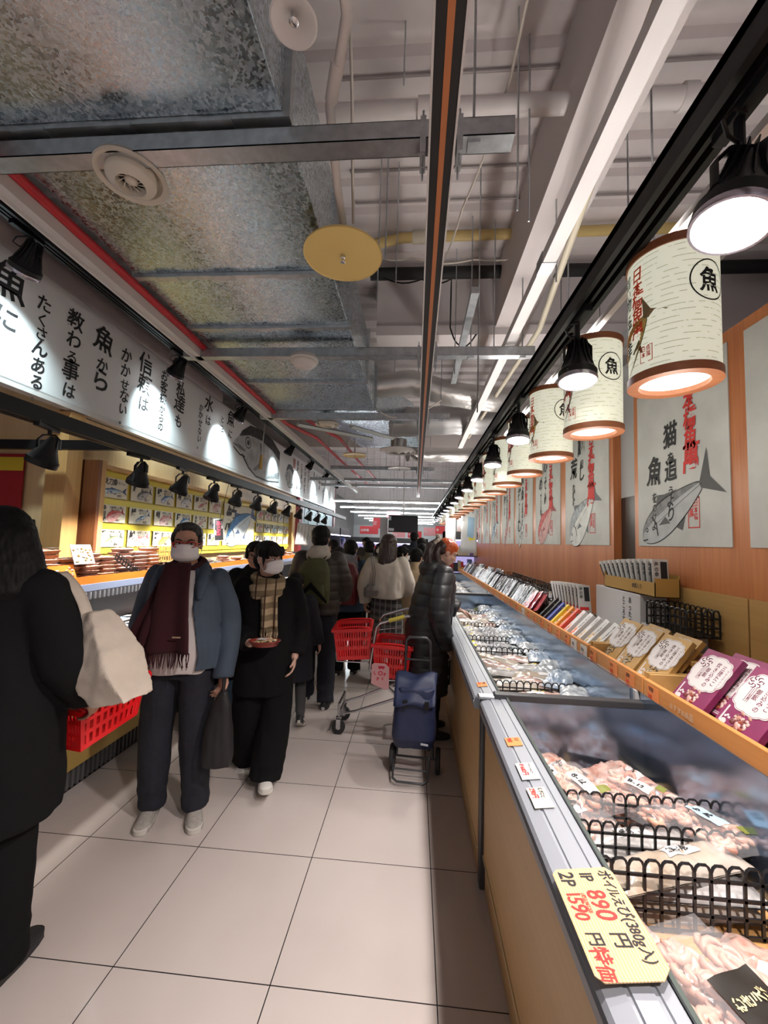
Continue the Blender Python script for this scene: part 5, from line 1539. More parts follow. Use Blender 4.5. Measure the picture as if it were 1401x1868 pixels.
for q, (r_, z, dz, th) in enumerate(((.094, 1.435, .012, .034), (.108, 1.392, -.016, .036), (.102, 1.345, .02, .034))):
    mb.tube([Vector((r_ * sin(a), .022 + .012 * q + r_ * .95 * cos(a), z + dz * sin(a + q) - .02 * cos(a))) * k for a in [2 * pi * j / 22 for j in range(23)]], [(th * .95 * k, th * 1.05 * k)] * 23, 12)
so = link('scarf', remeshed(mb, .0075, 2, wrinkle(.008, 16, 16, 9), 'scarf'), w3.root, [PLAID])
def pf(a, b_):
    z = 1.33 - .22 * b_; x = .03 - .105 * a - .01 * b_; return Vector((x, .165 + .02 * sin(a * 7) + .012 * b_, z)) * k
panel(w3, 'scarf_end', PLAID, pf, 10, 12, .012, so)
mb = MB()
for j in range(13):
    a = j / 12; q = Vector((.02 - .105 * a, .177 + .02 * sin(a * 7), 1.115)); mb.tube([q * k, (q + Vector((rnd.uniform(-.006, .006), .004, -.04))) * k, (q + Vector((rnd.uniform(-.01, .01), .0, -.085))) * k], [.005, .0045, .003], 6)
o = mb.build('fringe', PLAID, so, smooth=60); o['kind'] = 'stuff'
mb = MB(); mb.loft([ring(.0, .09, .05, 0, 0, 20, 4), ring(.14, .10, .06, 0, 0, 20, 4), ring(.25, .085, .045, 0, 0, 20, 3)])
o = empty('shoulder_bag', (-1.205, 2.86, .62), radians(10), 'black bag at the side of the woman in the plaid scarf', 'bag')
mb.build('bag_body', BLACKCLOTH, o, smooth=60); mb = MB(); mb.tube([(-.06, 0, .24), (0, -.01, .5), (.03, 0, .72)], .008, 6); mb.build('strap', BLACKCLOTH, o, smooth=60)
# the tray in her hand
HW = Vector((w3.root.location.x, w3.root.location.y, 0)) + Matrix.Rotation(radians(196), 3, 'Z') @ (w3.wri[1] + Vector((-.10, .065, .0)) * k)
o = empty('food_tray', (HW.x, HW.y, HW.z), radians(12), 'reddish oval tray of food held by the woman in the plaid scarf', 'tray')
mb = MB(); mb.lathe([(0, 0), (.075, 0), (.092, .028), (.098, .030), (.094, .034), (.086, .030), (.07, .006), (0, .006)], 32); mb.v = [(x, y * .72, z) for x, y, z in mb.v]
mb.build('tray_base', mat('red_brown_tray', (.22, .03, .02), .3), o, smooth=50)
mb = MB(); r2 = random.Random(4)
FD = [mat('food_%d' % i, c, .5) for i, c in enumerate(((.45, .30, .16), (.10, .16, .05), (.62, .52, .34), (.03, .03, .03), (.55, .14, .07)))]
for j in range(26):
    a = r2.uniform(0, 2 * pi); r_ = .066 * r2.random() ** .5; mb.mi = r2.randrange(5); mb.ell((r_ * cos(a), .72 * r_ * sin(a), .022 + r2.uniform(0, .01)), (r2.uniform(.010, .02), r2.uniform(.01, .015), .009), 8, 6, Euler((0, 0, a)).to_matrix())
o2 = mb.build('food', FD, o, smooth=60); o2['kind'] = 'stuff'
mb = MB(); mb.poly([(-.05, -.02, .042), (.0, -.035, .042), (.02, .005, .044), (-.03, .015, .044)]); mb.build('paper_label', WHITE, o, smooth=0, solid=.001)

# ---- woman in black at the left edge, seen from behind
w1 = Person((-1.605, 1.46), 12, 1.685, 'woman in black with long black hair at the left edge, seen from behind', .010)
k = w1.k
w1.pose(arms={1: ((.30, -.02, 1.13), (.315, .12, .96)), -1: ((-.27, 0, 1.12), (-.26, .1, .9))}, head=(25, -4, 0), legs={1: ((.02, .0, .48), (.05, -.02, .085)), -1: ((0, .02, .48), (0, .1, .085))})
w1.body(hands={1: ((.1, .3, -1), (-1, 0, 0), 1, 1.1)}, face=True, voxel=.007)
def bk(mb): mb.loft([ring(.10, .06, .06, 0, -.04, 22), ring(.03, .11, .10, 0, -.05, 22), ring(-.10, .150, .11, 0, -.07, 22), ring(-.2, .15, .10, 0, -.085, 22), ring(-.28, .10, .05, 0, -.09, 22)])
w1.hair('long', HAIRB, bk)
w1.trousers(BLACKCLOTH, (.115, .095, .085), .05, .006, 8)
w1.shoes(SHOEB, SHOEB)
w1.coat(BLACKCLOTH, .56, (.28, .25, .22), (.21, .19, .165), (.098, .094, .080), .95, .012, 11)
CANVAS = mat('cream_canvas', (.47, .41, .34), .9, var=.06, vscale=12, bump=.2, bscale=200)
o = empty('tote_bag', (-1.17, 1.53, .93), radians(-8), 'large cream canvas tote bag on the shoulder of the woman in black', 'bag')
mb = MB()
mb.loft([[Vector(p) for p in ((-.02, -.05, 0.02), (.14, -.06, 0.06), (.155, .06, 0.07), (-.02, .07, 0.02))],
         [Vector(p) for p in ((-.10, -.07, .13), (.085, -.085, .16), (.10, .09, .17), (-.10, .09, .13))],
         [Vector(p) for p in ((-.13, -.06, .26), (.0, -.07, .29), (.015, .08, .30), (-.13, .08, .26))],
         [Vector(p) for p in ((-.135, -.03, .36), (-.07, -.03, .37), (-.06, .05, .375), (-.13, .05, .36))]])
link('bag_body', remeshed(mb, .0075, 4, wrinkle(.012, 11, 9, 5), 'bag_body'), o, [CANVAS])
panel_mb = MB(); panel_mb.grid(3, 16, lambda a, b_: Vector((-.11 - .13 * b_ + .02 * sin(b_ * 3), -.03 + .05 * a - .02 * b_, .34 + .22 * b_ - .04 * b_ * b_)))
panel_mb.build('strap', CANVAS, o, smooth=80, solid=.006)
# ---- the shoppers farther up the aisle
# man with a green backpack, back turned
PUFFB = mat('brown_black_puffer', (.028, .022, .017), .55)
HOODW = mat('cream_hood_fleece', (.50, .47, .41), .95)
OLIVE = mat('olive_backpack', (.055, .060, .018), .75, var=.12, vscale=12)
def quilt(per, amp):
    def f(co, n): return amp * (abs(sin(pi * co.z / per)) ** .45 - .7) * (1 - .6 * abs(n.z))
    return f
p5 = Person((-.96, 4.10), 2, 1.735, 'man with an olive backpack, brown puffer jacket and cream hood, seen from behind', .011)
k = p5.k
p5.pose(arms={1: ((.245, .04, 1.14), (.21, .22, 1.0)), -1: ((-.24, .03, 1.13), (-.21, .2, 1.0))}, legs={1: ((0, .02, .48), (.03, -.12, .085)), -1: ((0, .0, .48), (.0, .1, .085))})
p5.body(face=False); p5.hair('short', HAIRB)
p5.trousers(JEANS, (.108, .09, .082), .05, .007, 5); p5.shoes(SHOEB, SOLE)
p5.coat(PUFFB, .86, (.215, .215, .215), (.165, .165, .16), (.088, .088, .078), .98, .008, 3, quilt(.085, .009), sho_w=.0)
mb = MB(); mb.ell(p5.neck + Vector((0, -.075, -.01)) * k, (.125 * k, .075 * k, .085 * k), 20, 12); mb.ell(p5.neck + Vector((0, -.02, .045)) * k, (.098 * k, .088 * k, .05 * k), 20, 12)
link('hood', remeshed(mb, .010, 2, wrinkle(.010, 14, 10, 2), 'hood'), p5.root, [HOODW])
def backpack(P, m, name, label, z0, z1, w, dep, clear=False):
    k = P.k
    loc = P.root.matrix_basis @ Vector((0, -.17, 0)) if False else Vector((P.root.location.x, P.root.location.y, 0)) + Matrix.Rotation(P.root.rotation_euler.z, 3, 'Z') @ Vector((0, -.165 * k, z0))
    o = empty(name, loc, P.root.rotation_euler.z, label, 'backpack')
    h = z1 - z0
    mb = MB(); mb.loft([ring(0, w * .9, dep * .8, 0, -dep * .6, 24, 3.5), ring(h * .3, w, dep, 0, -dep * .7, 24, 3), ring(h * .7, w * .95, dep * .85, 0, -dep * .6, 24, 3), ring(h * .93, w * .7, dep * .5, 0, -dep * .4, 24, 2.6), ring(h, w * .35, dep * .2, 0, -dep * .2, 24)])
    link('pack_body', remeshed(mb, .010, 2, wrinkle(.008, 10, 6, 4), 'pack_body'), o, [m])
    mb = MB(); mb.loft([ring(h * .08, w * .75, .03, 0, -dep * 1.62, 20, 3), ring(h * .25, w * .8, .045, 0, -dep * 1.68, 20, 3), ring(h * .45, w * .7, .02, 0, -dep * 1.6, 20, 3)]); mb.build('front_pocket', m, o, smooth=60)
    for sd in (-1, 1):
        mb = MB(); mb.tube([(sd * w * .55, -.01, h * .1), (sd * w * .8, .10, h * .4), (sd * w * .8, .16, h * .9), (sd * w * .6, .09, h * 1.12), (sd * w * .4, -.0, h * .95)], [(.022, .007)] * 5, 8); mb.build('shoulder_strap', m, o, smooth=60)
    return o
bp = backpack(p5, OLIVE, 'backpack', 'olive green backpack with pointed flap on the brown puffer jacket', 1.00, 1.43, .155, .10)
mb = MB(); mb.poly([(-.15, -.205, .05), (0, -.218, .22), (.15, -.205, .05), (.15, -.205, .02), (0, -.218, .16), (-.15, -.205, .02)]); mb.build('dark_trim', BLACKCLOTH, bp, smooth=0, solid=.006)

# child in dark coat close behind the walking woman
p6 = Person((-1.06, 3.63), 10, 1.29, 'child in a dark navy coat and grey tights walking away, black haired', .012)
k = p6.k
p6.pose(legs={1: ((.0, .06, .48), (.03, -.13, .12)), -1: ((0, .08, .48), (-.03, .1, .085))}, arms={1: ((.25, .0, 1.10), (.30, .06, .88)), -1: ((-.25, -.02, 1.12), (-.26, .05, .9))})
p6.body(hands={1: ((.1, .2, -1), (-1, .2, 0), 1, .5)}, face=False); p6.hair('short', HAIRB)
p6.trousers(mat('grey_tights', (.055, .056, .060), .85), (.095, .070, .055), .06, .003, 5, name='tights'); p6.shoes(SHOEB, SOLE, lift={1: -35})
p6.coat(mat('dark_navy_coat', (.010, .011, .018), .9), .50, (.24, .21, .20), (.19, .17, .15), (.085, .08, .07), .95, .008, 4, hood=True)

# bespectacled shopper behind the woman with the tray
p4 = Person((-1.36, 3.42), 190, 1.56, 'dark haired shopper in black and blue jeans half hidden behind the woman with the tray', .011)
p4.pose(head=(10, -6, 0)); b = p4.body(); p4.eyes(b); p4.hair('short', HAIRB)
p4.trousers(BLUEJ, (.115, .105, .10), .04, .006, 6); p4.shoes(SHOEB, SOLE)
p4.coat(BLACKCLOTH, .70, (.235, .22, .22), (.17, .16, .15), (.09, .085, .078), 1.0, .010, 7, collar=True, hood=True)
mb = MB(); mb.T = p4.headM
for sd in (-1, 1): mb.tube([(sd * .034 + .026 * cos(a), .104, .004 + .018 * sin(a)) for a in [2 * pi * j / 14 for j in range(15)]], .0018, 6)
mb.build('glasses', BLACK, p4.root, smooth=60)

# red backpack with a clear cover
p7 = Person((-.80, 5.05), -4, 1.60, 'person in a blue jacket wearing a dark red backpack, seen from behind', .012)
p7.pose(arms={1: ((.25, .02, 1.12), (.22, .2, .98)), -1: ((-.25, .02, 1.12), (-.22, .2, .98))}, legs={-1: ((0, .0, .48), (.0, -.1, .085))})
p7.body(face=False); p7.hair('short', HAIRB); p7.trousers(BLACKCLOTH, (.108, .09, .085), .05, .006, 5); p7.shoes(SHOEB, SOLE)
p7.coat(mat('denim_blue_jacket', (.035, .06, .10), .85), .80, (.225, .215, .21), (.165, .16, .15), (.09, .085, .075), .98, .009, 8)
bp = backpack(p7, mat('dark_red_nylon', (.14, .010, .014), .5), 'backpack', 'dark red backpack with a clear plastic flap, worn in the middle of the aisle', .86, 1.36, .165, .11)
mb = MB(); mb.grid(8, 4, lambda a, b_: ((a - .5) * .32, -.10 - .02 * sin(a * 7) - .04 * b_, .44 + .15 * b_ + .015 * sin(a * 5)))
mb.build('clear_flap', mat('clear_vinyl', (.75, .80, .85), .12, alpha=.22), bp, smooth=80, solid=.002)

# dark knit hat behind the green backpack
p8 = Person((-1.08, 5.75), 0, 1.50, 'person in a black knit hat between the olive and red backpacks', .013)
p8.pose(); p8.body(face=False); p8.hair('short', mat('black_knit', (.012, .012, .014), .95, bump=.3, bscale=150)); p8.coat(mat('grey_white_coat', (.34, .34, .35), .9), .6); p8.trousers(BLACKCLOTH); p8.shoes(SHOEB)

# woman in a cream jacket and checked skirt
CREAMJ = mat('cream_fleece', (.66, .62, .54), .95, var=.04, vscale=8)
CHECK = plaid('grey_check_wool', (.035, .034, .034), (.10, .10, .10), (.21, .205, .20))
p9 = Person((-.31, 4.72), -3, 1.68, 'woman in a short cream jacket and grey checked skirt, long brown hair, back turned', .011)
k = p9.k
p9.pose(arms={-1: ((-.262, .0, 1.14), (-.262, .06, .90)), 1: ((.24, .06, 1.14), (.20, .25, 1.02))}, head=(8, -6, 4))
p9.body(hands={-1: ((0, .3, -1), (1, 0, 0), -1, .8)}, face=False); p9.hair('longback', HAIRN)
p9.coat(CREAMJ, .98, (.195, .20, .20), (.165, .165, .155), (.080, .088, .078), .95, .014, 5, sho_w=.0)
p9.skirt(CHECK, 1.02, .42, .205, .165, 3); p9.trousers(BLACKCLOTH, (.09, .07, .06), .06, .004, 2, .95, 'tights'); p9.shoes(SHOEB)
o = empty('handbag', (-.475, 4.535, 1.0), 0, 'small grey gathered shoulder bag on the cream jacket', 'bag')
mb = MB(); mb.loft([ring(0, .075, .035, 0, 0, 18, 3), ring(.07, .088, .045, 0, 0, 18, 3), ring(.13, .05, .03, .01, 0, 18)]); link('bag_body', remeshed(mb, .010, 2, wrinkle(.012, 22, 22, 5), 'bag_body'), o, [mat('grey_leather', (.20, .185, .175), .5)])
for dx in (0, .022):
    mb = MB(); mb.tube([(.01 + dx, -.005, .12), (.025 + dx, -.035, .26), (-.0 + dx, -.03, .40), (-.03 + dx, .05, .465), (-.04 + dx, .14, .47)], .006, 6); mb.build('strap', MATS['grey_leather'], o, smooth=60)

# woman in the black quilted long coat reaching over the freezer
PUFF = mat('black_quilted_nylon', (.024, .025, .028), .42)
p10 = Person((.125, 3.60), -72, 1.66, 'woman in a long black quilted coat with orange and brown hair leaning over the freezers', .009, SKIN_P)
k = p10.k
p10.pose(lean=(0, .09), legs={1: ((0, .02, .48), (0, .0, .085)), -1: ((0, .02, .48), (0, .05, .085))},
         arms={1: ((.265, .0, 1.08), (.175, .115, .77)), -1: ((-.215, .20, 1.13), (-.14, .36, 1.03))}, head=(-4, -26, 0), headoff=(0, .055, -.02))
b = p10.body(hands={1: ((-.1, .6, -.7), (-.4, .2, -.7), 1, 1.0), -1: ((.0, 1, -.35), (0, -.2, -1), -1, .45)}, voxel=.0055)
p10.eyes(b)
def front(mb):
    mb.T = p10.headM; mb.ell((0, -.012, .060), (.087, .098, .070), 22, 14)
    for sd in (-1, 1): mb.ell((sd * .060, -.008, .030), (.029, .050, .050), 14, 10)
mb = MB(); front(mb); me = remeshed(mb, .0055, 1, lambda co, n: .003 * noise.noise(Vector((co.x * 110, co.y * 110, co.z * 9))), 'hair'); link('orange_fringe', me, p10.root, [HAIRO])
def hb(mb):
    mb.ell((0, -.062, .020), (.082, .066, .082), 22, 14); mb.ell((0, -.10, .035), (.05, .05, .05), 16, 10)
    mb.tube([(0, -.13, .04), (.02, -.17, -.02), (.05, -.15, -.12), (.075, -.09, -.2), (.085, -.05, -.3)], [.03, .042, .045, .038, .012], 12)
    mb.tube([(.03, -.10, .02), (.07, -.10, -.06), (.10, -.02, -.16), (.10, .03, -.27)], [.03, .035, .03, .008], 12)
mb = MB(); mb.T = p10.headM; hb(mb); link('dark_hair', remeshed(mb, .006, 1, lambda co, n: .004 * noise.noise(Vector((co.x * 100, co.y * 100, co.z * 9))), 'hair'), p10.root, [HAIRN])
mb = MB(); mb.T = p10.headM
for j in range(11):
    a = 2 * pi * j / 11; mb.ell((.045 * cos(a), -.135 + .012 * sin(3 * a), .055 + .045 * sin(a)), (.019, .017, .019), 10, 8)
link('scrunchie', remeshed(mb, .006, 1, None, 'scrunchie'), p10.root, [mat('cream_scrunchie', (.60, .54, .46), .9)])
p10.coat(PUFF, .36, (.195, .195, .200), (.185, .19, .170), (.086, .088, .078), .96, .006, 9, quilt(.098, .011), hood=True, sho_w=.0)
p10.trousers(BLACKCLOTH, (.10, .08, .075), .04, .004, 3, .95); p10.shoes(SHOEB, SHOEB)
mb = MB()
for sd in (-1, 1): mb.tube([Vector((0, .215 - .0, .40)) * k, Vector((0, .222, .9)) * k, Vector((0, .255, 1.25)) * k], .007, 6)
mb.build('zip', BLACK, p10.root, smooth=60)

def far_person(loc, face, H, label, hair='short', hm=HAIRB, coatm=BLACKCLOTH, hem=.8, mask_=False, headrot=(0, 0, 0), tm=JEANS, w=(.22, .21, .21), facevis=True, extra=None):
    P = Person(loc, face, H, label, .014, SKIN_P)
    P.pose(head=headrot); b = P.body(face=facevis, voxel=.009)
    if facevis: P.eyes(b)
    if mask_: P.mask()
    P.hair(hair, hm); P.coat(coatm, hem, w, (.165, .155, .15), (.088, .085, .075), .98, .009, rnd.randrange(50), extra); P.trousers(tm); P.shoes(SHOEB)
    return P
far_person((.02, 5.35), -20, 1.52, 'dark haired person in a camel coat half hidden behind the black quilted coat', coatm=mat('camel_wool', (.42, .31, .19), .9), hem=.5, facevis=False)
far_person((-.20, 6.1), -75, 1.53, 'person in a grey jacket and white mask in profile right of the cream jacket', coatm=mat('charcoal_jacket', (.07, .072, .078), .85), mask_=True, headrot=(0, -12, 0))
STRI = mat('black_white_zigzag', (.02, .02, .02), .9); nt = STRI.node_tree; b_ = nt.nodes['Principled BSDF']
tc = nd(nt, 'ShaderNodeTexCoord'); wv = nd(nt, 'ShaderNodeTexWave', Scale=9.0, Distortion=9.0); wv.bands_direction = 'Z'; nt.links.new(tc.outputs['Object'], wv.inputs['Vector'])
cr = nd(nt, 'ShaderNodeValToRGB'); cr.color_ramp.interpolation = 'CONSTANT'; cr.color_ramp.elements[0].color = (.015, .015, .015, 1); cr.color_ramp.elements[1].position = .62; cr.color_ramp.elements[1].color = (.42, .40, .37, 1)
nt.links.new(wv.outputs[0], cr.inputs[0]); nt.links.new(cr.outputs[0], b_.inputs['Base Color'])
far_person((.12, 6.6), -10, 1.58, 'person in a black and white zigzag sweater behind the camel coat', coatm=STRI, hem=.85, facevis=False)
far_person((-.02, 8.7), -8, 1.82, 'tall man in a dark navy jacket under the television, seen from behind', coatm=mat('deep_navy', (.010, .014, .028), .85), facevis=False, hair='man')
far_person((.12, 7.7), -12, 1.68, 'dark curly haired person right of the tall man in navy', coatm=mat('deep_navy_knit', (.012, .017, .03), .9), facevis=False)
far_person((-.72, 6.4), 4, 1.60, 'dark haired person in a khaki jacket beyond the red backpack', coatm=mat('khaki_jacket', (.08, .07, .045), .9), facevis=False)
far_person((-.72, 8.4), 178, 1.56, 'woman in black with white face mask facing the camera far up the aisle', 'long', HAIRB, mask_=True, coatm=mat('black_coat_far', (.012, .012, .014), .9), hem=.6)
far_person((-1.2, 10.0), 150, 1.68, 'person in black with a white collar far up the aisle beside the cabinets', 'short', HAIRB, coatm=MATS['black_coat_far'], headrot=(-20, -10, 0))
far_person((-1.45, 7.2), 60, 1.6, 'person in a dark coat leaning toward the left counter behind the brown puffer jacket', 'short', HAIRB, coatm=MATS['black_coat_far'], facevis=False)

# ------------------------------------------------------------------ shopping basket builder
def basket_mesh(mb, w0, w1, d0, d1, h, T):
    """slotted tapering tub, built as real bars"""
    mb.T = T
    def P(side, a, z, off=0):
        t = z / h; w = w0 + (w1 - w0) * t + off; d = d0 + (d1 - d0) * t + off
        return {0: Vector((a * w, -d, z)), 1: Vector((w, a * d, z)), 2: Vector((-a * w, d, z)), 3: Vector((-w, -a * d, z))}[side]
    th = .0035
    def slab(side, a0, a1, z0, z1):
        q = [P(side, a0, z0), P(side, a1, z0), P(side, a1, z1), P(side, a0, z1)]
        r = [P(side, a0, z0, -th), P(side, a1, z0, -th), P(side, a1, z1, -th), P(side, a0, z1, -th)]
        mb.add(q + r, [(0, 1, 2, 3), (7, 6, 5, 4), (0, 4, 5, 1), (1, 5, 6, 2), (2, 6, 7, 3), (3, 7, 4, 0)])
    bands = [(0, .12), (.33, .43), (.62, .70), (.88, 1.0)]
    for side in range(4):
        for b0, b1 in bands: slab(side, -1, 1, b0 * h, b1 * h)
        n = 15 if side % 2 == 0 else 10
        for (z0, z1) in ((.12, .33), (.43, .62), (.70, .88)):
            for j in range(n + 1):
                a = -1 + 2 * j / n; hw = .42 / n * 1.15
                if j in (0, n): hw *= 2.4
                slab(side, max(-1, a - hw), min(1, a + hw), z0 * h, z1 * h)
    mb.add([Vector((x, y, z)) for z in (0, .004) for x, y in ((-w0, -d0), (w0, -d0), (w0, d0), (-w0, d0))], [(3, 2, 1, 0), (4, 5, 6, 7)])
    rim = []
    for side in range(4):
        pass
    o = .014
    outer = [(-w1 - o, -d1 - o), (w1 + o, -d1 - o), (w1 + o, d1 + o), (-w1 - o, d1 + o)]; inner = [(-w1 + .006, -d1 + .006), (w1 - .006, -d1 + .006), (w1 - .006, d1 - .006), (-w1 + .006, d1 - .006)]
    for z in (h, h - .022):
        mb.add([Vector((x, y, z)) for x, y in outer + inner], [(i, (i + 1) % 4, 4 + (i + 1) % 4, 4 + i) for i in range(4)])
    mb.add([Vector((x, y, z)) for z in (h, h - .022) for x, y in outer], [(i, (i + 1) % 4, 4 + (i + 1) % 4, 4 + i) for i in range(4)])
def basket(loc, rot, label, print_=False, handles=True, w=(.19, .225), d=(.125, .155), h=.215, contents=None):
    o = empty('shopping_basket', loc, 0, label, 'basket', 'red shopping baskets'); o.rotation_euler = rot
    mb = MB(); basket_mesh(mb, w[0], w[1], d[0], d[1], h, Matrix()); mb.build('tub', RED_PLASTIC, o, smooth=0)
    for sd in (-1, 1):
        mb = MB(); y = sd * d[1]
        mb.tube([(-.15, y, h - .005), (-.14, y * 1.02, h + .006), (-.05, y * .96, h + .014), (.05, y * .96, h + .014), (.14, y * 1.02, h + .006), (.15, y, h - .005)], .007, 8); mb.build('handle', RED_PLASTIC, o, smooth=60)
    return o
basket((-1.49, 1.86, .70), (radians(5), radians(3), radians(-4)), 'red shopping basket carried by the woman in black at the left', h=.20, w=(.110, .130), d=(.160, .190))

# ------------------------------------------------------------------ double basket trolley
t = empty('shopping_trolley', (-.36, 3.62, 0), 0, 'chrome wire trolley holding two red baskets, yellow handle grip, in mid aisle', 'trolley')
mb = MB()
X0, X1 = -.24, .28
def tb(mb, *p, r=.011): mb.tube(p, r, 8)
fr_ = MB()
for y in (-.20, .19):
    tb(fr_, (X0, y * .7, .16), (X0 + .14, y * .8, .20), (X1 - .03, y, .34), (X1 - .01, y, .345))
    tb(fr_, (X1, y, .33), (.04 + .03, y, .50), (.015, y, .56), (.02, y, .62), (.06, y, .90), (.09, y, .935), (.30, y * 1.0, 1.00), (.33, y, 1.0), r=.013)
tb(fr_, (X0, -.14, .16), (X0, .13, .16)); tb(fr_, (X1, -.2, .34), (X1, .19, .34)); tb(fr_, (X0, -.14, .24), (X0, .13, .24)); tb(fr_, (X0, -.14, .12), (X0, -.14, .25)); tb(fr_, (X0, .13, .12), (X0, .13, .25))
for y in (-.20, .19): tb(fr_, (X1 - .02, y, .34), (.22, y, .20), (.30, y, .12))
fr_.build('frame', CHROME, t, smooth=60)
for i, (xa, xb, z) in enumerate(((-.27, .0, .60), (.05, .36, .47))):
    q = MB()
    for y in (-.17, .17): tb(q, (xa, y, z), (xb, y, z), r=.005)
    for j in range(5): x = xa + (xb - xa) * j / 4; tb(q, (x, -.17, z), (x, .17, z), r=.004)
    tb(q, (xa, -.17, z), (xa - .01, -.17, z + .07), (xa - .01, .17, z + .07), (xa, .17, z), r=.004); tb(q, (xb, -.19, z), (.02, -.20, .62) if i == 0 else (.10, -.2, .48), r=.006); tb(q, (xb, .17, z), (.02, .19, .62) if i == 0 else (.10, .19, .48), r=.006)
    q.build('basket_rack', CHROME, t, smooth=60)
q = MB(); tb(q, (.33, -.20, 1.0), (.355, -.17, 1.0), (.355, .16, 1.0), (.33, .19, 1.0), r=.012); q.build('push_handle', CHROME, t, smooth=60)
q = MB(); q.cyl((.16, -.20, .957), (.29, -.20, .997), .017, n=12); q.build('yellow_grip', mat('yellow_grip', (.72, .62, .10), .4), t, smooth=50)
q = MB(); q.cyl((.355, .02, 1.0), (.355, .14, 1.0), .024, n=12); q.build('red_grip', RED_PLASTIC, t, smooth=50)
q = MB(); tb(q, (.02, -.205, .80), (.06, -.12, .86), (.28, -.14, .90), (.31, -.2, .99), r=.004); q.build('child_seat_wire', CHROME, t, smooth=60)
for (x, y) in ((X0, -.14), (X0, .13), (.30, -.2), (.30, .19)):
    q = MB(); q.cyl((x, y - .014, .058), (x, y + .014, .058), .056, n=20); w_ = q.build('wheel', RUBBER, t, smooth=40)
    q = MB(); q.cyl((x, y - .016, .058), (x, y + .016, .058), .02, n=12); q.box2(x - .018, x + .018, y - .024, y - .018, .05, .135); q.box2(x - .018, x + .018, y + .018, y + .024, .05, .135); q.box2(x - .02, x + .02, y - .024, y + .024, .125, .14); q.build('caster_fork', CHROME, w_, smooth=30)
# advert panel on the side of the trolley
q = MB(); P_ = [(.03, .45), (.03, .60), (.05, .615), (.14, .615), (.175, .585), (.175, .42), (.15, .405)]
f = Fr((0, -.215, 0), (1, 0, 0), (0, 0, 1)); q.prism(P_, f, 0, .004); pa = q.build('advert_panel', mat('pink_panel', (.62, .32, .32), .5), t, smooth=0)
q = MB(); f = Fr((0, -.219, 0), (1, 0, 0), (0, 0, 1))
for (x, y, ch, s_) in ((.05, .525, 'L', .034), (.085, .52, 'O', .048), (.130, .515, 'P', .036), (.075, .478, 'P', .036), (.115, .485, 'S', .030), (.082, .572, '♥', .026), (.107, .572, '♥', .026)): write(q, f, x, y, ch, s_, False, 1, 0, 0, 1, .001, .04)
q.build('lettering', mat('crimson_print', (.55, .02, .06), .5), pa, smooth=0)
basket((-.50, 3.60, .62), (radians(0), radians(-4), radians(4)), 'red shopping basket on the upper front rack of the trolley', w=(.135, .155), d=(.16, .19), h=.26)
basket((-.165, 3.58, .49), (0, radians(2), radians(-3)), 'red shopping basket on the lower rear rack of the trolley near the wheeled bag', w=(.135, .160), d=(.155, .185), h=.27)

# ------------------------------------------------------------------ wheeled shopping bag
NAVY = mat('navy_nylon', (.012, .020, .062), .55, bump=.12, bscale=30)
t = empty('wheeled_shopping_bag', (.03, 2.98, 0), radians(-4), 'navy blue wheeled shopping bag standing by the second freezer', 'bag')
mb = MB()
mb.loft([ring(.20, .135, .10, 0, .02, 28, 4), ring(.28, .155, .125, 0, 0, 28, 4), ring(.42, .150, .12, 0, .0, 28, 4), ring(.60, .135, .10, 0, .01, 28, 4)])
link('bag_body', remeshed(mb, .008, 3, wrinkle(.010, 9, 5, 5), 'bag_body'), t, [NAVY])
mb = MB(); mb.grid(12, 10, lambda a, b_: ((a - .5) * (.30 - .02 * b_), .10 - .245 * b_ - .012 * sin(a * 6), .655 - .03 * b_ - .13 * max(0, b_ - .45) * 1.6 + .012 * sin(a * 9 + b_ * 4)))
mb.build('flap', NAVY, t, smooth=80, solid=.008)
for (x, d_) in ((-.06, 0), (.085, 0)):
    mb = MB(); mb.box((x, -.142, .52), (.03, .012, .05)); mb.build('buckle', BLACK, t, smooth=0)
mb = MB(); mb.poly([(.05, -.13, .27), (.10, -.128, .265), (.10, -.128, .252), (.05, -.13, .257)]); mb.build('grey_tag', mat('pale_grey_tag', (.42, .45, .5), .6), t, smooth=0, solid=.002)
mb = MB()
for sx in (-.09, .10): mb.tube([(sx, .13, .10), (sx, .14, .62), (sx * .95, .13, .84)], .009, 8)
mb.tube([(-.085, .13, .80), (-.085, .125, .88), (-.06, .12, .905), (.06, .12, .905), (.09, .125, .88), (.095, .13, .80)], .012, 8); mb.tube([(-.088, .135, .74), (.095, .135, .74)], .008, 8)
mb.tube([(-.14, -.03, .10), (-.13, -.16, .045), (-.10, -.18, .035), (.07, -.18, .035), (.10, -.16, .045), (.11, -.03, .16)], .008, 8); mb.tube([(-.15, .05, .085), (.16, .05, .085)], .008, 8)
mb.tube([(-.13, -.10, .075), (.105, -.10, .075)], .006, 8); mb.tube([(-.13, .05, .09), (-.12, .06, .22)], .01, 8); mb.tube([(.13, .05, .09), (.12, .06, .22)], .01, 8)
mb.build('frame', DARKG, t, smooth=60)
for x in (-.155, .165):
    mb = MB(); mb.lathe([(.05, -.016), (.075, -.018), (.085, -.010), (.085, .010), (.075, .018), (.05, .016)], 28, (x, .03, .087), Matrix.Rotation(pi / 2, 3, 'Y')); w_ = mb.build('wheel', RUBBER, t, smooth=40)
    mb = MB(); mb.lathe([(0, -.012), (.05, -.012), (.05, .012), (0, .012)], 20, (x, .03, .087), Matrix.Rotation(pi / 2, 3, 'Y')); mb.build('hub', DARKG, w_, smooth=30)
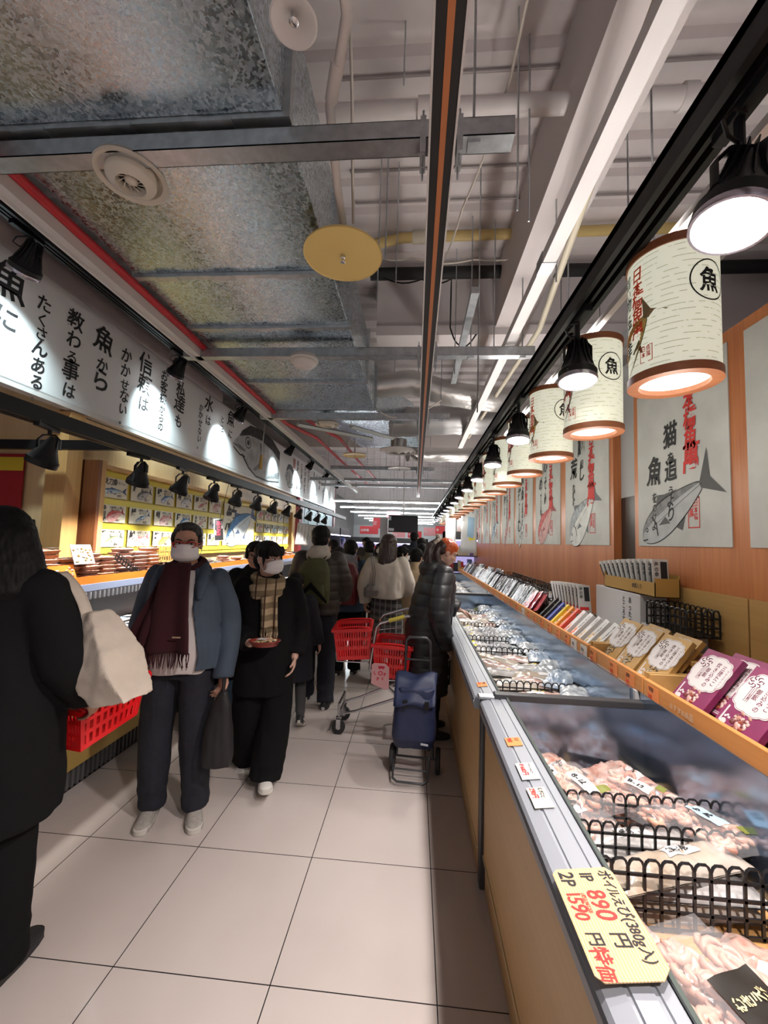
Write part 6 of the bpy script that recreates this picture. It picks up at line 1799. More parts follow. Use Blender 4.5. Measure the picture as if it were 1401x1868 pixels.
# ------------------------------------------------------------------ goods on the right shelf
def frame_local(u, v, w=0): return Vector((u, v, w))
CLOUD = mat('carton_white_label', (.60, .565, .55), .55)
def cloud_outline(w, h, k=0.0, lobes=11):
    out = []
    for j in range(lobes * 6):
        a = 2 * pi * j / (lobes * 6)
        r_ = 1 + .07 * abs(sin(a * lobes / 2)) - k
        out.append((w / 2 * r_ * math.copysign(abs(cos(a)) ** .75, cos(a)), h / 2 * r_ * math.copysign(abs(sin(a)) ** .75, sin(a))))
    return out
def gift_carton(body, ink, food, dish):
    """flat gift carton; face lies in local u-v, thickness below; origin at the bottom edge centre"""
    t = empty('gift_carton', (0, 0, 0))
    W, H, D = .195, .285, .026
    f = Fr((0, 0, 0), (1, 0, 0), (0, 1, 0))
    q = MB(); q.box2(-W / 2, W / 2, 0, H, -D, 0); q.build('carton_body', body, t, smooth=0, bevel=.002)
    q = MB(); q.prism([(x + .004, y + .178) for x, y in cloud_outline(.188, .165)], f, .0004, .0025); lab = q.build('cloud_label', CLOUD, t, smooth=0)
    q = MB()
    o1 = cloud_outline(.188, .165, .045); o2 = cloud_outline(.188, .165, .06); n = len(o1)
    for j in range(n): q.poly([f(o1[j][0] + .004, o1[j][1] + .178, .003), f(o1[(j + 1) % n][0] + .004, o1[(j + 1) % n][1] + .178, .003), f(o2[(j + 1) % n][0] + .004, o2[(j + 1) % n][1] + .178, .003), f(o2[j][0] + .004, o2[j][1] + .178, .003)])
    write(q, f, .052, .222, '三陸' + dish, .026, True, 1.0, .02, .05, .9, .003, .012)
    write(q, f, .020, .228, '炊き込みの', .026, True, 1.0, .02, .05, .9, .003, .012)
    write(q, f, -.012, .190, '御飯', .025, True, 1.0, .02, .05, .9, .003, .012); write(q, f, -.034, .165, 'の素', .013, True, 1.0, 0, 0, .9, .003, .004)
    write(q, f, .080, .215, 'やわらかふっくら', .0125, True, 1.0, 0, 0, .9, .003, .004)
    for k in range(3): q.poly([f(-.030 - k * .008, .135, .003), f(-.028 - k * .008, .135, .003), f(-.028 - k * .008, .20, .003), f(-.030 - k * .008, .20, .003)])
    # little line drawing of the sea creature
    cx, cy_ = -.048, .222
    for k in range(7):
        a = 2 * pi * k / 7 + .3
        pts = [(cx + .010 * cos(a), cy_ + .010 * sin(a)), (cx + .020 * cos(a + .3), cy_ + .018 * sin(a + .3)), (cx + .030 * cos(a), cy_ + .024 * sin(a)), (cx + .028 * cos(a - .35), cy_ + .026 * sin(a - .35))]
        q.tube([f(u, v, .003) for u, v in pts], [.0022, .002, .0017, .001], 5)
    q.build('brown_print', ink, lab, smooth=0)
    q = MB(); r2 = random.Random(dish)
    for k in range(34):
        a = r2.uniform(0, 2 * pi); rr = .036 * r2.random() ** .5
        q.mi = r2.randrange(len(food)); q.ell((rr * cos(a) + .0, .062 + rr * 1.0 * sin(a), .0), (r2.uniform(.006, .013), r2.uniform(.005, .010), .004), 8, 6, Euler((0, 0, a * 3)).to_matrix())
    o = q.build('food_window', food, t, smooth=60); o['kind'] = 'stuff'
    q = MB(); q.box2(-.082, -.075, .03, .10, 0, .0008); q.box2(-.02, .055, .008, .012, 0, .0008); q.box2(.0, .045, .016, .019, 0, .0008)
    n = 20; q.poly([f(-.062 + .014 * cos(2 * pi * j / n), .032 + .014 * sin(2 * pi * j / n), .001) for j in range(n)])
    for (u, v) in ((-.058, .062), (-.048, .055), (-.066, .056)): q.poly([f(u + .006 * cos(2 * pi * j / 8), v + .005 * sin(2 * pi * j / 8), .001) for j in range(8)])
    q.build('white_print', CLOUD, t, smooth=0)
    return t
PURPLE = mat('purple_carton', (.20, .022, .085), .45, var=.08, vscale=20)
MUST = mat('mustard_carton', (.42, .245, .075), .5, var=.06, vscale=20)
OCTO = [mat('food_octo_%d' % i, c, .35) for i, c in enumerate(((.28, .06, .035), (.42, .20, .15), (.16, .04, .04), (.55, .38, .34)))]
MUSS = [mat('food_shell_%d' % i, c, .35) for i, c in enumerate(((.30, .20, .10), (.12, .08, .04), (.44, .34, .20), (.08, .07, .05)))]
def lean(o, x, y, z, ang, yaw=0.0, roll=0.0):
    """bottom edge on the shelf, face turned to the aisle (-X), tipped back"""
    v = Vector((sin(ang), 0, cos(ang))); u = Vector((0, -1, 0)); n = u.cross(v)
    M = Matrix((u, v, n)).transposed().to_4x4()
    o.matrix_world = Matrix.Translation((x, y, z)) @ Matrix.Rotation(yaw, 4, 'Z') @ M @ Matrix.Rotation(roll, 4, 'Z')
pc = gift_carton(PURPLE, mat('maroon_print', (.14, .015, .05), .6), OCTO, 'たこ')
mc = gift_carton(MUST, mat('brown_print', (.10, .05, .02), .6), MUSS, 'あさり')
PUR_SPOT = [(1.150, 1.875, .955, .66, 0), (1.150, 1.615, .955, .66, 0), (1.150, 1.355, .955, .66, 0), (1.150, 1.09, .955, .66, 0), (1.205, 1.80, .965, .70, .02), (1.205, 1.545, .965, .70, -.03), (1.205, 1.28, .965, .70, .02)]
PL = ['left front', 'middle front, biggest looking', 'right front, cut by the edge', 'beyond the right edge', 'left back', 'middle back', 'right back']
for i, (x, y, z, a, yaw) in enumerate(PUR_SPOT):
    o = pc if i == 0 else copy_tree(pc)
    lean(o, x, y, z, a, yaw); tag(o, 'purple carton with white cloud label leaning on the shelf, ' + PL[i], 'carton', 'purple cartons on the near shelf')
MU_SPOT = [(1.150, 2.17, .955, .66, .06), (1.150, 2.40, .955, .66, -.02), (1.150, 2.60, .955, .66, .03), (1.205, 2.20, .965, .70, .02), (1.205, 2.44, .965, .70, .02)]
PL = ['nearest to the purple ones', 'second', 'farthest, beside the white scallop boxes', 'behind the nearest one', 'behind the second one']
for i, (x, y, z, a, yaw) in enumerate(MU_SPOT):
    o = mc if i == 0 else copy_tree(mc)
    lean(o, x, y, z, a, yaw); tag(o, 'mustard carton with white cloud label leaning on the shelf, ' + PL[i], 'carton', 'mustard cartons on the shelf')
def flat_carton(m, w, h, d):
    q = MB(); q.box((0, 0, d / 2), (w, h, d)); return q
for grp, m_, ybase, nm, z0 in (('flat purple cartons behind', PURPLE, 1.72, 'purple', 1.0), ('flat mustard cartons behind', MUST, 2.18, 'mustard', 1.0)):
    pr = None
    for j in range(9):
        if pr is None:
            q = flat_carton(m_, .26, .20, .022); pr = q.build('flat_carton', m_, None, smooth=0, bevel=.002); o = pr
        else: o = pr.copy(); COL.objects.link(o)
        o.location = (1.455 + rnd.uniform(-.012, .012), ybase - (.0 if j < 6 else .24 if nm == 'purple' else -.24) + rnd.uniform(-.02, .02), z0 + .05 - .1 + .0235 * (j if j < 6 else j - 6 + 3))
        o.location.z = .95 + .0235 * (j if j < 6 else j - 6)
        o.rotation_euler = (0, 0, rnd.uniform(-.12, .12))
        tag(o, 'flat %s carton stacked behind the leaning %s cartons, %s' % (nm, nm, 'level %d from the bottom' % (j + 1) if j < 6 else 'side pile level %d' % (j - 5)), 'carton', grp)
# narrow white boxes with scallops, then coloured boxes and black ones, leaning in a row
def slim_box(face, spine, w, h, d, text, ink, pic=None):
    t = empty('food_box', (0, 0, 0)); f = Fr((0, 0, 0), (1, 0, 0), (0, 1, 0))
    q = MB(); q.box2(-w / 2, w / 2, 0, h, -d, 0); q.build('box_body', face, t, smooth=0, bevel=.0015)
    q = MB(); q.box2(-w / 2 - .0006, -w / 2, .004, h - .004, -d + .002, -.002); q.build('spine_panel', spine, t, smooth=0)
    q = MB(); write(q, f, w * .22, h * .86, text, min(w * .26, h / (len(text) + 1)), True, 1.0, .03, .05, .9, .0012, .02); q.build('brush_lettering', ink, t, smooth=0)
    if pic:
        q = MB(); r2 = random.Random(text)
        for k in range(7):
            q.mi = k % len(pic); q.ell((r2.uniform(-.35, .1) * w, r2.uniform(.10, .45) * h, .0), (.018, .014, .003), 10, 6)
        o = q.build('food_picture', pic, t, smooth=60); o['kind'] = 'stuff'
    return t
WBOX = mat('white_box_card', (.55, .54, .525), .5); SCAL = [mat('scallop_%d' % i, c, .45) for i, c in enumerate(((.62, .42, .16), (.70, .60, .42), (.40, .22, .08)))]
CRAB = [mat('crab_%d' % i, c, .45) for i, c in enumerate(((.62, .10, .04), (.72, .30, .18), (.6, .5, .4)))]
ROW = [('white', WBOX, WBOX, '帆立貝柱', INK, SCAL), ('white', WBOX, WBOX, '三陸帆立', INK, SCAL), ('white', WBOX, WBOX, '帆立', INK, SCAL), ('white', WBOX, mat('red_box_card', (.6, .06, .03), .5), '北海道蟹', INK, CRAB), ('white and red', WBOX, MATS['red_box_card'], 'かに', RED_INK, CRAB),
       ('red', MATS['red_box_card'], MATS['red_box_card'], '明太子', WHITE, CRAB), ('orange', mat('orange_box_card', (.75, .28, .03), .5), MATS['red_box_card'], 'うに', WHITE, SCAL), ('yellow', mat('yellow_box_card', (.80, .58, .03), .5), MATS['yellow_box_card'] if 'yellow_box_card' in MATS else None, '数の子', INK, None),
       ('blue', mat('blue_box_card', (.05, .07, .36), .5), None, '海苔', WHITE, None), ('black', mat('black_box_card', (.015, .014, .014), .35), None, '黒松露', WHITE, None), ('black', MATS['black_box_card'], None, '昆布', WHITE, None)]
yy = 2.79
for i, (nm, fc, sp, tx, ik, pic) in enumerate(ROW):
    w_ = .115 if i < 5 else .09
    o = slim_box(fc, sp or fc, w_, .235 if i < 9 else .27, .03, tx, ik, pic)
    lean(o, 1.15, yy, .955, .72, radians(-14) + rnd.uniform(-.05, .05)); tag(o, '%s food box leaning on the long shelf, %s past the mustard cartons' % (nm, ORD[i].replace('nearest', 'first')), 'box', 'leaning food boxes on the long shelf')
    yy += .125 if i < 5 else .105
# amber tray of ten slim packets
def packet_tray(loc, n, label, pack_label, grp, tray=True):
    t = None
    if tray:
        t = empty('cardboard_tray', loc, 0, label, 'tray')
        q = MB(); L_ = n * .062 + .02
        q.box2(-.07, .07, 0, L_, 0, .004); q.box2(-.07, -.066, 0, L_, 0, .085); q.box2(.066, .07, 0, L_, 0, .13); q.box2(-.07, .07, 0, .004, 0, .11); q.box2(-.07, .07, L_ - .004, L_, 0, .11)
        q.build('tray_body', mat('amber_cardboard', (.42, .245, .06), .55), t, smooth=0)
        f = Fr((-.07, L_, 0), (0, -1, 0), (0, 0, 1)); q = MB(); write(q, f, L_ * .60, .035, '10個入り', .034, False, 1, 0, 0, .9, .001, .014); q.build('lettering', INK, t, smooth=0)
    return t
packet_tray((1.475, 2.52, 1.335), 10, 'amber cardboard tray marked 10 pieces holding a fan of slim white packets', '', '')
def slim_packet():
    t = empty('slim_packet', (0, 0, 0)); f = Fr((0, 0, 0), (1, 0, 0), (0, 1, 0))
    q = MB(); q.box2(-.05, .05, 0, .215, -.022, 0); q.build('packet_body', WBOX, t, smooth=0, bevel=.004)
    q = MB(); q.box2(-.051, -.0502, .03, .19, -.018, -.004); q.poly([f(.0, .09, .001), f(.04, .09, .001), f(.04, .2, .001), f(.0, .2, .001)]); write(q, f, -.024, .185, '海の幸', .03, True, 1, 0, 0, .9, .001, .02); q.build('dark_print', INK, t, smooth=0)
    q = MB(); q.box2(-.04, .03, .02, .045, 0, .0012); q.build('red_print', RED_INK, t, smooth=0)
    return t
sp_ = slim_packet()
def standing(o, x, y, z, tilt, yaw):
    # narrow side toward the aisle, tipped over along the shelf
    u = Vector((1, 0, 0)); v = Vector((0, sin(tilt), cos(tilt))); n = u.cross(v)
    o.matrix_world = Matrix.Translation((x, y, z)) @ Matrix.Rotation(yaw, 4, 'Z') @ Matrix((u, v, n)).transposed().to_4x4()
first = True
for j in range(11):
    o = sp_ if first else copy_tree(sp_); first = False
    standing(o, 1.47, 2.565 + j * .056, 1.342, radians(4 + 3.2 * j), radians(4)); tag(o, 'slim white packet standing in the amber cardboard tray, %s from its near end' % ORD[j].replace('nearest', 'first'), 'packet', 'slim packets in the amber tray')
# lower plinth carton and second fan of packets
q = MB(); q.box2(1.405, 1.565, 2.68, 3.3, .95, 1.33); o = q.build('storage_carton', mat('plain_white_carton', (.56, .55, .55), .55), None, smooth=0, bevel=.003); tag(o, 'plain white carton under the amber tray of packets', 'carton')
f = Fr((1.405, 2.68, .95), (0, 1, 0), (0, 0, 1)); q = MB()
g = Fr((1.4045, 3.3, .95), (0, -1, 0), (0, 0, 1)); write(q, g, .5, .33, 'あったまる', .045, True, 1, 0, 0, .9, .001, .016); write(q, g, .42, .33, 'ところてん', .045, True, 1, 0, 0, .9, .001, .016); q.build('lettering', INK, o, smooth=0)
for j in range(9):
    o = copy_tree(sp_); standing(o, 1.35, 3.36 + j * .07, 1.10, radians(10 + 2.5 * j), radians(2)); tag(o, 'slim white packet in the lower fan behind the food boxes, %s from its near end' % ORD[j].replace('nearest', 'first'), 'packet', 'slim packets in the lower fan')
q = MB(); q.box2(1.27, 1.43, 3.33, 4.0, .95, 1.095); o = q.build('storage_carton', mat('grey_brown_carton', (.20, .17, .14), .6), None, smooth=0); tag(o, 'low brown carton under the lower fan of slim packets', 'carton')
# black wire dividers on the shelf and in the cases
def lattice(w, h, nx, ny, arch=True, r=.0042, flat=True):
    """a divider of square black mesh with arched tops, standing in local x-z"""
    q = MB()
    sx = w / nx; sz = h / ny
    for i in range(nx + 1): q.box((i * sx - w / 2, 0, h / 2 - .01), (r * 2, r * 1.5, h - .02))
    for j in range(ny): q.box((0, 0, j * sz + .006), (w, r * 1.5, r * 2))
    if arch:
        for i in range(nx):
            x0 = i * sx - w / 2; x1 = x0 + sx
            q.tube([(x0, 0, h - .022), (x0 + sx * .14, 0, h - .006), (x0 + sx * .3, 0, h), (x1 - sx * .3, 0, h), (x1 - sx * .14, 0, h - .006), (x1, 0, h - .022)], r, 6)
    return q
def divider(loc, rz, w, h, nx, ny, label, grp, r=.0042, tilt=0):
    o = lattice(w, h, nx, ny, True, r).build('wire_divider', BLACKP, None, smooth=30)
    o.location = loc; o.rotation_euler = (tilt, 0, rz)
    return tag(o, label, 'divider', grp)
def wire_basket(loc, w, d, h, label):
    t = empty('wire_basket', loc, 0, label, 'basket', 'black wire baskets at the back of the shelf')
    for (x, y, rz, ln) in ((-w / 2, 0, pi / 2, d), (w / 2, 0, pi / 2, d), (0, -d / 2, 0, w), (0, d / 2, 0, w)):
        o = lattice(ln, h, max(3, round(ln / .045)), 3, True, .004).build('mesh_side', BLACKP, t, smooth=30); o.location = (x, y, 0); o.rotation_euler = (0, 0, rz)
    q = MB(); q.box2(-w / 2, w / 2, -d / 2, d / 2, 0, .006); q.build('mesh_floor', BLACKP, t, smooth=0)
    return t
wire_basket((1.47, 2.40, 1.17), .16, .36, .14, 'black wire basket beside the amber tray, nearest of the wire baskets')
q = MB(); q.box2(1.40, 1.565, 2.33, 2.66, .95, 1.165); o = q.build('storage_carton', MATS['plain_white_carton'], None, smooth=0); tag(o, 'plain white carton holding up the nearest black wire basket', 'carton')
for j, y in enumerate((4.35, 5.0, 5.65, 6.3)):
    wire_basket((1.42, y + .02, .95), .26, .58, .24, 'black wire basket along the back of the long shelf, %s past the slim packets' % ORD[j].replace('nearest', 'first'))

# ------------------------------------------------------------------ soft packs
def film(name, c, c2, sc_=16, rough=.22, coat=.6, bump=.35):
    return mat(name, c, rough, col2=c2, vscale=sc_, bump=bump, bscale=22, coat=coat)
F_SHRIMP = film('film_over_shrimp', (.52, .25, .19), (.74, .55, .47), 26)
F_PINK = film('film_over_pink_fish', (.46, .27, .225), (.58, .46, .41), 10)
F_BEIGE = film('film_over_beige_fish', (.40, .32, .235), (.55, .50, .43), 8)
F_WHITE = film('film_over_pale_squid', (.36, .345, .33), (.58, .575, .56), 12)
F_GREY = film('film_over_grey_fish', (.20, .21, .23), (.50, .51, .52), 12)
F_BLUE = film('film_over_blue_fish', (.20, .28, .38), (.52, .58, .64), 9)
F_DARK = film('film_over_dark_goods', (.035, .032, .034), (.22, .21, .22), 14)
F_ROE = film('film_over_orange_roe', (.66, .24, .10), (.74, .44, .32), 22)
F_CLEAR = film('crinkled_clear_film', (.24, .27, .29), (.55, .58, .60), 14)
def pouch(m, L_, W, H, seed, label_m=True, lump=.4, name='frozen_pack', txt=None, nx=20, ny=14, sticker=None):
    t = empty(name, (0, 0, 0)); r2 = random.Random(seed); off = Vector((seed * 2.3, seed * .7, seed * 1.9))
    def h(u, v):
        e = max(0, 1 - abs(u) ** 3.5) ** .6 * max(0, 1 - abs(v) ** 3.0) ** .6
        return H * e * (.72 + lump * noise.noise(Vector((u * 3.2 * L_ / .2, v * 3.2 * W / .2, 0)) + off) + .25 * lump * noise.noise(Vector((u * 9, v * 9, 3)) + off))
    q = MB()
    top = lambda a, b: ((a - .5) * L_, (b - .5) * W, .004 + h((a - .5) * 2.12, (b - .5) * 2.12))
    bot = lambda a, b: ((a - .5) * L_, (.5 - b) * W, 0 + .004 * noise.noise(Vector((a * 5, b * 5, seed))))
    q.grid(nx, ny, top); q.grid(nx, ny, bot)
    q.build('film_pack', m, t, smooth=70)
    if label_m:
        x0, y0 = r2.uniform(-.24, .08) * L_, r2.uniform(-.28, .05) * W; w_, h_ = L_ * .26, W * .32
        q = MB(); hh = lambda a, b: (x0 + a * w_, y0 + b * h_, .0065 + h((x0 + a * w_) / L_ * 2.12, (y0 + b * h_) / W * 2.12))
        q.grid(4, 4, hh); s_ = q.build('paper_label', WHITE if label_m is True else label_m, t, smooth=60)
        if txt:
            q = MB(); fz = lambda u, v, w=0: Vector(hh(u / w_, v / h_)) + Vector((0, 0, .0012))
            write(q, fz, w_ * .10, h_ * .34, txt, min(w_ / (len(txt) * .62 + .4), h_ * .6), False, 1, 0, 0, 1, .001, .022); q.build('lettering', INK, s_, smooth=0)
        elif sticker:
            q = MB(); hh2 = lambda a, b: (x0 + .1 * L_ + a * w_ * .7, y0 + .25 * W + b * h_ * .6, .0066 + h((x0 + .1 * L_ + a * w_ * .7) / L_ * 2.12, (y0 + .25 * W + b * h_ * .6) / W * 2.12)); q.grid(3, 3, hh2); q.build('colour_sticker', sticker, t, smooth=60)
    return t
YSTK = mat('yellow_sticker', (.82, .68, .05), .5); PALEBLUE = mat('pale_blue_sticker', (.45, .62, .72), .5)
PRICE_O = mat('orange_price_card', (.82, .27, .08), .6)
def spread(protos, x0, x1, y0, y1, nx, ny, z, layers, label, cat, grp, rz=0.0, jit=.02, dz=.035, place=True):
    """piles of packs: every one its own thing"""
    used = set(); ci = 0
    rows = [ORD[j] for j in range(20)]
    for l in range(layers):
        for j in range(ny):
            for i in range(nx):
                p_ = protos[ci % len(protos)]; ci += 1
                if id(p_) not in spread.used: spread.used.add(id(p_)); o = p_
                else: o = copy_tree(p_)
                fx = (i + .5) / nx; fy = (j + .5) / ny
                o.location = (x0 + (x1 - x0) * fx + rnd.uniform(-jit, jit), y0 + (y1 - y0) * fy + rnd.uniform(-jit, jit), z + l * dz + rnd.uniform(0, .006))
                o.rotation_euler = (rnd.uniform(-.06, .06) + (.07 if l else 0) * rnd.uniform(-1, 1), rnd.uniform(-.10, .10), rz + rnd.uniform(-.3, .3))
                colw = '' if nx == 1 else (', aisle side', ', middle', ', wall side')[0 if i == 0 else 2 if i == nx - 1 else 1]
                lay = '' if layers == 1 else (', ' + ['bottom', 'second', 'third', 'top'][min(3, l if l < layers - 1 else 3)] + ' layer')
                tag(o, '%s, %s row%s%s' % (label, rows[j], colw, lay), cat, grp)
spread.used = set()
# ---- nearest freezer: shrimp bags behind the dividers
Z0 = .462
q = MB(); q.box2(.475, 1.07, .2, 2.03, Z0, Z0 + .09); o = q.build('raised_shelf', mat('light_wood_plank', (.60, .33, .12), .5), None, smooth=0); tag(o, 'pale wooden base board under the shrimp bags in the nearest freezer', 'board')
sh = [pouch(F_SHRIMP, .26, .21, .055, 11, True, .55, 'shrimp_bag', '8-12'), pouch(F_SHRIMP, .27, .22, .06, 12, True, .6, 'shrimp_bag', '8-12'), pouch(F_PINK, .26, .22, .05, 13, PALEBLUE, .5, 'shrimp_bag', '8-12')]
spread(sh, .50, 1.06, 1.66, 2.0, 2, 2, Z0 + .095, 2, 'frosty bag of frozen shrimp behind the rear dividers', 'bag', 'shrimp bags in the nearest freezer', radians(-60), .02, .05)
# open-looking bags of whole shrimp on top
SHR = [mat('raw_shrimp_%d' % i, c, .35, sss=.15) for i, c in enumerate(((.70, .40, .28), (.62, .28, .18), (.74, .52, .42)))]
PEEL = [mat('peeled_shrimp_%d' % i, c, .35, sss=.15) for i, c in enumerate(((.68, .40, .30), (.74, .50, .40), (.62, .33, .25)))]
FILMT = mat('clear_bag_film', (.86, .86, .88), .12, alpha=.17, bump=.6, bscale=18, coat=.5)
def shrimp_bag(L_, W, H, cols, seed, label, logo=None, ziptop=False, n=70):
    t = empty('shrimp_bag', (0, 0, 0), 0, label, 'bag', 'shrimp bags in the nearest freezer'); r2 = random.Random(seed)
    q = MB()
    for k in range(n):
        u = r2.uniform(-.43, .36) if ziptop else r2.uniform(-.42, .42); v = r2.uniform(-.42, .42)
        z = .012 + H * .55 * r2.random() * (1 - (2 * u) ** 4) * (1 - (2 * v) ** 4)
        a = r2.uniform(0, 2 * pi); R_ = r2.uniform(.016, .024); q.mi = r2.randrange(len(cols)); c = Vector((u * L_, v * W, z)); ti = r2.uniform(-.5, .5)
        pts = []
        for j in range(7):
            b_ = a + j * .62; pts.append(c + Vector((R_ * cos(b_), R_ * sin(b_), R_ * ti * sin(b_))))
        q.tube(pts, [.003, .0065, .0090, .0100, .0100, .0085, .004], 8)
    o = q.build('shrimp', cols, t, smooth=70); o['kind'] = 'stuff'
    off = Vector((seed, seed * .3, 0))
    def h(a, b):
        u, v = (a - .5) * 2, (b - .5) * 2
        e = max(0, 1 - abs(u) ** 4) ** .55 * max(0, 1 - abs(v) ** 4) ** .55
        if ziptop and u > .62: e *= .35
        return (H * .80 + .013) * e + .006 * noise.noise(Vector((u * 4, v * 4, 0)) + off) * (.3 + e)
    q = MB(); q.grid(26, 20, lambda a, b: ((a - .5) * L_ * 1.06, (b - .5) * W * 1.10, .006 + h(a, b))); q.build('clear_film', FILMT, t, smooth=80)
    def stick(nm, m, u0, v0, w_, h_, txt=None, ink=INK, tsz=.5, vert=False):
        hh = lambda a, b: Vector((u0 + a * w_, v0 + b * h_, .009 + h((u0 + a * w_) / (L_ * 1.06) + .5, (v0 + b * h_) / (W * 1.10) + .5)))
        q = MB(); q.grid(5, 5, lambda a, b: hh(a, b)); s_ = q.build(nm, m, t, smooth=60)
        if txt:
            q = MB(); fz = lambda u, v, w=0: hh(u / w_, v / h_) + Vector((0, 0, .0016))
            if vert: write(q, fz, w_ / 2, h_ * .84, txt, h_ / (len(txt) + .4), True, 1, .03, .1, 1, .001, .025)
            else: write(q, fz, w_ * .1, h_ * .28, txt, h_ * tsz, False, 1, 0, 0, 1, .001, .022)
            q.build('lettering', ink, s_, smooth=0)
    stick.fn = None
    return t, stick
def put(t, loc, rz, rx=0, ry=0): t.location = loc; t.rotation_euler = (rx, ry, rz)
t, st = shrimp_bag(.27, .21, .06, SHR, 21, 'clear bag of whole brown shrimp marked 8-12 beside the bumper rail')
st('size_label', WHITE, -.02, -.035, .115, .055, '8-12', INK, .62); st('barcode_label', WHITE, -.09, -.085, .06, .035, '冷凍', INK, .5); st('green_sticker', mat('olive_sticker', (.22, .24, .05), .5), .07, .02, .03, .05)
put(t, (.645, 1.70, .665), radians(-68), .02, .03)
t, st = shrimp_bag(.27, .21, .06, SHR, 22, 'clear bag of whole brown shrimp below the marked one, against the rear divider')
st('size_label', WHITE, -.03, -.04, .10, .05, '8-12', INK, .62); put(t, (.60, 1.635, .612), radians(-62))
t, st = shrimp_bag(.27, .21, .055, SHR, 23, 'bag of shrimp lying in the middle of the nearest freezer with a folded white label')
st('size_label', WHITE, -.03, -.02, .09, .05, '8-12', INK, .62); st('green_sticker', MATS['olive_sticker'], .06, .03, .03, .04); put(t, (.86, 1.70, .655), radians(-50), .1)
t, st = shrimp_bag(.26, .20, .05, PEEL, 24, 'bag with a pale blue 8-12 label at the right, over the divider')
st('size_label', PALEBLUE, -.04, -.03, .11, .055, '8-12', INK, .62); st('green_sticker', MATS['olive_sticker'], .08, .03, .03, .04); put(t, (1.00, 1.53, .665), radians(-70), -.05, -.1)
# dividers
divider((.80, 1.600, .555), 0, .62, .175, 15, 4, 'black mesh divider across the nearest freezer, rearmost of the three', 'mesh dividers in the nearest freezer', .0036)
divider((.82, 1.455, .555), 0, .62, .165, 15, 4, 'black mesh divider across the nearest freezer, middle of the three', 'mesh dividers in the nearest freezer', .0036)
divider((.80, 1.270, .555), 0, .62, .185, 14, 4, 'black mesh divider across the nearest freezer, closest to the camera', 'mesh dividers in the nearest freezer', .004)
long_ = [pouch(F_BEIGE, .44, .13, .05, 31, True, .2, 'fish_fillet_pack', '冷凍白身'), pouch(F_WHITE, .46, .13, .05, 32, True, .2, 'fish_fillet_pack', '業務用'), pouch(F_BEIGE, .44, .12, .045, 33, True, .25, 'fish_fillet_pack', '加熱用')]
spread(long_, .56, 1.04, 1.30, 1.43, 1, 1, Z0 + .095, 3, 'long frozen fillet pack wedged between the middle and near dividers', 'pack', 'long packs between the dividers', 0, .01, .048)
spread(long_, .56, 1.04, 1.47, 1.58, 1, 1, Z0 + .095, 2, 'long frozen pack between the rear and middle dividers', 'pack', 'long packs between the dividers', 0, .01, .048)
t, st = shrimp_bag(.34, .235, .055, PEEL, 25, 'zip bag of peeled pink shrimp with a black and gold label, nearest the camera', ziptop=True, n=110)
st('black_label', mat('black_label', (.02, .017, .014), .4), -.075, -.055, .10, .12, 'むきえび', mat('gold_print', (.75, .60, .30), .4), .2, True); st('yellow_oval', YSTK, -.155, .055, .06, .03, '徳用', RED_INK, .7)
put(t, (.70, .985, .645), radians(112), .04, -.12)
for i, (x, y, rz, z) in enumerate(((.90, 1.12, 2.3, .60), (.62, .72, 1.9, .60), (.86, .80, 2.0, .60), (.98, .98, 2.2, .60), (.60, 1.14, 1.9, .595))):
    o = copy_tree(sh[i % 3]) if i else copy_tree(sh[0]); put(o, (x, y, .56 + .0), rz); tag(o, 'frozen shrimp bag lying flat beneath the zip bag, ' + ['right of it', 'below the picture edge', 'low at the right edge', 'far right behind it', 'left against the rail'][i], 'bag', 'flat bags near the camera')

# ---- second freezer: rows of fish packs between mesh dividers
Z1 = .462
q = MB(); q.box2(.46, 1.05, 2.14, 6.04, Z1, Z1 + .12); o = q.build('raised_shelf', LINER, None, smooth=0); tag(o, 'white raised base inside the second freezer', 'board')
ZB = Z1 + .125
for i, (y, w_) in enumerate(((2.44, .56), (2.70, .56), (3.55, .56), (3.95, .5), (4.6, .5), (5.4, .5))):
    divider((.77, y, ZB - .02), rnd.uniform(-.04, .04), w_, .19, 13, 4, 'black mesh divider in the second freezer, %s from the camera' % ORD[i].replace('nearest', 'first'), 'mesh dividers in the second freezer', .004)
squid = [pouch(F_WHITE, .36, .14, .045, 41, True, .3, 'squid_pack', None, sticker=YSTK), pouch(F_BEIGE, .40, .13, .05, 42, True, .2, 'fish_pack', None), pouch(F_PINK, .40, .13, .045, 43, True, .25, 'fish_pack', None, sticker=YSTK)]
spread(squid, .56, 1.02, 2.18, 2.42, 1, 2, ZB, 3, 'pale fish pack in the first bay', 'pack', 'packs in the second freezer, first bay', .05, .02, .045)
spread(squid, .56, 1.02, 2.46, 2.68, 1, 2, ZB, 3, 'pale fish pack in the second bay', 'pack', 'packs in the second freezer, second bay', .1, .02, .042)
spread(squid, .52, 1.02, 2.74, 3.5, 2, 4, ZB, 3, 'long pink and beige fish pack in the third bay', 'pack', 'packs in the second freezer, third bay', -.25, .03, .048)
gp = [pouch(F_WHITE, .26, .19, .05, 51, True, .5, 'frozen_pack', None, sticker=YSTK), pouch(F_GREY, .26, .18, .05, 52, True, .5, 'frozen_pack', None), pouch(F_CLEAR, .26, .19, .05, 53, True, .5, 'frozen_pack', None, sticker=YSTK)]
spread(gp, .50, 1.03, 3.58, 3.93, 3, 2, ZB, 3, 'silvery frozen pack in the fourth bay', 'pack', 'packs in the second freezer, fourth bay', .5, .03, .045)
spread(gp, .50, 1.03, 3.98, 4.58, 3, 3, ZB, 3, 'silvery frozen pack in the fifth bay', 'pack', 'packs in the second freezer, fifth bay', .4, .03, .05)
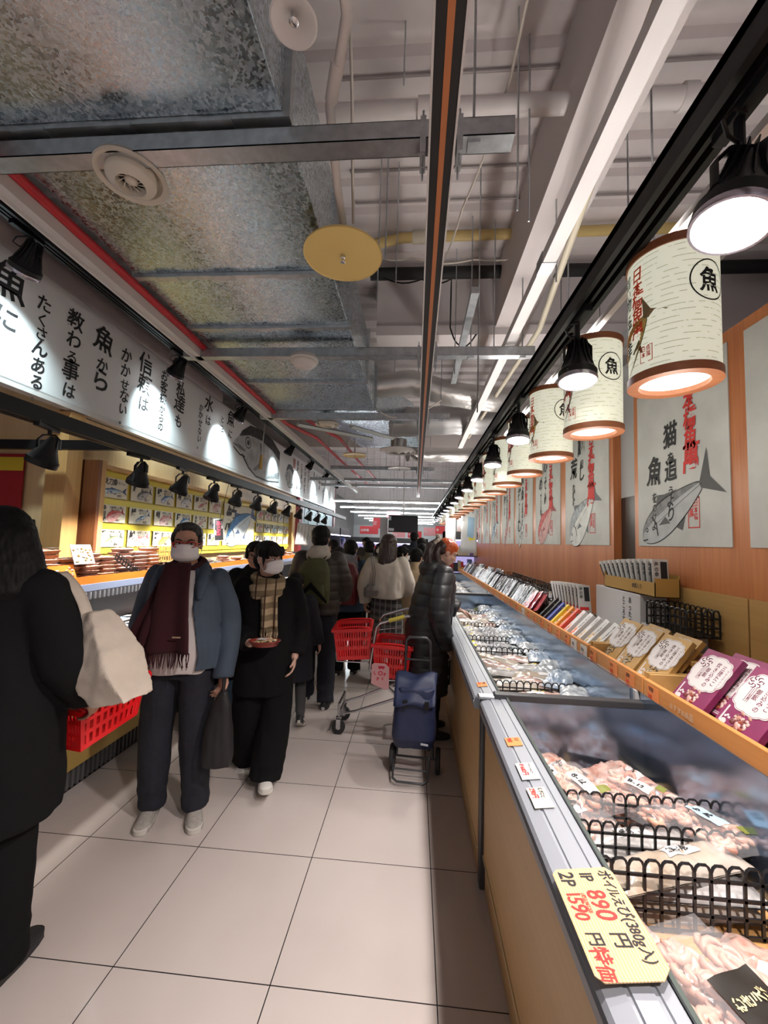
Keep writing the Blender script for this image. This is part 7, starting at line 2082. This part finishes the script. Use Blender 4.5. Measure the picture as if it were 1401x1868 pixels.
spread(squid, .54, 1.02, 4.63, 5.38, 2, 4, ZB, 3, 'pale long fish pack beside the reaching hand', 'pack', 'packs in the second freezer, sixth bay', -.2, .03, .055)
spread(gp, .50, 1.03, 5.43, 6.0, 3, 3, ZB, 2, 'silvery frozen pack in the last bay', 'pack', 'packs in the second freezer, last bay', .4, .03, .05)
bl = [pouch(F_BLUE, .30, .17, .05, 61, None, .5, 'frozen_pack'), pouch(F_CLEAR, .30, .17, .05, 62, None, .5, 'frozen_pack')]
spread(bl, .92, 1.06, 2.25, 5.9, 1, 14, ZB + .13, 1, 'bluish clear pack lying along the wall side of the second freezer', 'pack', 'bluish packs along the liner', 1.3, .03, .05)
q = MB(); q.box2(.46, 1.05, 6.15, 10.15, Z1, Z1 + .16); o = q.build('raised_shelf', LINER, None, smooth=0); tag(o, 'white raised base inside the third freezer', 'board')
spread([squid[1], gp[0], gp[2]], .54, 1.02, 6.2, 10.0, 2, 12, Z1 + .165, 2, 'pale pack in the third freezer', 'pack', 'packs in the third freezer', 0, .03, .06)
# ---- leaning clear packs along the long shelf
cl = [pouch(F_CLEAR, .24, .17, .028, 71, True, .5, 'clear_pack', None), pouch(F_GREY, .24, .17, .03, 72, True, .5, 'clear_pack', None), pouch(F_DARK, .24, .17, .03, 73, True, .4, 'clear_pack', None), pouch(F_WHITE, .25, .16, .03, 74, None, .4, 'clear_pack'), pouch(mat('film_over_red_goods', (.45, .03, .06), .25, col2=(.6, .2, .2), vscale=20, coat=.6), .22, .17, .03, 75, True, .4, 'clear_pack', None)]
usedc = set(); n_ = 0
for j in range(58):
    p_ = cl[4] if j in (0, 1, 2) else cl[rnd.choice((0, 1, 0, 3, 2, 1))]
    if id(p_) in usedc: o = copy_tree(p_)
    else: usedc.add(id(p_)); o = p_
    y = 4.16 + j * .098
    v = Vector((sin(.62), .25, cos(.62))).normalized(); u0 = Vector((0, -1, 0)); u0 = (u0 - v * u0.dot(v)).normalized(); n3 = v.cross(-u0)
    M = Matrix((v, u0, v.cross(u0))).transposed().to_4x4()
    o.matrix_world = Matrix.Translation((1.21 + rnd.uniform(-.02, .03), y, 1.055 + rnd.uniform(0, .02))) @ Matrix.Rotation(rnd.uniform(-.15, .15), 4, 'Z') @ M
    tag(o, '%s leaning on the long shelf, %s' % ({4: 'red pouch', 2: 'dark pouch', 1: 'grey pouch', 3: 'pale pouch'}.get(cl.index(p_), 'clear pouch'), ORD[j] + ' red one' if j < 3 else 'number %d past the red pouches' % (j - 2)), 'pack', 'leaning pouches on the long shelf')
for j in range(26):
    o = copy_tree(cl[rnd.choice((0, 3, 1))]); o.location = (1.42 + rnd.uniform(-.05, .05), 4.2 + j * .09, .99 + .07 * (j % 2) + rnd.uniform(0, .04)); o.rotation_euler = (rnd.uniform(-.4, .4), rnd.uniform(-.5, .1), rnd.uniform(0, 3))
    tag(o, 'crinkled clear pack heaped in the black wire baskets behind the leaning pouches', 'pack', 'packs heaped in the wire baskets')
for j in range(16):
    o = copy_tree(cl[rnd.choice((0, 1, 2))]); o.location = (1.40 + rnd.uniform(-.06, .06), 7.0 + j * .20, 1.075 + rnd.uniform(0, .01)); o.rotation_euler = (rnd.uniform(-.2, .2), radians(-75) + rnd.uniform(-.3, .3), rnd.uniform(-.3, .3))
    tag(o, 'hanging clear pack of dried fish crowded at the far end of the long shelf', 'pack', 'hanging packs at the far shelf end')

# ------------------------------------------------------------------ price cards on the right
def price(loc, w, h, m, lines, label, fr_, grp='price cards on the right counter', clip=False):
    o = empty('price_card', loc, 0, label, 'price card', grp)
    f = Fr((0, 0, 0), *fr_)
    if clip: q = MB(); q.prism([(-w / 2 + .012, -h / 2), (w / 2 - .012, -h / 2), (w / 2, -h / 2 + .012), (w / 2, h / 2 - .02), (w / 2 - .02, h / 2), (-w / 2 + .015, h / 2), (-w / 2, h / 2 - .012), (-w / 2, -h / 2 + .012)], f, 0, .002)
    else: q = MB(); q.prism([(-w / 2, -h / 2), (w / 2, -h / 2), (w / 2, h / 2), (-w / 2, h / 2)], f, 0, .0012)
    q.build('card', m, o, smooth=0)
    for ik in (INK, RED_INK):
        q = MB()
        for (x, y, tx, s_, v_, c_) in lines:
            if c_ is ik: write(q, f, x, y, tx, s_, v_, .92, .05, .08, .9, .0028, .016, random.Random(tx))
        if q.v: q.build('black_writing' if ik is INK else 'red_writing', ik, o, smooth=0)
    return o
KR = mat('kraft_ribbed_card', (.66, .46, .25), .7); _nt = KR.node_tree
_b = _nt.nodes['Principled BSDF']; _tc = nd(_nt, 'ShaderNodeTexCoord'); _w = nd(_nt, 'ShaderNodeTexWave', Scale=55.0); _w.bands_direction = 'X'; _cr = nd(_nt, 'ShaderNodeValToRGB')
_cr.color_ramp.elements[0].color = (.50, .31, .15, 1); _cr.color_ramp.elements[1].color = (.70, .50, .29, 1); _nt.links.new(_tc.outputs['Object'], _w.inputs['Vector']); _nt.links.new(_w.outputs[0], _cr.inputs[0]); _nt.links.new(_cr.outputs[0], _b.inputs['Base Color'])
# writing reads from the wall side: up of the card points to the wall, +u away from the camera reversed
RF = ((0, -1, 0), (1, 0, .14))
price((.392, .892, .885), .24, .13, KR, [(-.112, .033, 'ボイルえび(380g入)', .0285, False, INK), (-.112, -.008, '1P', .040, False, INK), (-.062, -.012, '890', .050, False, RED_INK), (.032, -.004, '円', .036, False, INK), (-.112, -.052, '2P', .040, False, INK), (-.062, -.054, '1590', .044, False, RED_INK), (.030, -.048, '円', .032, False, INK), (.058, -.054, '特価', .034, False, RED_INK), (-.055, -.024, '(税込961.20)', .010, False, RED_INK)],
      'large ribbed kraft price card with black and red writing on the near rail', RF, clip=True)
price((.39, 1.63, .873), .062, .055, PRICE_O, [(-.026, .008, 'えび', .016, False, INK), (-.026, -.020, '980', .022, False, RED_INK)], 'orange price sticker on the bumper rail beside the marked shrimp bag', RF)
price((.388, 1.43, .874), .095, .058, WHITE, [(-.044, .008, 'ブラックタイガー', .010, False, INK), (-.044, -.018, '1P1680円', .020, False, RED_INK)], 'white handwritten card reading 1P 168 on the near bumper rail', RF)
price((.386, 1.29, .874), .095, .055, mat('cream_card', (.74, .68, .58), .6), [(-.044, .006, 'むきエビ', .014, False, INK), (-.044, -.020, '290円', .022, False, RED_INK)], 'cream handwritten card reading 290 on the near bumper rail', RF)
price((.372, 2.25, .873), .062, .05, PRICE_O, [(-.026, .006, '特選', .015, False, INK), (-.026, -.018, '780', .02, False, RED_INK)], 'orange price sticker on the rail of the second freezer', RF)
LF = ((0, -1, 0), (0, 0, 1))
yv = [1.98, 2.18, 2.35, 2.6, 2.74, 2.9, 3.02, 3.2, 3.4, 3.6, 3.8, 4.0, 4.2, 4.45, 4.7, 5.0, 5.3, 5.7, 6.1, 6.6, 7.2]
for j, y in enumerate(yv):
    big = j in (4, 5, 12)
    price((1.0885, y, .965 - (.02 if big else .002)), .10 if big else .085, .095 if big else .06, mat('white_price_stock', (.72, .66, .60), .6) if big else PRICE_O, [(-.035, .008, ['干物', '昆布', 'のり', '帆立', '特価'][j % 5], .022, False, INK), (-.038, -.024, str(298 + 50 * (j % 7)), .026, False, RED_INK)],
          '%s price card hanging on the orange shelf lip, %s from the camera' % ('large white' if big else 'small orange', ORD[j].replace('nearest', 'first') if j < 20 else 'twenty-first'), LF, 'price cards on the shelf lip')
f = Fr((1.0885, 1.86, .953), (0, -1, 0), (0, 0, 1)); q = MB(); write(q, f, 0, 0, 'おすすめ商品', .028, False, 1, .06, .1, .9, .001, .014, random.Random(3)); o = q.build('worn_lettering', mat('worn_white_print', (.66, .50, .34), .7), None, smooth=0); tag(o, 'worn white lettering on the orange lip below the purple cartons', 'lettering')

# ------------------------------------------------------------------ goods in the left chiller
def tray_pack(top, seed, name='food_tray_pack', tm=None):
    t = empty(name, (0, 0, 0)); q = MB()
    q.loft([ring(0, .085, .055, 0, 0, 20, 5), ring(.022, .098, .066, 0, 0, 20, 5), ring(.024, .102, .070, 0, 0, 20, 5)]); q.build('tray', tm or mat('white_foam_tray', (.62, .58, .56), .5), t, smooth=50)
    off = Vector((seed, 0, 0)); q = MB(); q.grid(12, 10, lambda a, b: ((a - .5) * .185, (b - .5) * .125, .022 + .016 * (1 - abs(2 * a - 1) ** 4) * (1 - abs(2 * b - 1) ** 4) * (.8 + .7 * noise.noise(Vector((a * 5, b * 5, 0)) + off))))
    q.build('film_top', top, t, smooth=70)
    q = MB(); q.poly([(.02, -.05, .045), (.075, -.05, .043), (.075, .0, .043), (.02, .0, .045)]); q.build('paper_label', WHITE, t, smooth=0, solid=.0008)
    return t
TPK = mat('salmon_pink_tray', (.62, .33, .24), .4, var=.15, vscale=9); TOR = mat('orange_tray', (.68, .27, .10), .4, var=.15, vscale=9)
lp = [tray_pack(F_ROE, 81, tm=TPK), tray_pack(F_PINK, 82, tm=TPK), tray_pack(F_SHRIMP, 83, tm=TOR)]
dk = [tray_pack(F_DARK, 84), tray_pack(F_GREY, 85), tray_pack(F_BLUE, 86), tray_pack(F_PINK, 87)]
def rows(protos, xs, y0, dy, n, z, layers, dz, label, grp, tilt=0.0, slope=0.0):
    for i in range(n):
        for c, x in enumerate(xs):
            for l in range(layers if isinstance(layers, int) else layers[i % len(layers)]):
                p_ = protos[(i // 2 + c) % len(protos)]
                if id(p_) not in spread.used: spread.used.add(id(p_)); o = p_
                else: o = copy_tree(p_)
                o.location = (x + rnd.uniform(-.012, .012), y0 + i * dy + rnd.uniform(-.01, .01), z + l * dz + c * slope)
                o.rotation_euler = (0, -tilt + rnd.uniform(-.03, .03), pi / 2 + rnd.uniform(-.08, .08))
                lb = label % (['front', 'middle', 'rear'][c],) if '%s' in label else label
                tag(o, '%s, %s from the left' % (lb, ORD[i].replace('nearest', 'first') if i < 20 else 'number %d' % (i + 1)) + (', level %d' % (l + 1) if '%s' not in label else ''), 'pack', grp)
rows(lp, (-2.72,), 2.0, .20, 11, 1.205, [7, 6, 8, 7, 8, 6], .034, 'orange pink tray pack on the upper left shelf', 'tray packs on the upper left shelf')
rows(lp[1:] + dk[:1], (-2.72,), 4.3, .22, 22, 1.205, [3, 2, 4, 2], .034, 'pale tray pack farther along the upper left shelf', 'tray packs farther on the upper left shelf')
q = MB(); q.box2(-2.15, -2.66, 1.2, 9.3, .742, .80); o = q.build('raised_rack', CAB_DARK, None, smooth=0); tag(o, 'dark raised rack under the tray packs in the lower left chiller well', 'rack')
rows(dk, (-2.25, -2.42, -2.58), 1.7, .20, 17, .805, 1, .036, 'dark tray pack, %s file in the lower left well', 'tray packs in the lower left well', .06, .012)
rows(dk[1:], (-2.25, -2.46), 5.2, .24, 14, .805, 1, .036, 'pale tray pack, %s file farther down the left well', 'tray packs at the far lower left well', .06, .012)
# orange-framed picture cards and display pieces among the trays
for i, (y, z, w, h, lb) in enumerate(((2.86, 1.235, .22, .13, 'orange rimmed picture card of roe leaning on the upper left shelf'), (3.05, 1.36, .20, .16, 'white picture card of fish fillets standing on the tray packs'), (2.62, 1.30, .22, .11, 'white wrapped card lying across the orange lip'))):
    o = empty('picture_card', (-2.585 if i == 0 else -2.60, y, z), 0, lb, 'sign')
    f = Fr((0, 0, 0), (0, 1, 0), (-.35, 0, .94)); q = MB(); q.prism([(-w / 2, 0), (w / 2, 0), (w / 2, h), (-w / 2, h)], f, 0, .004); q.build('board', MATS['orange_lip_plastic'] if i == 0 else WHITE, o, smooth=0)
    q = MB(); r2 = random.Random(i)
    for k in range(22):
        q.mi = r2.randrange(3); u, v = r2.uniform(-.4, .4) * w, r2.uniform(.12, .8) * h; c = f(u, v, .005); q.ell(c, (.006, .013, .010), 8, 6)
    o2 = q.build('food_picture', CRAB if i == 0 else SCAL, o, smooth=60); o2['kind'] = 'stuff'
q = MB(); q.box2(-2.66, -2.86, 1.95, 2.25, 1.205, 1.33); o = q.build('orange_box', mat('orange_cardboard', (.55, .14, .03), .5), None, smooth=0); tag(o, 'plain orange cardboard box on the upper left shelf behind the woman in black', 'box')
# black wire fence between trays on the left shelf
for i, y in enumerate((2.45, 3.38)):
    o = lattice(.5, .07, 14, 2, True, .004).build('wire_divider', BLACKP, None, smooth=30); o.location = (-2.595, y + .2, 1.262); o.rotation_euler = (0, .5, pi / 2); tag(o, 'low black wire rack on the orange lip, ' + ['left', 'right'][i] + ' one', 'divider')
o = wire_basket((-2.80, 4.2, 1.32), .22, .34, .16, 'brown wire basket on the upper left shelf behind the man'); o['group'] = 'wire baskets on the left shelf'
for c in KIDS.get(o.name, []): c.data.materials.clear(); c.data.materials.append(mat('amber_wire', (.50, .30, .10), .4))
